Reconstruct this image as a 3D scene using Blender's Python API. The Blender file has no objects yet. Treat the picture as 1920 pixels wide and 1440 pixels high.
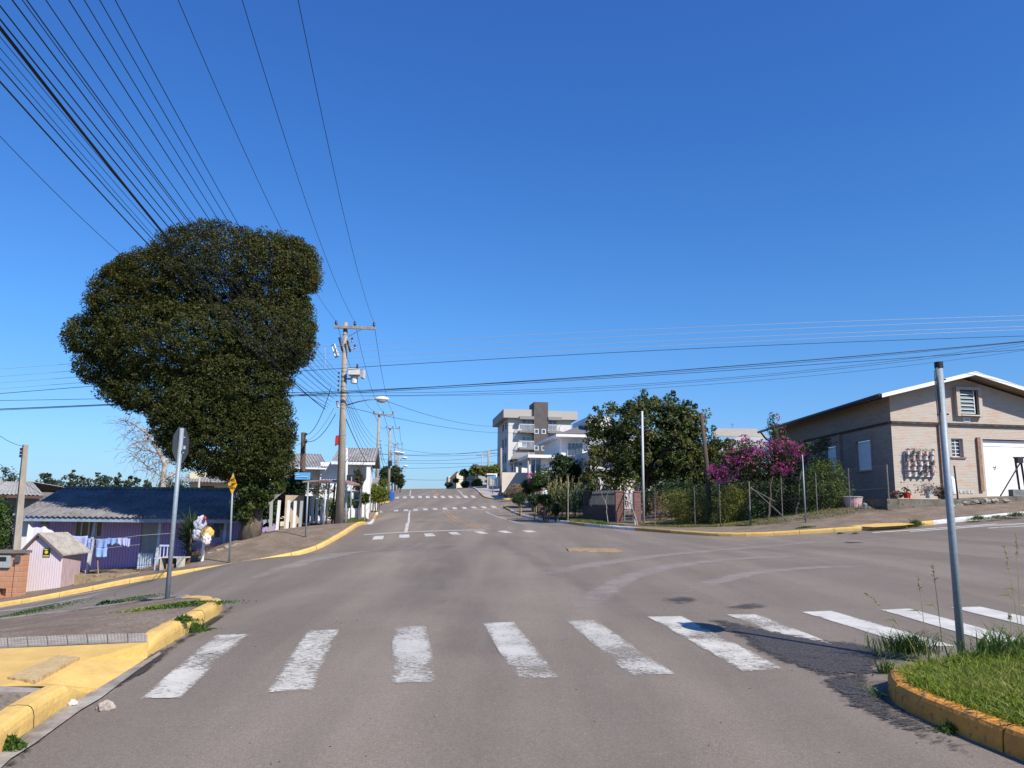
import bpy, bmesh, math, random
import numpy as np
from mathutils import Vector, Matrix, noise
random.seed(7); RNG = np.random.default_rng(7)
SC = bpy.context.scene
COL = SC.collection
# ---------------------------------------------------------------- camera
PITCH, ROLL, FX = math.radians(9.0), 0.011, 1440.0
C = Vector((0, 0, 1.65))
F = Vector((0, math.cos(PITCH), math.sin(PITCH)))
U0 = Vector((0, -math.sin(PITCH), math.cos(PITCH)))
R0 = Vector((1, 0, 0))
R = R0 * math.cos(ROLL) + U0 * math.sin(ROLL)
U = U0 * math.cos(ROLL) - R0 * math.sin(ROLL)
cam_d = bpy.data.cameras.new('camera'); cam = bpy.data.objects.new('camera', cam_d); COL.objects.link(cam)
cam_d.sensor_width = 36; cam_d.lens = 27; cam_d.clip_start = 0.05; cam_d.clip_end = 6000
cam.matrix_world = Matrix(((R.x, U.x, -F.x, C.x), (R.y, U.y, -F.y, C.y), (R.z, U.z, -F.z, C.z), (0, 0, 0, 1)))
SC.camera = cam
# ---------------------------------------------------------------- light
SUN = Vector((0.51, -0.53, 0.675)).normalized()      # direction towards the sun
SKYT = [(.50, .74, 1.18, 1), (.62, .95, 1.42, 1), (.56, 1.06, 1.58, 1), (.47, 1.03, 1.76, 1), (.50, 1.0, 2.0, 1)]   # clear dry-air tint by height over the horizon
w = bpy.data.worlds.new('World'); SC.world = w; w.use_nodes = True
nt = w.node_tree; nt.nodes.clear()
sky = nt.nodes.new('ShaderNodeTexSky'); sky.sky_type = 'NISHITA'; sky.sun_disc = False
sky.sun_elevation = math.asin(SUN.z); sky.sun_rotation = math.atan2(SUN.x, SUN.y)
sky.altitude = 0; sky.air_density = 1.0; sky.dust_density = 0.15; sky.ozone_density = 3.2
bgn = nt.nodes.new('ShaderNodeBackground'); bgn.inputs['Strength'].default_value = 0.075
wo = nt.nodes.new('ShaderNodeOutputWorld')
_g = nt.nodes.new('ShaderNodeNewGeometry'); _sx = nt.nodes.new('ShaderNodeSeparateXYZ'); nt.links.new(_g.outputs['Incoming'], _sx.inputs[0])
_ab = nt.nodes.new('ShaderNodeMath'); _ab.operation = 'MULTIPLY'; _ab.inputs[1].default_value = -1; nt.links.new(_sx.outputs['Z'], _ab.inputs[0])
_rp = nt.nodes.new('ShaderNodeValToRGB'); nt.links.new(_ab.outputs[0], _rp.inputs[0])
_rp.color_ramp.elements[0].position = 0; _rp.color_ramp.elements[0].color = SKYT[0]
_rp.color_ramp.elements[1].position = .75; _rp.color_ramp.elements[1].color = SKYT[-1]
for _p, _c in zip((.08, .22, .45), SKYT[1:-1]): _e = _rp.color_ramp.elements.new(_p); _e.color = _c
_mx = nt.nodes.new('ShaderNodeMix'); _mx.data_type = 'RGBA'; _mx.blend_type = 'MULTIPLY'; _mx.inputs[0].default_value = 1; _mx.clamp_result = False
nt.links.new(sky.outputs[0], _mx.inputs[6]); nt.links.new(_rp.outputs[0], _mx.inputs[7])
nt.links.new(_mx.outputs[2], bgn.inputs['Color']); nt.links.new(bgn.outputs[0], wo.inputs['Surface'])
sl = bpy.data.lights.new('sun', 'SUN'); sl.energy = 5.0; sl.angle = math.radians(0.5); sl.color = (1.0, 0.95, 0.87)
so = bpy.data.objects.new('sun', sl); COL.objects.link(so)
so.rotation_euler = SUN.to_track_quat('Z', 'Y').to_euler()
SC.view_settings.view_transform = 'Standard'; SC.view_settings.look = 'None'
SC.view_settings.exposure = 0.42; SC.view_settings.gamma = 1
# ---------------------------------------------------------------- picture <-> place helpers
def ray(px, py):
    return F + (px - 960) / FX * R - (py - 720) / FX * U
def P(px, py, Y):
    d = ray(px, py); return C + d * (Y / d.y)
def onplane(px, py, o, n):
    d = ray(px, py); return C + d * ((o - C).dot(n) / d.dot(n))
# ---------------------------------------------------------------- terrain
ctl = [(-2.5, 0, 0), (0, 0, 0), (3.5, 0, 0), (0, -15, -.6), (0, 4, .16), (-2.4, 8, .33), (0, 8, .32), (4, 8, .33), (8, 9, .42), (12, 9, .6),
       (0, 15, .45), (5, 15, .5), (0, 22, .5), (-6, 17, .35), (-9, 6, -.15), (12, 20, .75), (20, 15, 1.2), (30, 28, 2.3),
       (-30, 28, -3.6), (-30, 60, -2), (-60, 60, -5), (-40, 20, -5), (-15, 60, .9), (-40, 120, 0), (-21, 180, 4.2), (-30, 240, 0), (0, 180, 4.6),
       (40, 180, 7), (-60, 200, -3), (-80, 300, -6), (60, 300, 2), (60, 60, 5), (60, 20, 4), (60, 0, 3), (30, 0, 1.4), (-30, 0, -2.8), (-30, -15, -2.8),
       (30, -15, 1), (10, 55, 1.2), (20, 60, 2.4), (16, 95, 3.6), (18, 125, 6.4), (6, 0, .05), (-6, -6, -.3), (18, 40, 2.2), (24, 40, 2.5)]
for px, py, Y, dz in [(700, 1005, 29, 0), (1000, 1000, 29, 0), (0, 1139, 24, 0), (150, 1112, 24.5, 0), (250, 1092, 25, 0), (430, 1066, 25.5, 0),
        (590, 1034, 27, 0), (645, 1018, 28, 0), (700, 983, 35, 0), (705, 962, 67, -.1), (837, 955, 75, 0), (925, 952, 75, 0), (749, 933, 97, 0), (890, 931, 98, 0),
        (750, 917.5, 140, 0), (870, 916.5, 140, 0), (1243, 999, 33, 0), (1378, 1007, 30, 0), (1516, 1001, 29, 0), (1686, 991, 28, 0),
        (1920, 968, 28, 0), (1096, 987, 38, 0), (1071, 982.5, 44, 0), (1032, 978.6, 50, 0), (980, 969, 58, 0), (967, 962, 66, 0),
        (411, 1110, 11.5, -.14), (261, 1126, 13, -.14), (142, 1142, 14, -.14), (0, 1158, 15, -.14), (1665, 963, 31, 0), (1920, 945, 31, -.1),
        (1700, 934, 36, 0), (150, 1082, 31, 0), (290, 1075, 31, 0), (457, 1012, 30.5, 0), (1300, 985, 38, -.1), (1200, 975, 45, 0), (1150, 965, 58, 0),
        (1000, 942, 80, 0), (945, 918, 105, 0), (1600, 955, 32.5, 0), (1450, 972, 36, 0), (900, 914, 130, 0)]:
    p = P(px, py, Y); ctl.append((p.x, p.y, p.z + dz))
ctl = np.array(ctl, float)
def _phi(r2):
    return 0.5 * r2 * np.log(r2 + 1e-9)
_cx = ctl[:, :2] / 40.0
_n = len(ctl)
_K = _phi(((_cx[:, None] - _cx[None]) ** 2).sum(-1)) + 2e-4 * np.eye(_n)
_Q = np.hstack([np.ones((_n, 1)), _cx])
_A = np.block([[_K, _Q], [_Q.T, np.zeros((3, 3))]])
_w = np.linalg.solve(_A, np.concatenate([ctl[:, 2], np.zeros(3)]))
def ztv(x, y):
    x = np.asarray(x, float).ravel(); y = np.asarray(y, float).ravel()
    X = np.stack([np.clip(x, -90, 75), np.clip(y, -20, 300)], 1) / 40.0
    out = np.empty(len(x))
    for i in range(0, len(x), 20000):
        q = X[i:i + 20000]
        out[i:i + 20000] = _phi(((q[:, None] - _cx[None]) ** 2).sum(-1)) @ _w[:_n] + _w[_n] + q @ _w[_n + 1:]
    far = np.clip((np.maximum(np.abs(x) - 75, np.maximum(y - 280, -20 - y))) / 200, 0, 1)
    return out * (1 - far) + (-9) * far
def zt(x, y):
    return float(ztv([x], [y])[0])
def G(px, py, off=0.0):
    """point of the terrain seen at a picture position"""
    d = ray(px, py)
    t = np.linspace(2, 200, 1500) / d.y
    xs, ys, zs = d.x * t, d.y * t, C.z + d.z * t
    h = zs - ztv(xs, ys) - off
    k = np.argmax(h < 0)
    if h[k] >= 0: k = len(t) - 1
    a, b = h[k - 1], h[k]
    tt = t[k - 1] + (t[k] - t[k - 1]) * (a / (a - b) if a != b else 0)
    return C + d * tt
def at(px, Y, off=0.0):
    """point of the terrain at depth Y under picture column px"""
    py = 960
    for _ in range(4):
        p = P(px, py, Y); z = zt(p.x, Y) + off
        d = ray(px, py); py -= (z - p.z) / Y * FX
    return Vector((p.x, Y, z))
# ---------------------------------------------------------------- materials
MATS = {}
def mat(name, col, col2=None, scale=6, rough=.8, bump=0, bscale=40, metal=0, lo=.4, hi=.62, spec=.3, detail=6, stretch=(1, 1, 1), third=None, wpos=False):
    if name in MATS: return MATS[name]
    m = bpy.data.materials.new(name); m.use_nodes = True; MATS[name] = m
    t = m.node_tree; N = t.nodes; L = t.links; b = N['Principled BSDF']
    b.inputs['Roughness'].default_value = rough; b.inputs['Metallic'].default_value = metal
    b.inputs['Specular IOR Level'].default_value = spec
    b.inputs['Base Color'].default_value = (*col, 1)
    tc = N.new('ShaderNodeTexCoord'); mp = N.new('ShaderNodeMapping'); mp.inputs['Scale'].default_value = stretch
    if wpos:
        g = N.new('ShaderNodeNewGeometry'); L.new(g.outputs['Position'], mp.inputs['Vector'])
    else: L.new(tc.outputs['Object'], mp.inputs['Vector'])
    if col2 is not None:
        n = N.new('ShaderNodeTexNoise'); n.inputs['Scale'].default_value = scale; n.inputs['Detail'].default_value = detail; n.inputs['Roughness'].default_value = .65
        r = N.new('ShaderNodeValToRGB'); r.color_ramp.elements[0].position = lo; r.color_ramp.elements[1].position = hi
        r.color_ramp.elements[0].color = (*col, 1); r.color_ramp.elements[1].color = (*col2, 1)
        L.new(mp.outputs[0], n.inputs['Vector']); L.new(n.outputs['Fac'], r.inputs[0])
        out = r.outputs[0]
        if third is not None:
            n3 = N.new('ShaderNodeTexNoise'); n3.inputs['Scale'].default_value = third[1]; n3.inputs['Detail'].default_value = 5
            r3 = N.new('ShaderNodeValToRGB'); r3.color_ramp.elements[0].position = third[2]; r3.color_ramp.elements[1].position = third[3]
            mx = N.new('ShaderNodeMix'); mx.data_type = 'RGBA'; mx.inputs[7].default_value = (*third[0], 1)
            L.new(mp.outputs[0], n3.inputs['Vector']); L.new(n3.outputs['Fac'], r3.inputs[0]); L.new(r3.outputs[0], mx.inputs[0]); L.new(out, mx.inputs[6])
            out = mx.outputs[2]
        L.new(out, b.inputs['Base Color'])
    if bump:
        n2 = N.new('ShaderNodeTexNoise'); n2.inputs['Scale'].default_value = bscale; n2.inputs['Detail'].default_value = 6
        bp = N.new('ShaderNodeBump'); bp.inputs['Strength'].default_value = bump; bp.inputs['Distance'].default_value = .02
        L.new(mp.outputs[0], n2.inputs['Vector']); L.new(n2.outputs['Fac'], bp.inputs['Height']); L.new(bp.outputs[0], b.inputs['Normal'])
    return m
def add_bump_line(m, axis_scale, strength=.5): pass
def boards(name, col, col2, period, axis='X', rough=.75):
    """painted vertical boards: dark joints by a wave in one axis"""
    if name in MATS: return MATS[name]
    m = mat(name, col, col2, 5, rough, stretch=(6, 6, .6) if axis == 'X' else (6, 6, .6))
    t = m.node_tree; N = t.nodes; L = t.links; b = N['Principled BSDF']
    tc = N.new('ShaderNodeTexCoord'); sx = N.new('ShaderNodeSeparateXYZ'); L.new(tc.outputs['Object'], sx.inputs[0])
    md = N.new('ShaderNodeMath'); md.operation = 'PINGPONG'; md.inputs[1].default_value = period / 2
    L.new(sx.outputs[axis], md.inputs[0])
    lt = N.new('ShaderNodeMath'); lt.operation = 'LESS_THAN'; lt.inputs[1].default_value = .009; L.new(md.outputs[0], lt.inputs[0])
    src = b.inputs['Base Color'].links[0].from_socket
    mx = N.new('ShaderNodeMix'); mx.data_type = 'RGBA'; mx.inputs[7].default_value = (*[c * (.72 if col[0] > .6 else .5) for c in col], 1)
    L.new(lt.outputs[0], mx.inputs[0]); L.new(src, mx.inputs[6]); L.new(mx.outputs[2], b.inputs['Base Color'])
    bp = N.new('ShaderNodeBump'); bp.inputs['Strength'].default_value = .8; bp.inputs['Distance'].default_value = .02; bp.invert = True
    L.new(lt.outputs[0], bp.inputs['Height']); L.new(bp.outputs[0], b.inputs['Normal'])
    return m
def brickmat(name, c1, c2, mortar, axis='X', bw=.25, bh=.075, ms=.012, stain=None):
    if name in MATS: return MATS[name]
    m = bpy.data.materials.new(name); m.use_nodes = True; MATS[name] = m
    t = m.node_tree; N = t.nodes; L = t.links; b = N['Principled BSDF']; b.inputs['Roughness'].default_value = .9
    b.inputs['Specular IOR Level'].default_value = .2
    g = N.new('ShaderNodeNewGeometry'); sx = N.new('ShaderNodeSeparateXYZ'); cb = N.new('ShaderNodeCombineXYZ'); L.new(g.outputs['Position'], sx.inputs[0])
    L.new(sx.outputs[axis], cb.inputs['X']); L.new(sx.outputs['Z'], cb.inputs['Y'])
    br = N.new('ShaderNodeTexBrick'); br.inputs['Scale'].default_value = 1; br.inputs['Brick Width'].default_value = bw; br.inputs['Row Height'].default_value = bh
    br.inputs['Mortar Size'].default_value = ms; br.inputs['Color1'].default_value = (*c1, 1); br.inputs['Color2'].default_value = (*c2, 1); br.inputs['Mortar'].default_value = (*mortar, 1)
    br.inputs['Mortar Smooth'].default_value = .3; br.inputs['Bias'].default_value = -.3
    L.new(cb.outputs[0], br.inputs['Vector'])
    mp = N.new('ShaderNodeMapping'); mp.inputs['Scale'].default_value = (1, 1, 5) ; L.new(g.outputs['Position'], mp.inputs[0])
    n = N.new('ShaderNodeTexNoise'); n.inputs['Scale'].default_value = 1.6; n.inputs['Detail'].default_value = 8; n.inputs['Roughness'].default_value = .7; L.new(mp.outputs[0], n.inputs['Vector'])
    r = N.new('ShaderNodeValToRGB'); r.color_ramp.elements[0].position = .35; r.color_ramp.elements[1].position = .7
    mx = N.new('ShaderNodeMix'); mx.data_type = 'RGBA'; mx.inputs[7].default_value = (*(stain or mortar), 1)
    L.new(n.outputs['Fac'], r.inputs[0]); L.new(r.outputs[0], mx.inputs[0]); L.new(br.outputs['Color'], mx.inputs[6]); L.new(mx.outputs[2], b.inputs['Base Color'])
    bp = N.new('ShaderNodeBump'); bp.inputs['Strength'].default_value = .6; bp.inputs['Distance'].default_value = .015; bp.invert = True
    L.new(br.outputs['Fac'], bp.inputs['Height']); L.new(bp.outputs[0], b.inputs['Normal'])
    return m
def leafmat(name, a, b_, c, trans=.35):
    if name in MATS: return MATS[name]
    m = bpy.data.materials.new(name); m.use_nodes = True; MATS[name] = m
    t = m.node_tree; N = t.nodes; L = t.links; N.clear()
    at_ = N.new('ShaderNodeAttribute'); at_.attribute_name = 'lc'; at_.attribute_type = 'GEOMETRY'
    r = N.new('ShaderNodeValToRGB'); cr = r.color_ramp
    cr.elements[0].position = 0; cr.elements[0].color = (*a, 1); cr.elements[1].position = 1; cr.elements[1].color = (*c, 1)
    e = cr.elements.new(.55); e.color = (*b_, 1)
    L.new(at_.outputs['Fac'], r.inputs[0])
    d = N.new('ShaderNodeBsdfPrincipled'); d.inputs['Roughness'].default_value = .55; d.inputs['Specular IOR Level'].default_value = .25
    tr = N.new('ShaderNodeBsdfTranslucent'); ms = N.new('ShaderNodeMixShader'); ms.inputs[0].default_value = trans; o = N.new('ShaderNodeOutputMaterial')
    L.new(r.outputs[0], d.inputs['Base Color']); L.new(r.outputs[0], tr.inputs['Color']); L.new(d.outputs[0], ms.inputs[1]); L.new(tr.outputs[0], ms.inputs[2]); L.new(ms.outputs[0], o.inputs[0])
    return m
def paintmat(name, col, wear=.5, scale=9, soft=.06, col2=None, stretch=(1, 1, 1), edge=False, fade=.35, amax=1.0):
    """worn paint film: see-through where it has worn away"""
    if name in MATS: return MATS[name]
    m = mat(name, col, col2 or tuple(c * .8 for c in col), 3, .7, wpos=True)
    t = m.node_tree; N = t.nodes; L = t.links; b = N['Principled BSDF']
    g = N.new('ShaderNodeNewGeometry'); mp = N.new('ShaderNodeMapping'); mp.inputs['Scale'].default_value = stretch; L.new(g.outputs['Position'], mp.inputs[0])
    n = N.new('ShaderNodeTexNoise'); n.inputs['Scale'].default_value = scale; n.inputs['Detail'].default_value = 12; n.inputs['Roughness'].default_value = .78; L.new(mp.outputs[0], n.inputs['Vector'])
    n2 = N.new('ShaderNodeTexNoise'); n2.inputs['Scale'].default_value = 1.3; n2.inputs['Detail'].default_value = 3; L.new(g.outputs['Position'], n2.inputs['Vector'])
    ad = N.new('ShaderNodeMath'); ad.operation = 'MULTIPLY_ADD'; ad.inputs[1].default_value = .5; L.new(n2.outputs['Fac'], ad.inputs[0]); 
    hf = N.new('ShaderNodeMath'); hf.operation = 'MULTIPLY'; hf.inputs[1].default_value = .75; L.new(n.outputs['Fac'], hf.inputs[0]); L.new(hf.outputs[0], ad.inputs[2])
    r = N.new('ShaderNodeMapRange'); r.inputs['From Min'].default_value = wear * 1.25 - soft; r.inputs['From Max'].default_value = wear * 1.25 + soft
    L.new(ad.outputs[0], r.inputs['Value'])
    if edge:
        ae = N.new('ShaderNodeAttribute'); ae.attribute_name = 'ed'; e1 = N.new('ShaderNodeMath'); e1.operation = 'MULTIPLY_ADD'; e1.inputs[1].default_value = fade; L.new(ae.outputs['Fac'], e1.inputs[0])
        e0 = N.new('ShaderNodeMath'); e0.operation = 'SUBTRACT'; e0.inputs[1].default_value = fade; L.new(ad.outputs[0], e0.inputs[0]); L.new(e0.outputs[0], e1.inputs[2]); L.new(e1.outputs[0], r.inputs['Value'])
    am = N.new('ShaderNodeMath'); am.operation = 'MULTIPLY'; am.inputs[1].default_value = amax; L.new(r.outputs[0], am.inputs[0])
    L.new(am.outputs[0], b.inputs['Alpha'])
    return m
def track(name, pts, w_, m, off=.003):
    g = smooth(resample([(p.x, p.y) for p in (G(*c) for c in pts)], 2), 1); g = resample(g, .5); cs = [-.5, -.25, 0, .25, .5]; mb = MB()
    rows = [offs(g, c * w_) for c in cs]; zs = [ztv([p[0] for p in r], [p[1] for p in r]) + off for r in rows]; n = len(g)
    for i in range(n):
        for k in range(5): mb.v.append((rows[k][i][0], rows[k][i][1], zs[k][i]))
    for i in range(n - 1):
        for k in range(4): q = i * 5 + k; mb.f.append((q, q + 1, q + 6, q + 5)[::-1]); mb.m.append(0)
    o = mb.build(name, m); v = []
    for i in range(n):
        f = min(1, i / 4, (n - 1 - i) / 4); v += [0, .8 * f, f, .8 * f, 0]
    o.data.attributes.new('ed', 'FLOAT', 'POINT').data.foreach_set('value', v); return struct(o)
# ---------------------------------------------------------------- mesh builder
ORG = {}
def reg(o, org): ORG[o.name] = org; return o
def org(o): return ORG[o.name]
def tagit(o, label=None, cat=None, group=None, kind=None):
    if label: o['label'] = label
    if cat: o['category'] = cat
    if group: o['group'] = group
    if kind: o['kind'] = kind
    return o
def root(name, loc, label, cat, group=None):
    o = bpy.data.objects.new(name, None); COL.objects.link(o); o.location = loc; o.empty_display_size = .2
    reg(o, Vector(loc)); return tagit(o, label, cat, group)
def link(name, me, parent, mats, loc=None):
    o = bpy.data.objects.new(name, me); COL.objects.link(o)
    for m in (mats if isinstance(mats, (list, tuple)) else [mats]): me.materials.append(m)
    if parent is not None: o.parent = parent; reg(o, org(parent))
    else: o.location = loc or (0, 0, 0); reg(o, Vector(loc or (0, 0, 0)))
    return o
class MB:
    def __init__(s): s.v = []; s.f = []; s.m = []; s.mi = 0
    def face(s, pts, mi=None):
        n = len(s.v); s.v += [tuple(p) for p in pts]; s.f.append(tuple(range(n, n + len(pts)))); s.m.append(s.mi if mi is None else mi); return s
    def box(s, a, b, mi=None, ux=None):
        x0, y0, z0 = [min(a[i], b[i]) for i in range(3)]; x1, y1, z1 = [max(a[i], b[i]) for i in range(3)]
        return s.hexa([(x0, y0, z0), (x1, y0, z0), (x1, y1, z0), (x0, y1, z0), (x0, y0, z1), (x1, y0, z1), (x1, y1, z1), (x0, y1, z1)], mi)
    def hexa(s, c, mi=None):
        n = len(s.v); s.v += [tuple(p) for p in c]
        for q in ((0, 3, 2, 1), (4, 5, 6, 7), (0, 1, 5, 4), (1, 2, 6, 5), (2, 3, 7, 6), (3, 0, 4, 7)):
            s.f.append(tuple(n + i for i in q)); s.m.append(s.mi if mi is None else mi)
        return s
    def obox(s, o, u, v, W, D, H, mi=None):
        """box at corner o, along horizontal unit vectors u (width W) and v (depth D)"""
        o = Vector(o); u = Vector(u) * W; v = Vector(v) * D; h = Vector((0, 0, H))
        return s.hexa([o, o + u, o + u + v, o + v, o + h, o + u + h, o + u + v + h, o + v + h], mi)
    def tube(s, pts, r, n=8, cap=True, mi=None):
        pts = [Vector(p) for p in pts]; rs = r if isinstance(r, (list, tuple)) else [r] * len(pts)
        base = len(s.v); prev = None
        for i, p in enumerate(pts):
            d = (pts[min(i + 1, len(pts) - 1)] - pts[max(i - 1, 0)])
            if d.length < 1e-9: d = Vector((0, 0, 1))
            d.normalize()
            ref = Vector((1, 0, 0)) if abs(d.x) < .9 else Vector((0, 1, 0))
            a = d.cross(ref).normalized(); b = d.cross(a)
            for k in range(n):
                t = 2 * math.pi * k / n; s.v.append(tuple(p + (a * math.cos(t) + b * math.sin(t)) * rs[i]))
        for i in range(len(pts) - 1):
            for k in range(n):
                k2 = (k + 1) % n
                s.f.append((base + i * n + k, base + (i + 1) * n + k, base + (i + 1) * n + k2, base + i * n + k2)); s.m.append(s.mi if mi is None else mi)
        if cap:
            s.f.append(tuple(base + k for k in range(n))); s.m.append(s.mi if mi is None else mi)
            e = base + (len(pts) - 1) * n; s.f.append(tuple(e + k for k in reversed(range(n)))); s.m.append(s.mi if mi is None else mi)
        return s
    def lathe(s, o, prof, n=16, mi=None):
        o = Vector(o); base = len(s.v)
        for r, z in prof:
            for k in range(n):
                t = 2 * math.pi * k / n; s.v.append((o.x + r * math.cos(t), o.y + r * math.sin(t), o.z + z))
        for i in range(len(prof) - 1):
            for k in range(n):
                k2 = (k + 1) % n; s.f.append((base + i * n + k, base + i * n + k2, base + (i + 1) * n + k2, base + (i + 1) * n + k)); s.m.append(s.mi if mi is None else mi)
        s.f.append(tuple(base + k for k in reversed(range(n)))); s.m.append(s.mi if mi is None else mi)
        e = base + (len(prof) - 1) * n; s.f.append(tuple(e + k for k in range(n))); s.m.append(s.mi if mi is None else mi)
        return s
    def prism(s, pts, d, mi=None):
        """polygon pts swept by vector d"""
        pts = [Vector(p) for p in pts]; d = Vector(d); n = len(s.v); k = len(pts)
        s.v += [tuple(p) for p in pts] + [tuple(p + d) for p in pts]
        s.f.append(tuple(n + i for i in reversed(range(k)))); s.f.append(tuple(n + k + i for i in range(k)))
        for i in range(k):
            j = (i + 1) % k; s.f.append((n + i, n + j, n + k + j, n + k + i))
        s.m += [s.mi if mi is None else mi] * (k + 2); return s
    def corr(s, a, b, c, d, period=.18, amp=.025, rows=3, mi=None, thick=.0):
        """corrugated sheet: eave a->b, ridge d->c, waves run along a->b"""
        a, b, c, d = map(Vector, (a, b, c, d)); nrm = (b - a).cross(d - a).normalized()
        k = max(2, int((b - a).length / period * 6)); base = len(s.v)
        tiers = []
        for r in range(rows):
            tiers.append((r / rows, .02)); tiers.append(((r + 1) / rows, 0.0))
        for (t, lift) in tiers:
            for i in range(k + 1):
                u = i / k; p = a.lerp(b, u).lerp(d.lerp(c, u), t)
                ph = (b - a).length * u / period * 2 * math.pi
                s.v.append(tuple(p + nrm * (amp * math.sin(ph) + lift)))
        for r in range(len(tiers) - 1):
            for i in range(k):
                q = base + r * (k + 1) + i; s.f.append((q, q + 1, q + k + 2, q + k + 1)); s.m.append(s.mi if mi is None else mi)
        return s
    def build(s, name, mats, parent=None, smooth=False, loc=None, bevel=0):
        me = bpy.data.meshes.new(name)
        o0 = org(parent) if parent is not None else Vector(loc or (0, 0, 0))
        me.from_pydata([(x - o0.x, y - o0.y, z - o0.z) for x, y, z in s.v], [], s.f)
        o = link(name, me, parent, mats, loc)
        me.polygons.foreach_set('material_index', s.m)
        if smooth: me.polygons.foreach_set('use_smooth', [True] * len(s.f))
        me.update()
        if bevel:
            md = o.modifiers.new('bevel', 'BEVEL'); md.width = bevel; md.segments = 2; md.limit_method = 'ANGLE'
        return o
def struct(o): o['kind'] = 'structure'; return o
def facade(mb, o, u, n, W, H, ops, depth=.12, mi=0, mrev=None):
    """rectangular wall from corner o along u, outward normal n, with openings (u0,u1,z0,z1)"""
    o = Vector(o); u = Vector(u); n = Vector(n); Z = Vector((0, 0, 1))
    us = sorted({0, W, *[q for p in ops for q in p[:2]]}); zs = sorted({0, H, *[q for p in ops for q in p[2:4]]})
    def pt(a, z, d=0): return o + u * a + Z * z - n * d
    for i in range(len(us) - 1):
        for j in range(len(zs) - 1):
            cu, cz = (us[i] + us[i + 1]) / 2, (zs[j] + zs[j + 1]) / 2
            if any(p[0] < cu < p[1] and p[2] < cz < p[3] for p in ops): continue
            mb.face([pt(us[i], zs[j]), pt(us[i + 1], zs[j]), pt(us[i + 1], zs[j + 1]), pt(us[i], zs[j + 1])], mi)
    for a, b, c, d in [p[:4] for p in ops]:
        m2 = mi if mrev is None else mrev
        mb.face([pt(a, c), pt(a, c, depth), pt(a, d, depth), pt(a, d)], m2); mb.face([pt(b, c), pt(b, d), pt(b, d, depth), pt(b, c, depth)], m2)
        mb.face([pt(a, c), pt(b, c), pt(b, c, depth), pt(a, c, depth)], m2); mb.face([pt(a, d), pt(a, d, depth), pt(b, d, depth), pt(b, d)], m2)
def window(parent, o, u, n, a, b, c, d, frame, glass, depth=.1, t=.05, mull=1, bars=0, name='window', fname='window'):
    """frame as part, pane as sub-part"""
    o = Vector(o); u = Vector(u); n = Vector(n); Z = Vector((0, 0, 1))
    def bx(mb, a0, a1, z0, z1, d0, d1):
        q = [o + u * x + Z * z - n * dd for dd in (d1, d0) for z in (z0, z1) for x in (a0, a1)]
        # order: bottom ring then top ring
        p = lambda x, z, dd: o + u * x + Z * z - n * dd
        mb.hexa([p(a0, z0, d0), p(a1, z0, d0), p(a1, z0, d1), p(a0, z0, d1), p(a0, z1, d0), p(a1, z1, d0), p(a1, z1, d1), p(a0, z1, d1)])
    f = MB(); g = .002
    bx(f, a + g, a + t, c + g, d - g, depth - .06, depth - .01); bx(f, b - t, b - g, c + g, d - g, depth - .06, depth - .01)
    bx(f, a + t, b - t, c + g, c + t, depth - .06, depth - .01); bx(f, a + t, b - t, d - t, d - g, depth - .06, depth - .01)
    for k in range(1, mull + 1):
        x = a + (b - a) * k / (mull + 1); bx(f, x - t / 2, x + t / 2, c + t, d - t, depth - .055, depth - .012)
    for k in range(1, bars + 1):
        z = c + (d - c) * k / (bars + 1); bx(f, a + t, b - t, z - t / 2.5, z + t / 2.5, depth - .05, depth - .015)
    fo = f.build(name, frame, parent)
    p = MB(); bx(p, a + t * .5, b - t * .5, c + t * .5, d - t * .5, depth - .02, depth + .01); p.build('pane', glass, fo)
    return fo
# ---------------------------------------------------------------- foliage
def fast_mesh(name, verts, nper, vals=None):
    me = bpy.data.meshes.new(name); n = len(verts) // nper
    me.vertices.add(len(verts)); me.vertices.foreach_set('co', verts.astype(np.float32).ravel())
    me.loops.add(n * nper); me.loops.foreach_set('vertex_index', np.arange(n * nper, dtype=np.int32))
    me.polygons.add(n); me.polygons.foreach_set('loop_start', np.arange(0, n * nper, nper, dtype=np.int32)); me.polygons.foreach_set('loop_total', np.full(n, nper, dtype=np.int32))
    me.update(calc_edges=True)
    if vals is not None:
        a = me.attributes.new('lc', 'FLOAT', 'FACE'); a.data.foreach_set('value', vals.astype(np.float32))
    return me
def leaves(name, pts, size, m, parent, aspect=.5, outc=None, up=.4, droop=0.0, vals=None, loc=None, jit=.3):
    n = len(pts); o0 = np.array(org(parent)) if parent is not None else np.array(loc or (0, 0, 0))
    nr = RNG.normal(size=(n, 3)); nr /= np.linalg.norm(nr, axis=1)[:, None]
    if outc is not None:
        d = pts - outc; d /= np.linalg.norm(d, axis=1)[:, None] + 1e-6; nr = nr + d * .6
    nr[:, 2] += up; nr /= np.linalg.norm(nr, axis=1)[:, None]
    a = np.cross(nr, RNG.normal(size=(n, 3))); a[:, 2] -= droop; a -= (a * nr).sum(1)[:, None] * nr
    a /= np.linalg.norm(a, axis=1)[:, None] + 1e-9
    b = np.cross(nr, a); s = size * RNG.uniform(1 - jit, 1 + jit, n)[:, None]
    q = np.empty((n, 4, 3)); q[:, 0] = pts - a * s * .5; q[:, 1] = pts + b * s * aspect * .5; q[:, 2] = pts + a * s * .5; q[:, 3] = pts - b * s * aspect * .5
    q += nr[:, None, :] * 0
    if vals is None: vals = RNG.uniform(0, 1, n)
    me = fast_mesh(name, (q - o0).reshape(-1, 3), 4, vals)
    return link(name, me, parent, m, loc)
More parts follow.
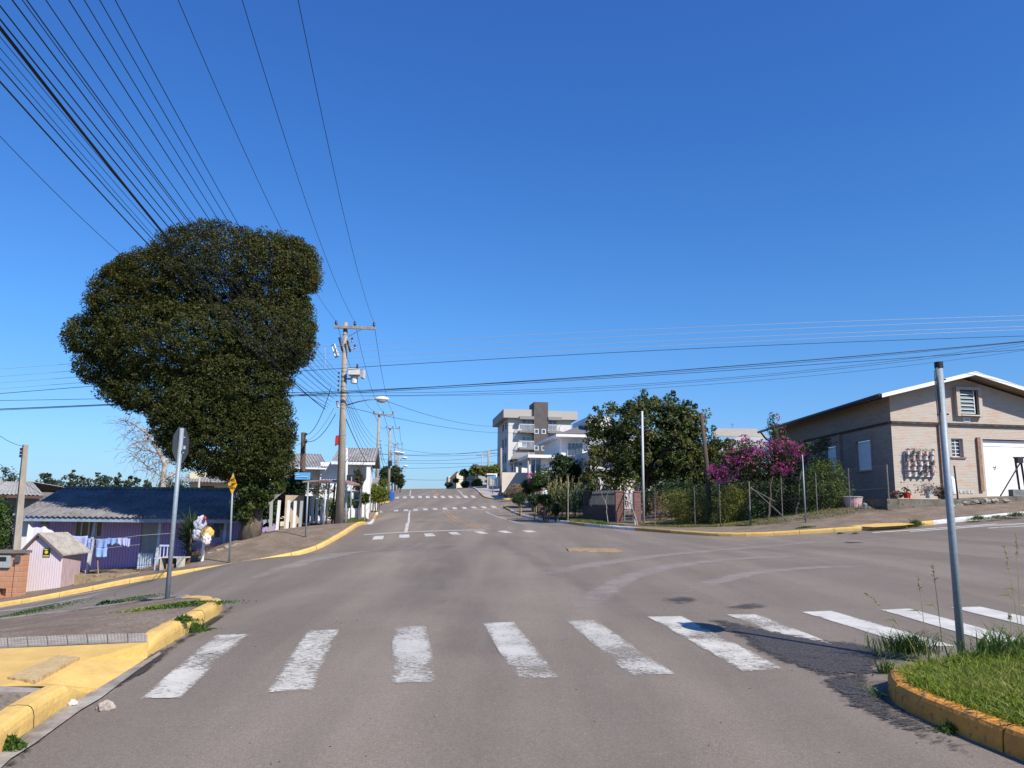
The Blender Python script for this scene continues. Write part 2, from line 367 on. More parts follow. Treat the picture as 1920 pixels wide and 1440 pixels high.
def clump_pts(blobs, n, clumps, cr, inner=.2, shell=(.72, 1.02), flat=.7, cull=0):
    """leaf positions in clumps over the outside of ellipsoids. blobs: (cx,cy,cz,rx,ry,rz)"""
    B = np.array(blobs, float); vol = (B[:, 3] * B[:, 4] * B[:, 5]) ** (2 / 3); pr = vol / vol.sum()
    k = RNG.choice(len(B), clumps, p=pr)
    d = RNG.normal(size=(clumps, 3)); d /= np.linalg.norm(d, axis=1)[:, None]
    r = RNG.uniform(shell[0], shell[1], clumps)[:, None]
    cc = B[k, :3] + d * r * B[k, 3:6]
    if cull:
        q_ = ((cc[:, None] - B[None, :, :3]) / B[None, :, 3:6]); dd_ = np.sqrt((q_ ** 2).sum(-1)); dd_[np.arange(clumps), k] = 9; keep = dd_.min(1) > cull; cc = cc[keep]; clumps = len(cc)
    cs = cr * RNG.uniform(.6, 1.35, clumps); cv = RNG.uniform(0, 1, clumps)
    m = int(n * (1 - inner)); j = RNG.integers(0, clumps, m)
    g = RNG.normal(size=(m, 3)); g /= np.linalg.norm(g, axis=1)[:, None]; g *= RNG.uniform(.25, 1, m)[:, None] ** .5
    g[:, 2] *= flat
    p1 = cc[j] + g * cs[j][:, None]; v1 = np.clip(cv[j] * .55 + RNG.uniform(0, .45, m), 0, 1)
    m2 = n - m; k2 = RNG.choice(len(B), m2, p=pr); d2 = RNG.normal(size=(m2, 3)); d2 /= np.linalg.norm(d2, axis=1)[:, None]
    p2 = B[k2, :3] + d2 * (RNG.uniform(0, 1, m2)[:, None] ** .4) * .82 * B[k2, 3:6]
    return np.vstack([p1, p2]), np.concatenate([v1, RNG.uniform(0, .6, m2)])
def branch(mb, a, b, r0, r1, wob=.08, n=5, sides=7):
    a, b = Vector(a), Vector(b); L = (b - a).length; pts = []; rs = []
    for i in range(n + 1):
        t = i / n; p = a.lerp(b, t)
        if 0 < i < n: p += Vector((random.uniform(-1, 1), random.uniform(-1, 1), random.uniform(-.5, .5))) * wob * L
        pts.append(p); rs.append(r0 + (r1 - r0) * t)
    mb.tube(pts, rs, sides); return pts
def tree(name, label, cat, base, trunk_h, blobs, n, clumps, cr, lsize, lm, bark, r0=.15, group=None, inner=.2, aspect=.5, droop=0, nb=9, lean=(0, 0), flat=.7, shell=(.72, 1.02), up=.4):
    base = Vector(base); t = root(name, base, label, cat, group)
    mb = MB(); top = base + Vector((lean[0], lean[1], trunk_h)); branch(mb, base - Vector((0, 0, .1)), top, r0, r0 * .7, .03, 5, 9)
    for i in range(nb):
        b = blobs[i % len(blobs)]; e = Vector(b[:3]) + Vector((random.uniform(-.7, .7) * b[3], random.uniform(-.7, .7) * b[4], random.uniform(-.3, .7) * b[5]))
        s = base.lerp(top, random.uniform(.75, 1)); mid = branch(mb, s, e, r0 * .45, r0 * .08, .07, 5, 5)
        for q in range(2):
            s2 = mid[random.randint(2, 4)]; e2 = s2 + (e - s).length * .35 * Vector((random.uniform(-1, 1), random.uniform(-1, 1), random.uniform(0, 1)))
            branch(mb, s2, e2, r0 * .18, r0 * .05, .08, 3, 4)
    mb.build('trunk', bark, t, smooth=True)
    pts, v = clump_pts(blobs, n, clumps, cr, inner, flat=flat, shell=shell)
    leaves('crown', pts, lsize, lm, t, aspect, outc=np.array(blobs)[:, :3].mean(0), vals=v, droop=droop, up=up)
    return t
def pblob(px, py, rx, ry, Y, ryd=None):
    p = P(px, py, Y); s = Y / FX; return (p.x, p.y, p.z, rx * s, (ryd if ryd else (rx + ry) / 2) * s, ry * s)
def copytree(o, loc, label=None):
    c = o.copy(); COL.objects.link(c); c.location = loc
    ORG[c.name] = Vector(loc)
    if label: c['label'] = label
    for ch in o.children:
        d = ch.copy(); COL.objects.link(d); d.parent = c; ORG[d.name] = Vector(loc)
        for g in ch.children:
            e = g.copy(); COL.objects.link(e); e.parent = d; ORG[e.name] = Vector(loc)
    return c
# ---------------------------------------------------------------- draped sheets
def drape_poly(name, poly, off, m, step=.5, loc=None, soft=0):
    bm = bmesh.new(); vs = [bm.verts.new((p[0], p[1], 0)) for p in poly]; bm.faces.new(vs)
    bmesh.ops.triangulate(bm, faces=bm.faces[:])
    x0, x1 = min(p[0] for p in poly), max(p[0] for p in poly); y0, y1 = min(p[1] for p in poly), max(p[1] for p in poly)
    for ax, lo, hi in ((0, x0, x1), (1, y0, y1)):
        k = math.ceil(lo / step) * step
        while k < hi:
            co = [0, 0, 0]; co[ax] = k; no = [0, 0, 0]; no[ax] = 1
            bmesh.ops.bisect_plane(bm, geom=bm.verts[:] + bm.edges[:] + bm.faces[:], plane_co=co, plane_no=no); k += step
    bmesh.ops.triangulate(bm, faces=bm.faces[:])
    for f in bm.faces:
        if f.normal.z < 0: f.normal_flip()
    co = np.array([v.co[:] for v in bm.verts]); z = ztv(co[:, 0], co[:, 1]) + off
    l = Vector(loc or (0, 0, 0))
    ed = None
    if soft:
        pp = np.array([[p[0], p[1]] for p in poly]); ed = np.full(len(co), 9.0)
        for a_, b_ in zip(pp, np.roll(pp, -1, 0)):
            ab = b_ - a_; t_ = np.clip(((co[:, :2] - a_) @ ab) / (ab @ ab + 1e-9), 0, 1); ed = np.minimum(ed, np.linalg.norm(co[:, :2] - (a_ + t_[:, None] * ab), axis=1))
        ed = np.clip(ed / soft, 0, 1)
    for v, q in zip(bm.verts, z): v.co.z = q
    bmesh.ops.translate(bm, verts=bm.verts[:], vec=-l)
    me = bpy.data.meshes.new(name); bm.to_mesh(me); bm.free(); me.polygons.foreach_set('use_smooth', [True] * len(me.polygons))
    if ed is not None: me.attributes.new('ed', 'FLOAT', 'POINT').data.foreach_set('value', ed.astype(np.float32))
    return link(name, me, None, m, loc)
def offs(line, d):
    """offset polyline to the left by d"""
    out = []
    for i, p in enumerate(line):
        a = line[max(i - 1, 0)]; b = line[min(i + 1, len(line) - 1)]; t = Vector((b[0] - a[0], b[1] - a[1])).normalized()
        dd = d(i) if callable(d) else d
        out.append((p[0] - t.y * dd, p[1] + t.x * dd))
    return out
def resample(line, step):
    out = [line[0]]; acc = 0
    for a, b in zip(line, line[1:]):
        L = math.dist(a, b); n = max(1, int(round(L / step)))
        for k in range(1, n + 1): out.append((a[0] + (b[0] - a[0]) * k / n, a[1] + (b[1] - a[1]) * k / n))
    return out
def smooth(line, it=2):
    for _ in range(it):
        q = [line[0]]
        for a, b in zip(line, line[1:]):
            q.append((a[0] * .75 + b[0] * .25, a[1] * .75 + b[1] * .25)); q.append((a[0] * .25 + b[0] * .75, a[1] * .25 + b[1] * .75))
        q.append(line[-1]); line = q
    return line
def band(name, line, d0, d1, off, m, step=.5, cross=6, skirt=.25, off1=None):
    """sheet between two offsets of a line (left side)"""
    ln = resample(line, step); mb = MB(); rows = []
    A = offs(ln, d0); B = offs(ln, d1); n = len(ln)
    xs = []; ys = []
    for a, b in zip(A, B):
        for k in range(cross + 1): xs.append(a[0] + (b[0] - a[0]) * k / cross); ys.append(a[1] + (b[1] - a[1]) * k / cross)
    oo = np.tile(np.linspace(off, off if off1 is None else off1, cross + 1), n)
    zs = ztv(xs, ys) + oo; mb.v = [tuple(q) for q in zip(xs, ys, zs)]
    for i in range(n - 1):
        for k in range(cross):
            q = i * (cross + 1) + k; mb.f.append((q, q + cross + 1, q + cross + 2, q + 1)[::-1]); mb.m.append(0)
    o = mb.build(name, m, smooth=True); me = o.data
    bm = bmesh.new(); bm.from_mesh(me); bmesh.ops.recalc_face_normals(bm, faces=bm.faces[:])
    if sum(f.normal.z for f in bm.faces) < 0:
        for f in bm.faces: f.normal_flip()
    e = [x for x in bm.edges if x.is_boundary]; r = bmesh.ops.extrude_edge_only(bm, edges=e)
    for v in [g for g in r['geom'] if isinstance(g, bmesh.types.BMVert)]: v.co.z -= skirt
    bm.to_mesh(me); bm.free(); return struct(o)
def kerb(name, line, mats, colf, h=.14, w=.15, piece=1.0, side=1, tap=(0, 0)):
    """painted kerb stones following a line, top edge bevelled; colf(s) -> material index"""
    ln = resample(line, .25); mb = MB(); S = [0]
    for a, b in zip(ln, ln[1:]): S.append(S[-1] + math.dist(a, b))
    prof = [(-.004, -.08), (.004, h * .55), (.012, h - .034), (.026, h - .012), (.048, h), (w * .6, h + .005), (w - .015, h), (w, h - .012), (w, -.08)]; NP = len(prof) - 1; tot = S[-1]
    def tf(s):
        q = 1.0
        if tap[0]: q = min(q, .04 + .96 * min(1, s / tap[0]))
        if tap[1]: q = min(q, .04 + .96 * min(1, (tot - s) / tap[1]))
        return q
    L = [offs(ln, side * d) for d, _ in prof]
    TF = np.array([tf(s) for s in S]); Z = [ztv([p[0] for p in l], [p[1] for p in l]) + (z * TF if z > 0 else z) for l, (_, z) in zip(L, prof)]
    cur = -1
    for i in range(len(ln) - 1):
        joint = int(S[i] / piece) != int(S[i + 1] / piece); k = colf((S[i] + S[i + 1]) / 2)
        t0, t1 = 0, (0.95 if joint else 1)
        jz = noise.noise(Vector((int(S[i] / piece) * 1.7, 3, 1))) * .012
        dz = lambda idx: jz + noise.noise(Vector((S[idx] * 1.9, 5.3, 2))) * .012 + noise.noise(Vector((S[idx] * 6, 1.3, 2))) * .006
        for a in range(len(prof) - 1):
            f = []
            for (b, tt, idx) in ((a, t0, i), (a, t1, i + 1), (a + 1, t1, i + 1), (a + 1, t0, i)):
                j = i; p0 = L[b][i]; p1 = L[b][i + 1]
                t = 0 if idx == i else t1
                f.append((p0[0] + (p1[0] - p0[0]) * t, p0[1] + (p1[1] - p0[1]) * t, Z[b][i] + (Z[b][i + 1] - Z[b][i]) * t + (dz(idx) if 0 < b < NP else 0)))
            mb.face(f, k)
        if joint:
            for tt in (t1,):
                ring = [(L[b][i][0] + (L[b][i + 1][0] - L[b][i][0]) * tt, L[b][i][1] + (L[b][i + 1][1] - L[b][i][1]) * tt, Z[b][i] + (Z[b][i + 1] - Z[b][i]) * tt + (jz if 0 < b < NP else 0)) for b in range(len(prof))]
                mb.face(ring, k)
    o = mb.build(name, mats); return struct(o)
def wire(label, pts, r, m, group, name='overhead_wire', sides=5):
    mb = MB(); mb.tube(pts, r * .86, sides, cap=False); o = mb.build(name, m, smooth=True); return tagit(o, label, 'wire', group)
def sagpts(a, b, sag, t0=0, t1=1, n=24):
    a, b = Vector(a), Vector(b); out = []
    for i in range(n + 1):
        t = t0 + (t1 - t0) * i / n; p = a + (b - a) * t; p.z -= 4 * sag * t * (1 - t); out.append(p)
    return out
def text(body, size, m, parent, pos, rot, name='lettering', ext=.003, align='CENTER', sx=1):
    cu = bpy.data.curves.new(name, 'FONT'); cu.body = body; cu.size = size; cu.extrude = ext; cu.align_x = align; cu.align_y = 'CENTER'
    tmp = bpy.data.objects.new(name, cu); COL.objects.link(tmp); me = bpy.data.meshes.new_from_object(tmp.evaluated_get(bpy.context.evaluated_depsgraph_get())); bpy.data.objects.remove(tmp); me.materials.clear(); me.materials.append(m)
    o = bpy.data.objects.new(name, me); COL.objects.link(o); o.parent = parent
    o.location = Vector(pos) - org(parent); o.rotation_euler = rot; o.scale = (sx, 1, 1); ORG[o.name] = org(parent); return o
# ================================================================ the setting
asph = mat('asphalt', (.172, .138, .106), (.216, .177, .140), .55, .92, bump=.35, bscale=260, lo=.3, hi=.7, spec=.2, wpos=True, third=((.29, .25, .21), 150, .50, .70))
def _asph_extra():
    t = asph.node_tree; N = t.nodes; L = t.links; b = N['Principled BSDF']; src = b.inputs['Base Color'].links[0].from_socket
    g = N.new('ShaderNodeNewGeometry'); mp = N.new('ShaderNodeMapping'); mp.inputs['Rotation'].default_value = (0, 0, math.radians(-7.7)); mp.inputs['Scale'].default_value = (.9, .07, .3); L.new(g.outputs['Position'], mp.inputs[0])
    n = N.new('ShaderNodeTexNoise'); n.inputs['Scale'].default_value = 1.2; n.inputs['Detail'].default_value = 5; L.new(mp.outputs[0], n.inputs[0])
    r = N.new('ShaderNodeValToRGB'); r.color_ramp.elements[0].position = .42; r.color_ramp.elements[1].position = .68; r.color_ramp.elements[0].color = (.86, .86, .86, 1); r.color_ramp.elements[1].color = (1.12, 1.11, 1.1, 1)
    L.new(n.outputs['Fac'], r.inputs[0]); mx = N.new('ShaderNodeMix'); mx.data_type = 'RGBA'; mx.blend_type = 'MULTIPLY'; mx.inputs[0].default_value = 1
    L.new(src, mx.inputs[6]); L.new(r.outputs[0], mx.inputs[7])
    n2 = N.new('ShaderNodeTexNoise'); n2.inputs['Scale'].default_value = 2.2; n2.inputs['Detail'].default_value = 10; n2.inputs['Roughness'].default_value = .75; mp2 = N.new('ShaderNodeMapping'); mp2.inputs['Scale'].default_value = (.5, 1.6, 1); L.new(g.outputs['Position'], mp2.inputs[0]); L.new(mp2.outputs[0], n2.inputs[0])
    r2 = N.new('ShaderNodeValToRGB'); r2.color_ramp.elements[0].position = .66; r2.color_ramp.elements[1].position = .74; r2.color_ramp.elements[0].color = (1, 1, 1, 1); r2.color_ramp.elements[1].color = (.55, .54, .54, 1)
    L.new(n2.outputs['Fac'], r2.inputs[0]); m2 = N.new('ShaderNodeMix'); m2.data_type = 'RGBA'; m2.blend_type = 'MULTIPLY'; m2.inputs[0].default_value = 1
    L.new(mx.outputs[2], m2.inputs[6]); L.new(r2.outputs[0], m2.inputs[7]); last = m2.outputs[2]
    for sc, lo, hi, c0, c1 in ((38, .36, .66, .90, 1.09), (95, .38, .62, .84, 1.15)):
        n3 = N.new('ShaderNodeTexNoise'); n3.inputs['Scale'].default_value = sc; n3.inputs['Detail'].default_value = 4; n3.inputs['Roughness'].default_value = .7; L.new(g.outputs['Position'], n3.inputs[0])
        r3 = N.new('ShaderNodeValToRGB'); r3.color_ramp.elements[0].position = lo; r3.color_ramp.elements[1].position = hi; r3.color_ramp.elements[0].color = (c0, c0, c0, 1); r3.color_ramp.elements[1].color = (c1, c1, c1, 1); L.new(n3.outputs['Fac'], r3.inputs[0])
        m3 = N.new('ShaderNodeMix'); m3.data_type = 'RGBA'; m3.blend_type = 'MULTIPLY'; m3.inputs[0].default_value = 1; L.new(last, m3.inputs[6]); L.new(r3.outputs[0], m3.inputs[7]); last = m3.outputs[2]
    L.new(last, b.inputs['Base Color'])
_asph_extra()
conc = mat('pavement_concrete', (.185, .138, .098), (.27, .21, .155), 1.6, .92, bump=.5, bscale=60, wpos=True, spec=.2, third=((.12, .088, .06), 26, .44, .70))
concl = mat('light_concrete', (.30, .27, .235), (.40, .37, .33), 3, .9, bump=.4, bscale=60, wpos=True, spec=.2)
dirt = mat('dirt', (.085, .06, .04), (.06, .075, .02), .6, .95, bump=.8, bscale=12, wpos=True, lo=.42, hi=.55)
lawn = mat('lawn_soil', (.075, .095, .022), (.14, .12, .05), .9, .95, bump=.8, bscale=14, wpos=True, lo=.45, hi=.66)
yel = mat('yellow_paint', (.68, .44, .13), (.56, .36, .11), 4.5, .75, bump=.35, bscale=30, wpos=True, lo=.35, hi=.62, third=((.36, .24, .11), 26, .66, .74))
yel2 = mat('dull_yellow_paint', (.50, .28, .07), (.38, .25, .12), 3.5, .8, bump=.35, bscale=30, wpos=True, lo=.4, hi=.66, third=((.2, .16, .11), 12, .56, .68))
whk = mat('white_kerb_paint', (.62, .61, .58), (.42, .41, .38), 3, .8, bump=.35, bscale=30, wpos=True, lo=.48, hi=.68, third=((.18, .17, .14), 13, .58, .7))
stonek = mat('bare_kerb', (.26, .235, .20), (.18, .16, .13), 5, .9, bump=.4, bscale=30, wpos=True)
# ground sheet to the horizon
gx = np.unique(np.concatenate([[-3000, -1500, -700, -300, -180, -120], np.arange(-90, 76, 1.25), [110, 160, 250, 500, 1200, 3000]]))
gy = np.unique(np.concatenate([[-1500, -500, -120, -50], np.arange(-20, 150, 1.25), np.arange(150, 301, 6), [340, 400, 480, 700, 1200, 3000]]))
XX, YY = np.meshgrid(gx, gy); zz = ztv(XX, YY) - .13
vv = np.stack([XX.ravel(), YY.ravel(), zz], 1); nx, ny = len(gx), len(gy)
idx = np.arange(nx * ny).reshape(ny, nx); q = np.stack([idx[:-1, :-1], idx[:-1, 1:], idx[1:, 1:], idx[1:, :-1]], -1).reshape(-1, 4)
me = bpy.data.meshes.new('ground'); me.from_pydata(vv.tolist(), [], q.tolist()); struct(link('ground', me, None, dirt))
# kerb lines (world x, y)
def W(px, py, Y): p = P(px, py, Y); return (p.x, p.y)
KL = smooth([(-42, 23)] + [W(0, 1139, 24), W(150, 1112, 24.5), W(250, 1092, 25), W(430, 1066, 25.5), W(520, 1047, 26.0), W(590, 1034, 27), (-6.35, 28.6), (-6.15, 30.5), (-6.5, 35), (-7.8, 44), (-9.4, 55), (-11.9, 73), (-12.6, 75), (-14, 76.2), (-30, 78)], 2)
KL2 = smooth([(-34, 91), (-15.5, 88.6), (-14.3, 89.3), (-14.1, 91), (-15.2, 97), (-21, 140), (-24.5, 165)], 2)
KR = smooth([(26, 82), (1.2, 78.2), (-.6, 77), (-.75, 75), (.32, 66), (.8, 58), (2.5, 50), (3.39, 44), W(1096, 987, 38), W(1179, 992, 35.4), W(1243, 999, 33), W(1300, 1003, 31.4), W(1378, 1007, 30), W(1516, 1001, 29), W(1686, 991, 28), W(1754, 980, 28), W(1920, 968, 28), (42, 32)], 2)
KR2 = smooth([(-12.5, 165), (-8.8, 140), (-3.6, 97), (-2.3, 91), (-1.5, 89.3), (0, 88.6), (28, 91)], 2)
def GW(px, py): p = G(px, py); return (p.x, p.y)
LA = [(-2.75, -12), (-2.7, 1), (-2.62, 3.6), GW(0, 1418), GW(34, 1389), GW(90, 1350), GW(129, 1325), GW(168, 1300)]
LB = smooth([GW(258, 1240), GW(314, 1210), GW(348, 1189), GW(388, 1168), GW(422, 1143), (-3.85, 10.35), (-4.1, 10.95), (-4.75, 11.5), W(369, 1111, 12), W(261, 1126, 13), W(142, 1142, 14), W(0, 1158, 15), (-16, 16.6), (-42, 15)], 2)
RA = smooth([(22, 10.5), (9, 8.6), (5.6, 7.75), (4.75, 7.45), (4.35, 7.1), GW(1663, 1285), GW(1670, 1315), GW(1709, 1339), GW(1786, 1373), GW(1920, 1428), (3.45, 3.2), (3.5, -12)], 1)
road_poly = [(-2.9, -12), (-2.9, 3)] + [(p[0] - .05, p[1]) for p in offs(LA[3:], .1)] + [GW(262, 1222)] + offs(LB[1:], .12) + offs(KL, .1) + [(-33, 89)] + offs(KL2, .1) + [(-36, 215), (-22, 215)] + offs(KR2, .1) + offs(KR, .1) + [(42, 20), (42, 12)] + offs(RA, .12)
# strip duplicates
rp = [road_poly[0]]
for p in road_poly[1:]:
    if math.dist(p, rp[-1]) > .02: rp.append(p)
struct(drape_poly('road', rp, 0, asph, .6))
def two(a): return lambda s: a
def length(line): return sum(math.dist(a, b) for a, b in zip(line, line[1:]))
kerb('kerb', KL, [yel, whk, stonek, yel2], lambda s: 1 if 46 < s < 57 else (3 if 57 <= s < 88 and int(s) % 9 > 5 else (1 if 57 <= s < 88 and int(s) % 9 < 3 else (3 if s > 57 else 0))))
kerb('kerb', KL2, [yel, whk, yel2], lambda s: 0 if s < 26 else (1 if int(s / 6) % 2 else 2))
_lr = length(KR)
def krc(s):
    # colour runs read off the photograph, measured along the kerb
    for lim, k in ((35, 3), (40, 1), (45, 3), (53, 1), (54.5, 3), (60, 1), (65.3, 3), (70, 1), (72.5, 3), (82.6, 0)):
        if s < lim: return k
    return 1
kerb('kerb', KR, [yel, whk, stonek, yel2], krc)
kerb('kerb', KR2, [yel, whk, yel2], lambda s: (2 if int(s / 7) % 2 else 1) if s < 68 else 0)
kerb('kerb', LA, [whk, yel], lambda s: 0 if s < 15.9 else 1, h=.15, w=.18, tap=(0, .35))
kerb('kerb', LB, [yel, stonek], lambda s: 0 if s < 4.6 else 1, h=.15, w=.18, tap=(.5, 0))
kerb('kerb', RA, [yel2, mat('orange_kerb_paint', (.68, .29, .05), (.50, .22, .05), 5, .8, bump=.4, bscale=30, wpos=True, third=((.22, .15, .08), 20, .58, .67))], two(1), h=.15, w=.14)
# pavements
PL = offs(KL, .14) + [(-30, 80.5), (-15.8, 79), (-14.6, 74), (-12.4, 57), (-10.6, 46), (-10.3, 36), (-10.6, 32), (-10.9, 29.6), (-11.8, 28.2), (-17, 26.9), (-42, 26)]
PRb = [(42, 36), (19, 30.6), (15.3, 30.7), (12.3, 31), (9.8, 31.9), (7.6, 34.6), (6.1, 38), (5.6, 44), (4.6, 50), (2.8, 62), (2.0, 74), (26, 79)]
struct(drape_poly('pavement', PL, .13, conc, .7)); struct(drape_poly('pavement', offs(KR, .14) + PRb, .13, conc, .7))
struct(drape_poly('pavement', offs(KL2, .14) + offs(KL2, 2.8)[::-1], .13, conc, 1)); struct(drape_poly('pavement', offs(KR2, .14) + offs(KR2, 3.2)[::-1], .13, concl, 1))
e = offs(LA, .17); f_ = offs(LB, .17)
GWo = lambda px, py: (lambda p: (p.x, p.y))(G(px, py, .13))
struct(drape_poly('pavement', e[:7] + [GWo(0, 1287), GWo(-200, 1281), (-16, 6), (-16, -12)], .13, conc, .5))
struct(drape_poly('pavement', [GWo(277, 1204)] + f_[1:] + [(-42, 11), (-16, 6.6), GWo(-200, 1225), GWo(0, 1216)], .13, conc, .5))
mb = MB()
e2_ = Vector((e[6][0], e[6][1], zt(*e[6]) + .142)); V = {k: G(px, py, h) for k, (px, py, h) in dict(a=(-200, 1225, .134), b=(0, 1216, .134), c=(279, 1204, .14), d=(277, 1232, .012), d2=(182, 1291, .012), e=(109, 1300, .14), f=(0, 1287, .134), g=(-200, 1281, .134), i=(165, 1236, .11), j=(88, 1281, .11), m=(232, 1262, .012)).items()}; V['e'] = e2_
for k in ('abfg', 'bci', 'cdi', 'dmi', 'mdji'.replace('d', ''), 'bijf', 'jef'): mb.face([V[x] for x in k][::-1])
sk = Vector((0, 0, -.2))
for x, y in ('cd', 'dm', 'je'): mb.face([V[x], V[y], V[y] + sk, V[x] + sk])
for x, y in (('m', 'd2'), ('d2', 'e')): mb.face([V[x], V[y], V[y] + sk, V[x] + sk])
mb.face([V['m'], V['d2'], V['j']][::-1]); mb.face([V['d2'], V['e'], V['j']][::-1])
struct(drape_poly('soil', [(p[0], p[1]) for p in offs(RA, .1)] + [(22, -12)], .12, lawn, .4))
struct(mb.build('pavement_ramp', yel, bevel=0))
tact = mat('tactile_concrete', (.30, .27, .23), (.22, .19, .16), 6, .9, wpos=True)
def tiles(name, quad, off, nx_, ny_, m, dots=True):
    """row of raised-dot tiles between four corners"""
    a, b, c, d = [Vector(p) for p in quad]; mb = MB()
    def pt(u, v): 
        p = a.lerp(b, u).lerp(d.lerp(c, u), v); return Vector((p.x, p.y, zt(p.x, p.y) + off))
    for i in range(nx_):
        u0, u1 = (i + .02) / nx_, (i + .98) / nx_; q_ = [pt(u0, 0), pt(u1, 0), pt(u1, 1), pt(u0, 1)]
        mb.hexa([p - Vector((0, 0, .03)) for p in q_] + q_)
        for k in range(ny_):
            for j in range(6):
                p = pt(u0 + (u1 - u0) * (j + .5) / 6, (k + .5) / ny_); mb.lathe(p, [(.014, 0), (.011, .006), (.004, .008)], 6)
    return struct(mb.build(name, m))
tiles('pavement_tactile', [G(-60, 1218, .13), G(277, 1204, .13), G(277, 1189, .13), G(-60, 1202, .13)], .139, 9, 5, tact)
tiles('pavement_tactile', [G(-60, 1300, .13), G(84, 1301, .13), G(72, 1294, .13), G(-60, 1288, .13)], .139, 5, 4, tact)
mb = MB(); q_ = [G(13, 1271, .14), G(66, 1277, .14), G(150, 1233, .13), G(108, 1229, .13)]; q_ = [p + Vector((0, 0, .006)) for p in q_]
mb.hexa([p - Vector((0, 0, .03)) for p in q_] + q_); struct(mb.build('pavement_tactile', mat('faded_yellow_tile', (.52, .38, .19), (.45, .31, .13), 12, .85, wpos=True, bump=1, bscale=25)))
# unmade ground inside the blocks
struct(drape_poly('lawn', PRb[1:-1][::-1] + [(40, 35), (46, 40), (46, 79), (26, 79.5)][::-1] if False else [(1.9, 74), (2.8, 62), (4.6, 50), (5.6, 44), (6.1, 38), (7.6, 34.6), (9.8, 31.9), (12.3, 31), (15.3, 30.7), (15.35, 31.05), (46, 36), (46, 78)], .09, lawn, 1))
struct(drape_poly('dirt_yard', [(-42, 26), (-17, 26.9), (-11.8, 28.2), (-10.9, 29.6), (-10.6, 32), (-10.3, 36), (-10.6, 46), (-12.4, 57), (-14.6, 74), (-42, 76)], .06, dirt, 1))
verge = mat('verge_soil', (.16, .105, .06), (.07, .085, .02), 1.2, .95, bump=.7, bscale=20, wpos=True, lo=.5, hi=.62)
struct(drape_poly('verge', [(-7.1, 38), (-8.9, 38), (-10.3, 50), (-11.3, 60), (-10.6, 60), (-9.1, 50)], .15, verge, .6))
struct(drape_poly('verge', [(4.3, 38.5), (5.0, 38.5), (4.6, 44), (3.8, 50), (2.0, 60), (1.3, 60), (2.9, 50), (3.7, 44)], .15, verge, .6))
# ---- markings
_yr = drape_poly('pavement_ramp', [(p.x, p.y) for p in (G(*q, .14) for q in ((1592, 986), (1640, 981.5), (1690, 980), (1716, 982.5), (1690, 985.5), (1640, 988.3)))], .139, yel, .3); struct(_yr)
wp = paintmat('white_road_paint', (.55, .515, .44), .452, 22, .045, stretch=(1, 2.2, 1), edge=True, fade=.10)
wpg = paintmat('worn_white_road_paint', (.49, .46, .40), .482, 26, .055, stretch=(1, 2.0, 1), edge=True, fade=.10)
wpn_ = paintmat('near_white_road_paint', (.57, .54, .475), .385, 14, .05, stretch=(1, 2.5, 1), edge=True, fade=.14)
wpf = paintmat('fresh_white_road_paint', (.54, .515, .46), .43, 12, .05, stretch=(1, 2.5, 1))
wpt = paintmat('thin_white_road_paint', (.46, .44, .40), .42, 3, .05)
orp = paintmat('orange_road_paint', (.44, .25, .10), .44, 3, .06)
def pxq(name, quad, m, off=.006, step=.6, soft=0):
    return struct(drape_poly(name, [(p.x, p.y) for p in (G(*c, off) for c in quad)], off, m, step, soft=soft))
S1 = [((262, 1310), (338, 1308), (470, 1188), (405, 1190)), ((498, 1298), (588, 1294), (638, 1180), (577, 1182)), ((733, 1283), (822, 1280), (799, 1173), (736, 1174)),
      ((966, 1273), (1051, 1271), (963, 1166), (904, 1168)), ((1180, 1268), (1268, 1264), (1115, 1161), (1058, 1163)), ((1392, 1259), (1476, 1256), (1278, 1155), (1213, 1156)),
      ((1580, 1246), (1650, 1243), (1420, 1151), (1362, 1152)), ((1715, 1213), (1790, 1211), (1558, 1145), (1502, 1147)), ((1860, 1204), (1930, 1202), (1705, 1141), (1650, 1143)),
      ((2020, 1196), (2085, 1193), (1837, 1137), (1783, 1139)), ((2160, 1188), (2225, 1186), (1965, 1133), (1912, 1135))]
for i, s in enumerate(S1): pxq('crosswalk_stripe', s, wp if i in (0, 1, 6) else (wpg if i < 7 and i != 5 else wpn_ if i > 6 else wp), step=.08, soft=.025)
S2 = [((698, 1012), (718, 1011), (720, 1004.5), (702, 1005)), ((748, 1008.5), (768, 1008), (767, 1002), (749, 1002.5)), ((798, 1006), (817, 1005), (811, 1000), (795, 1000.5)), ((848, 1003), (865.5, 1002.5), (856, 997.5), (840, 998)),
      ((901, 1001), (916, 1000.5), (903, 996), (888, 996.5)), ((947, 999.5), (962, 999), (948, 995), (932, 995.5)), ((990, 998), (1008, 997.5), (995, 994.5), (978, 994.8))]
for s in S2: pxq('crosswalk_stripe', s, wpf)
pxq('stop_line', ((682, 1003.2), (912, 994.2), (911, 993.2), (682, 1002.0)), wpt)
ud = Vector((-.135, 1)).normalized(); rd = Vector((ud.y, -ud.x))
def rq(name, x, y, w_, l, m, off=.006):
    o = Vector((x, y)); return struct(drape_poly(name, [o, o + rd * w_, o + rd * w_ + ud * l, o + ud * l], off, m, 1.5))
for k in range(11): rq('crosswalk_stripe', -11.2 + .953 * k, 74.6 + (0.0) * k, .42, 3.0, wpf)
for k in range(11): rq('crosswalk_stripe', -14.2 + .955 * k, 95.4, .45, 4.0, wpf)
rq('stop_line', -6.2, 72.3, 5.6, .35, wpt); rq('stop_line', -15.0, 101.5, 5.6, .4, wpt)
def pxline(name, pts, w_, m, off=.0065):
    g = [(p.x, p.y) for p in (G(*c) for c in pts)]; g = smooth(resample(g, 3), 1)
    a, b = offs(g, w_ / 2), offs(g, -w_ / 2); return struct(drape_poly(name, a + b[::-1], off, m, 2))
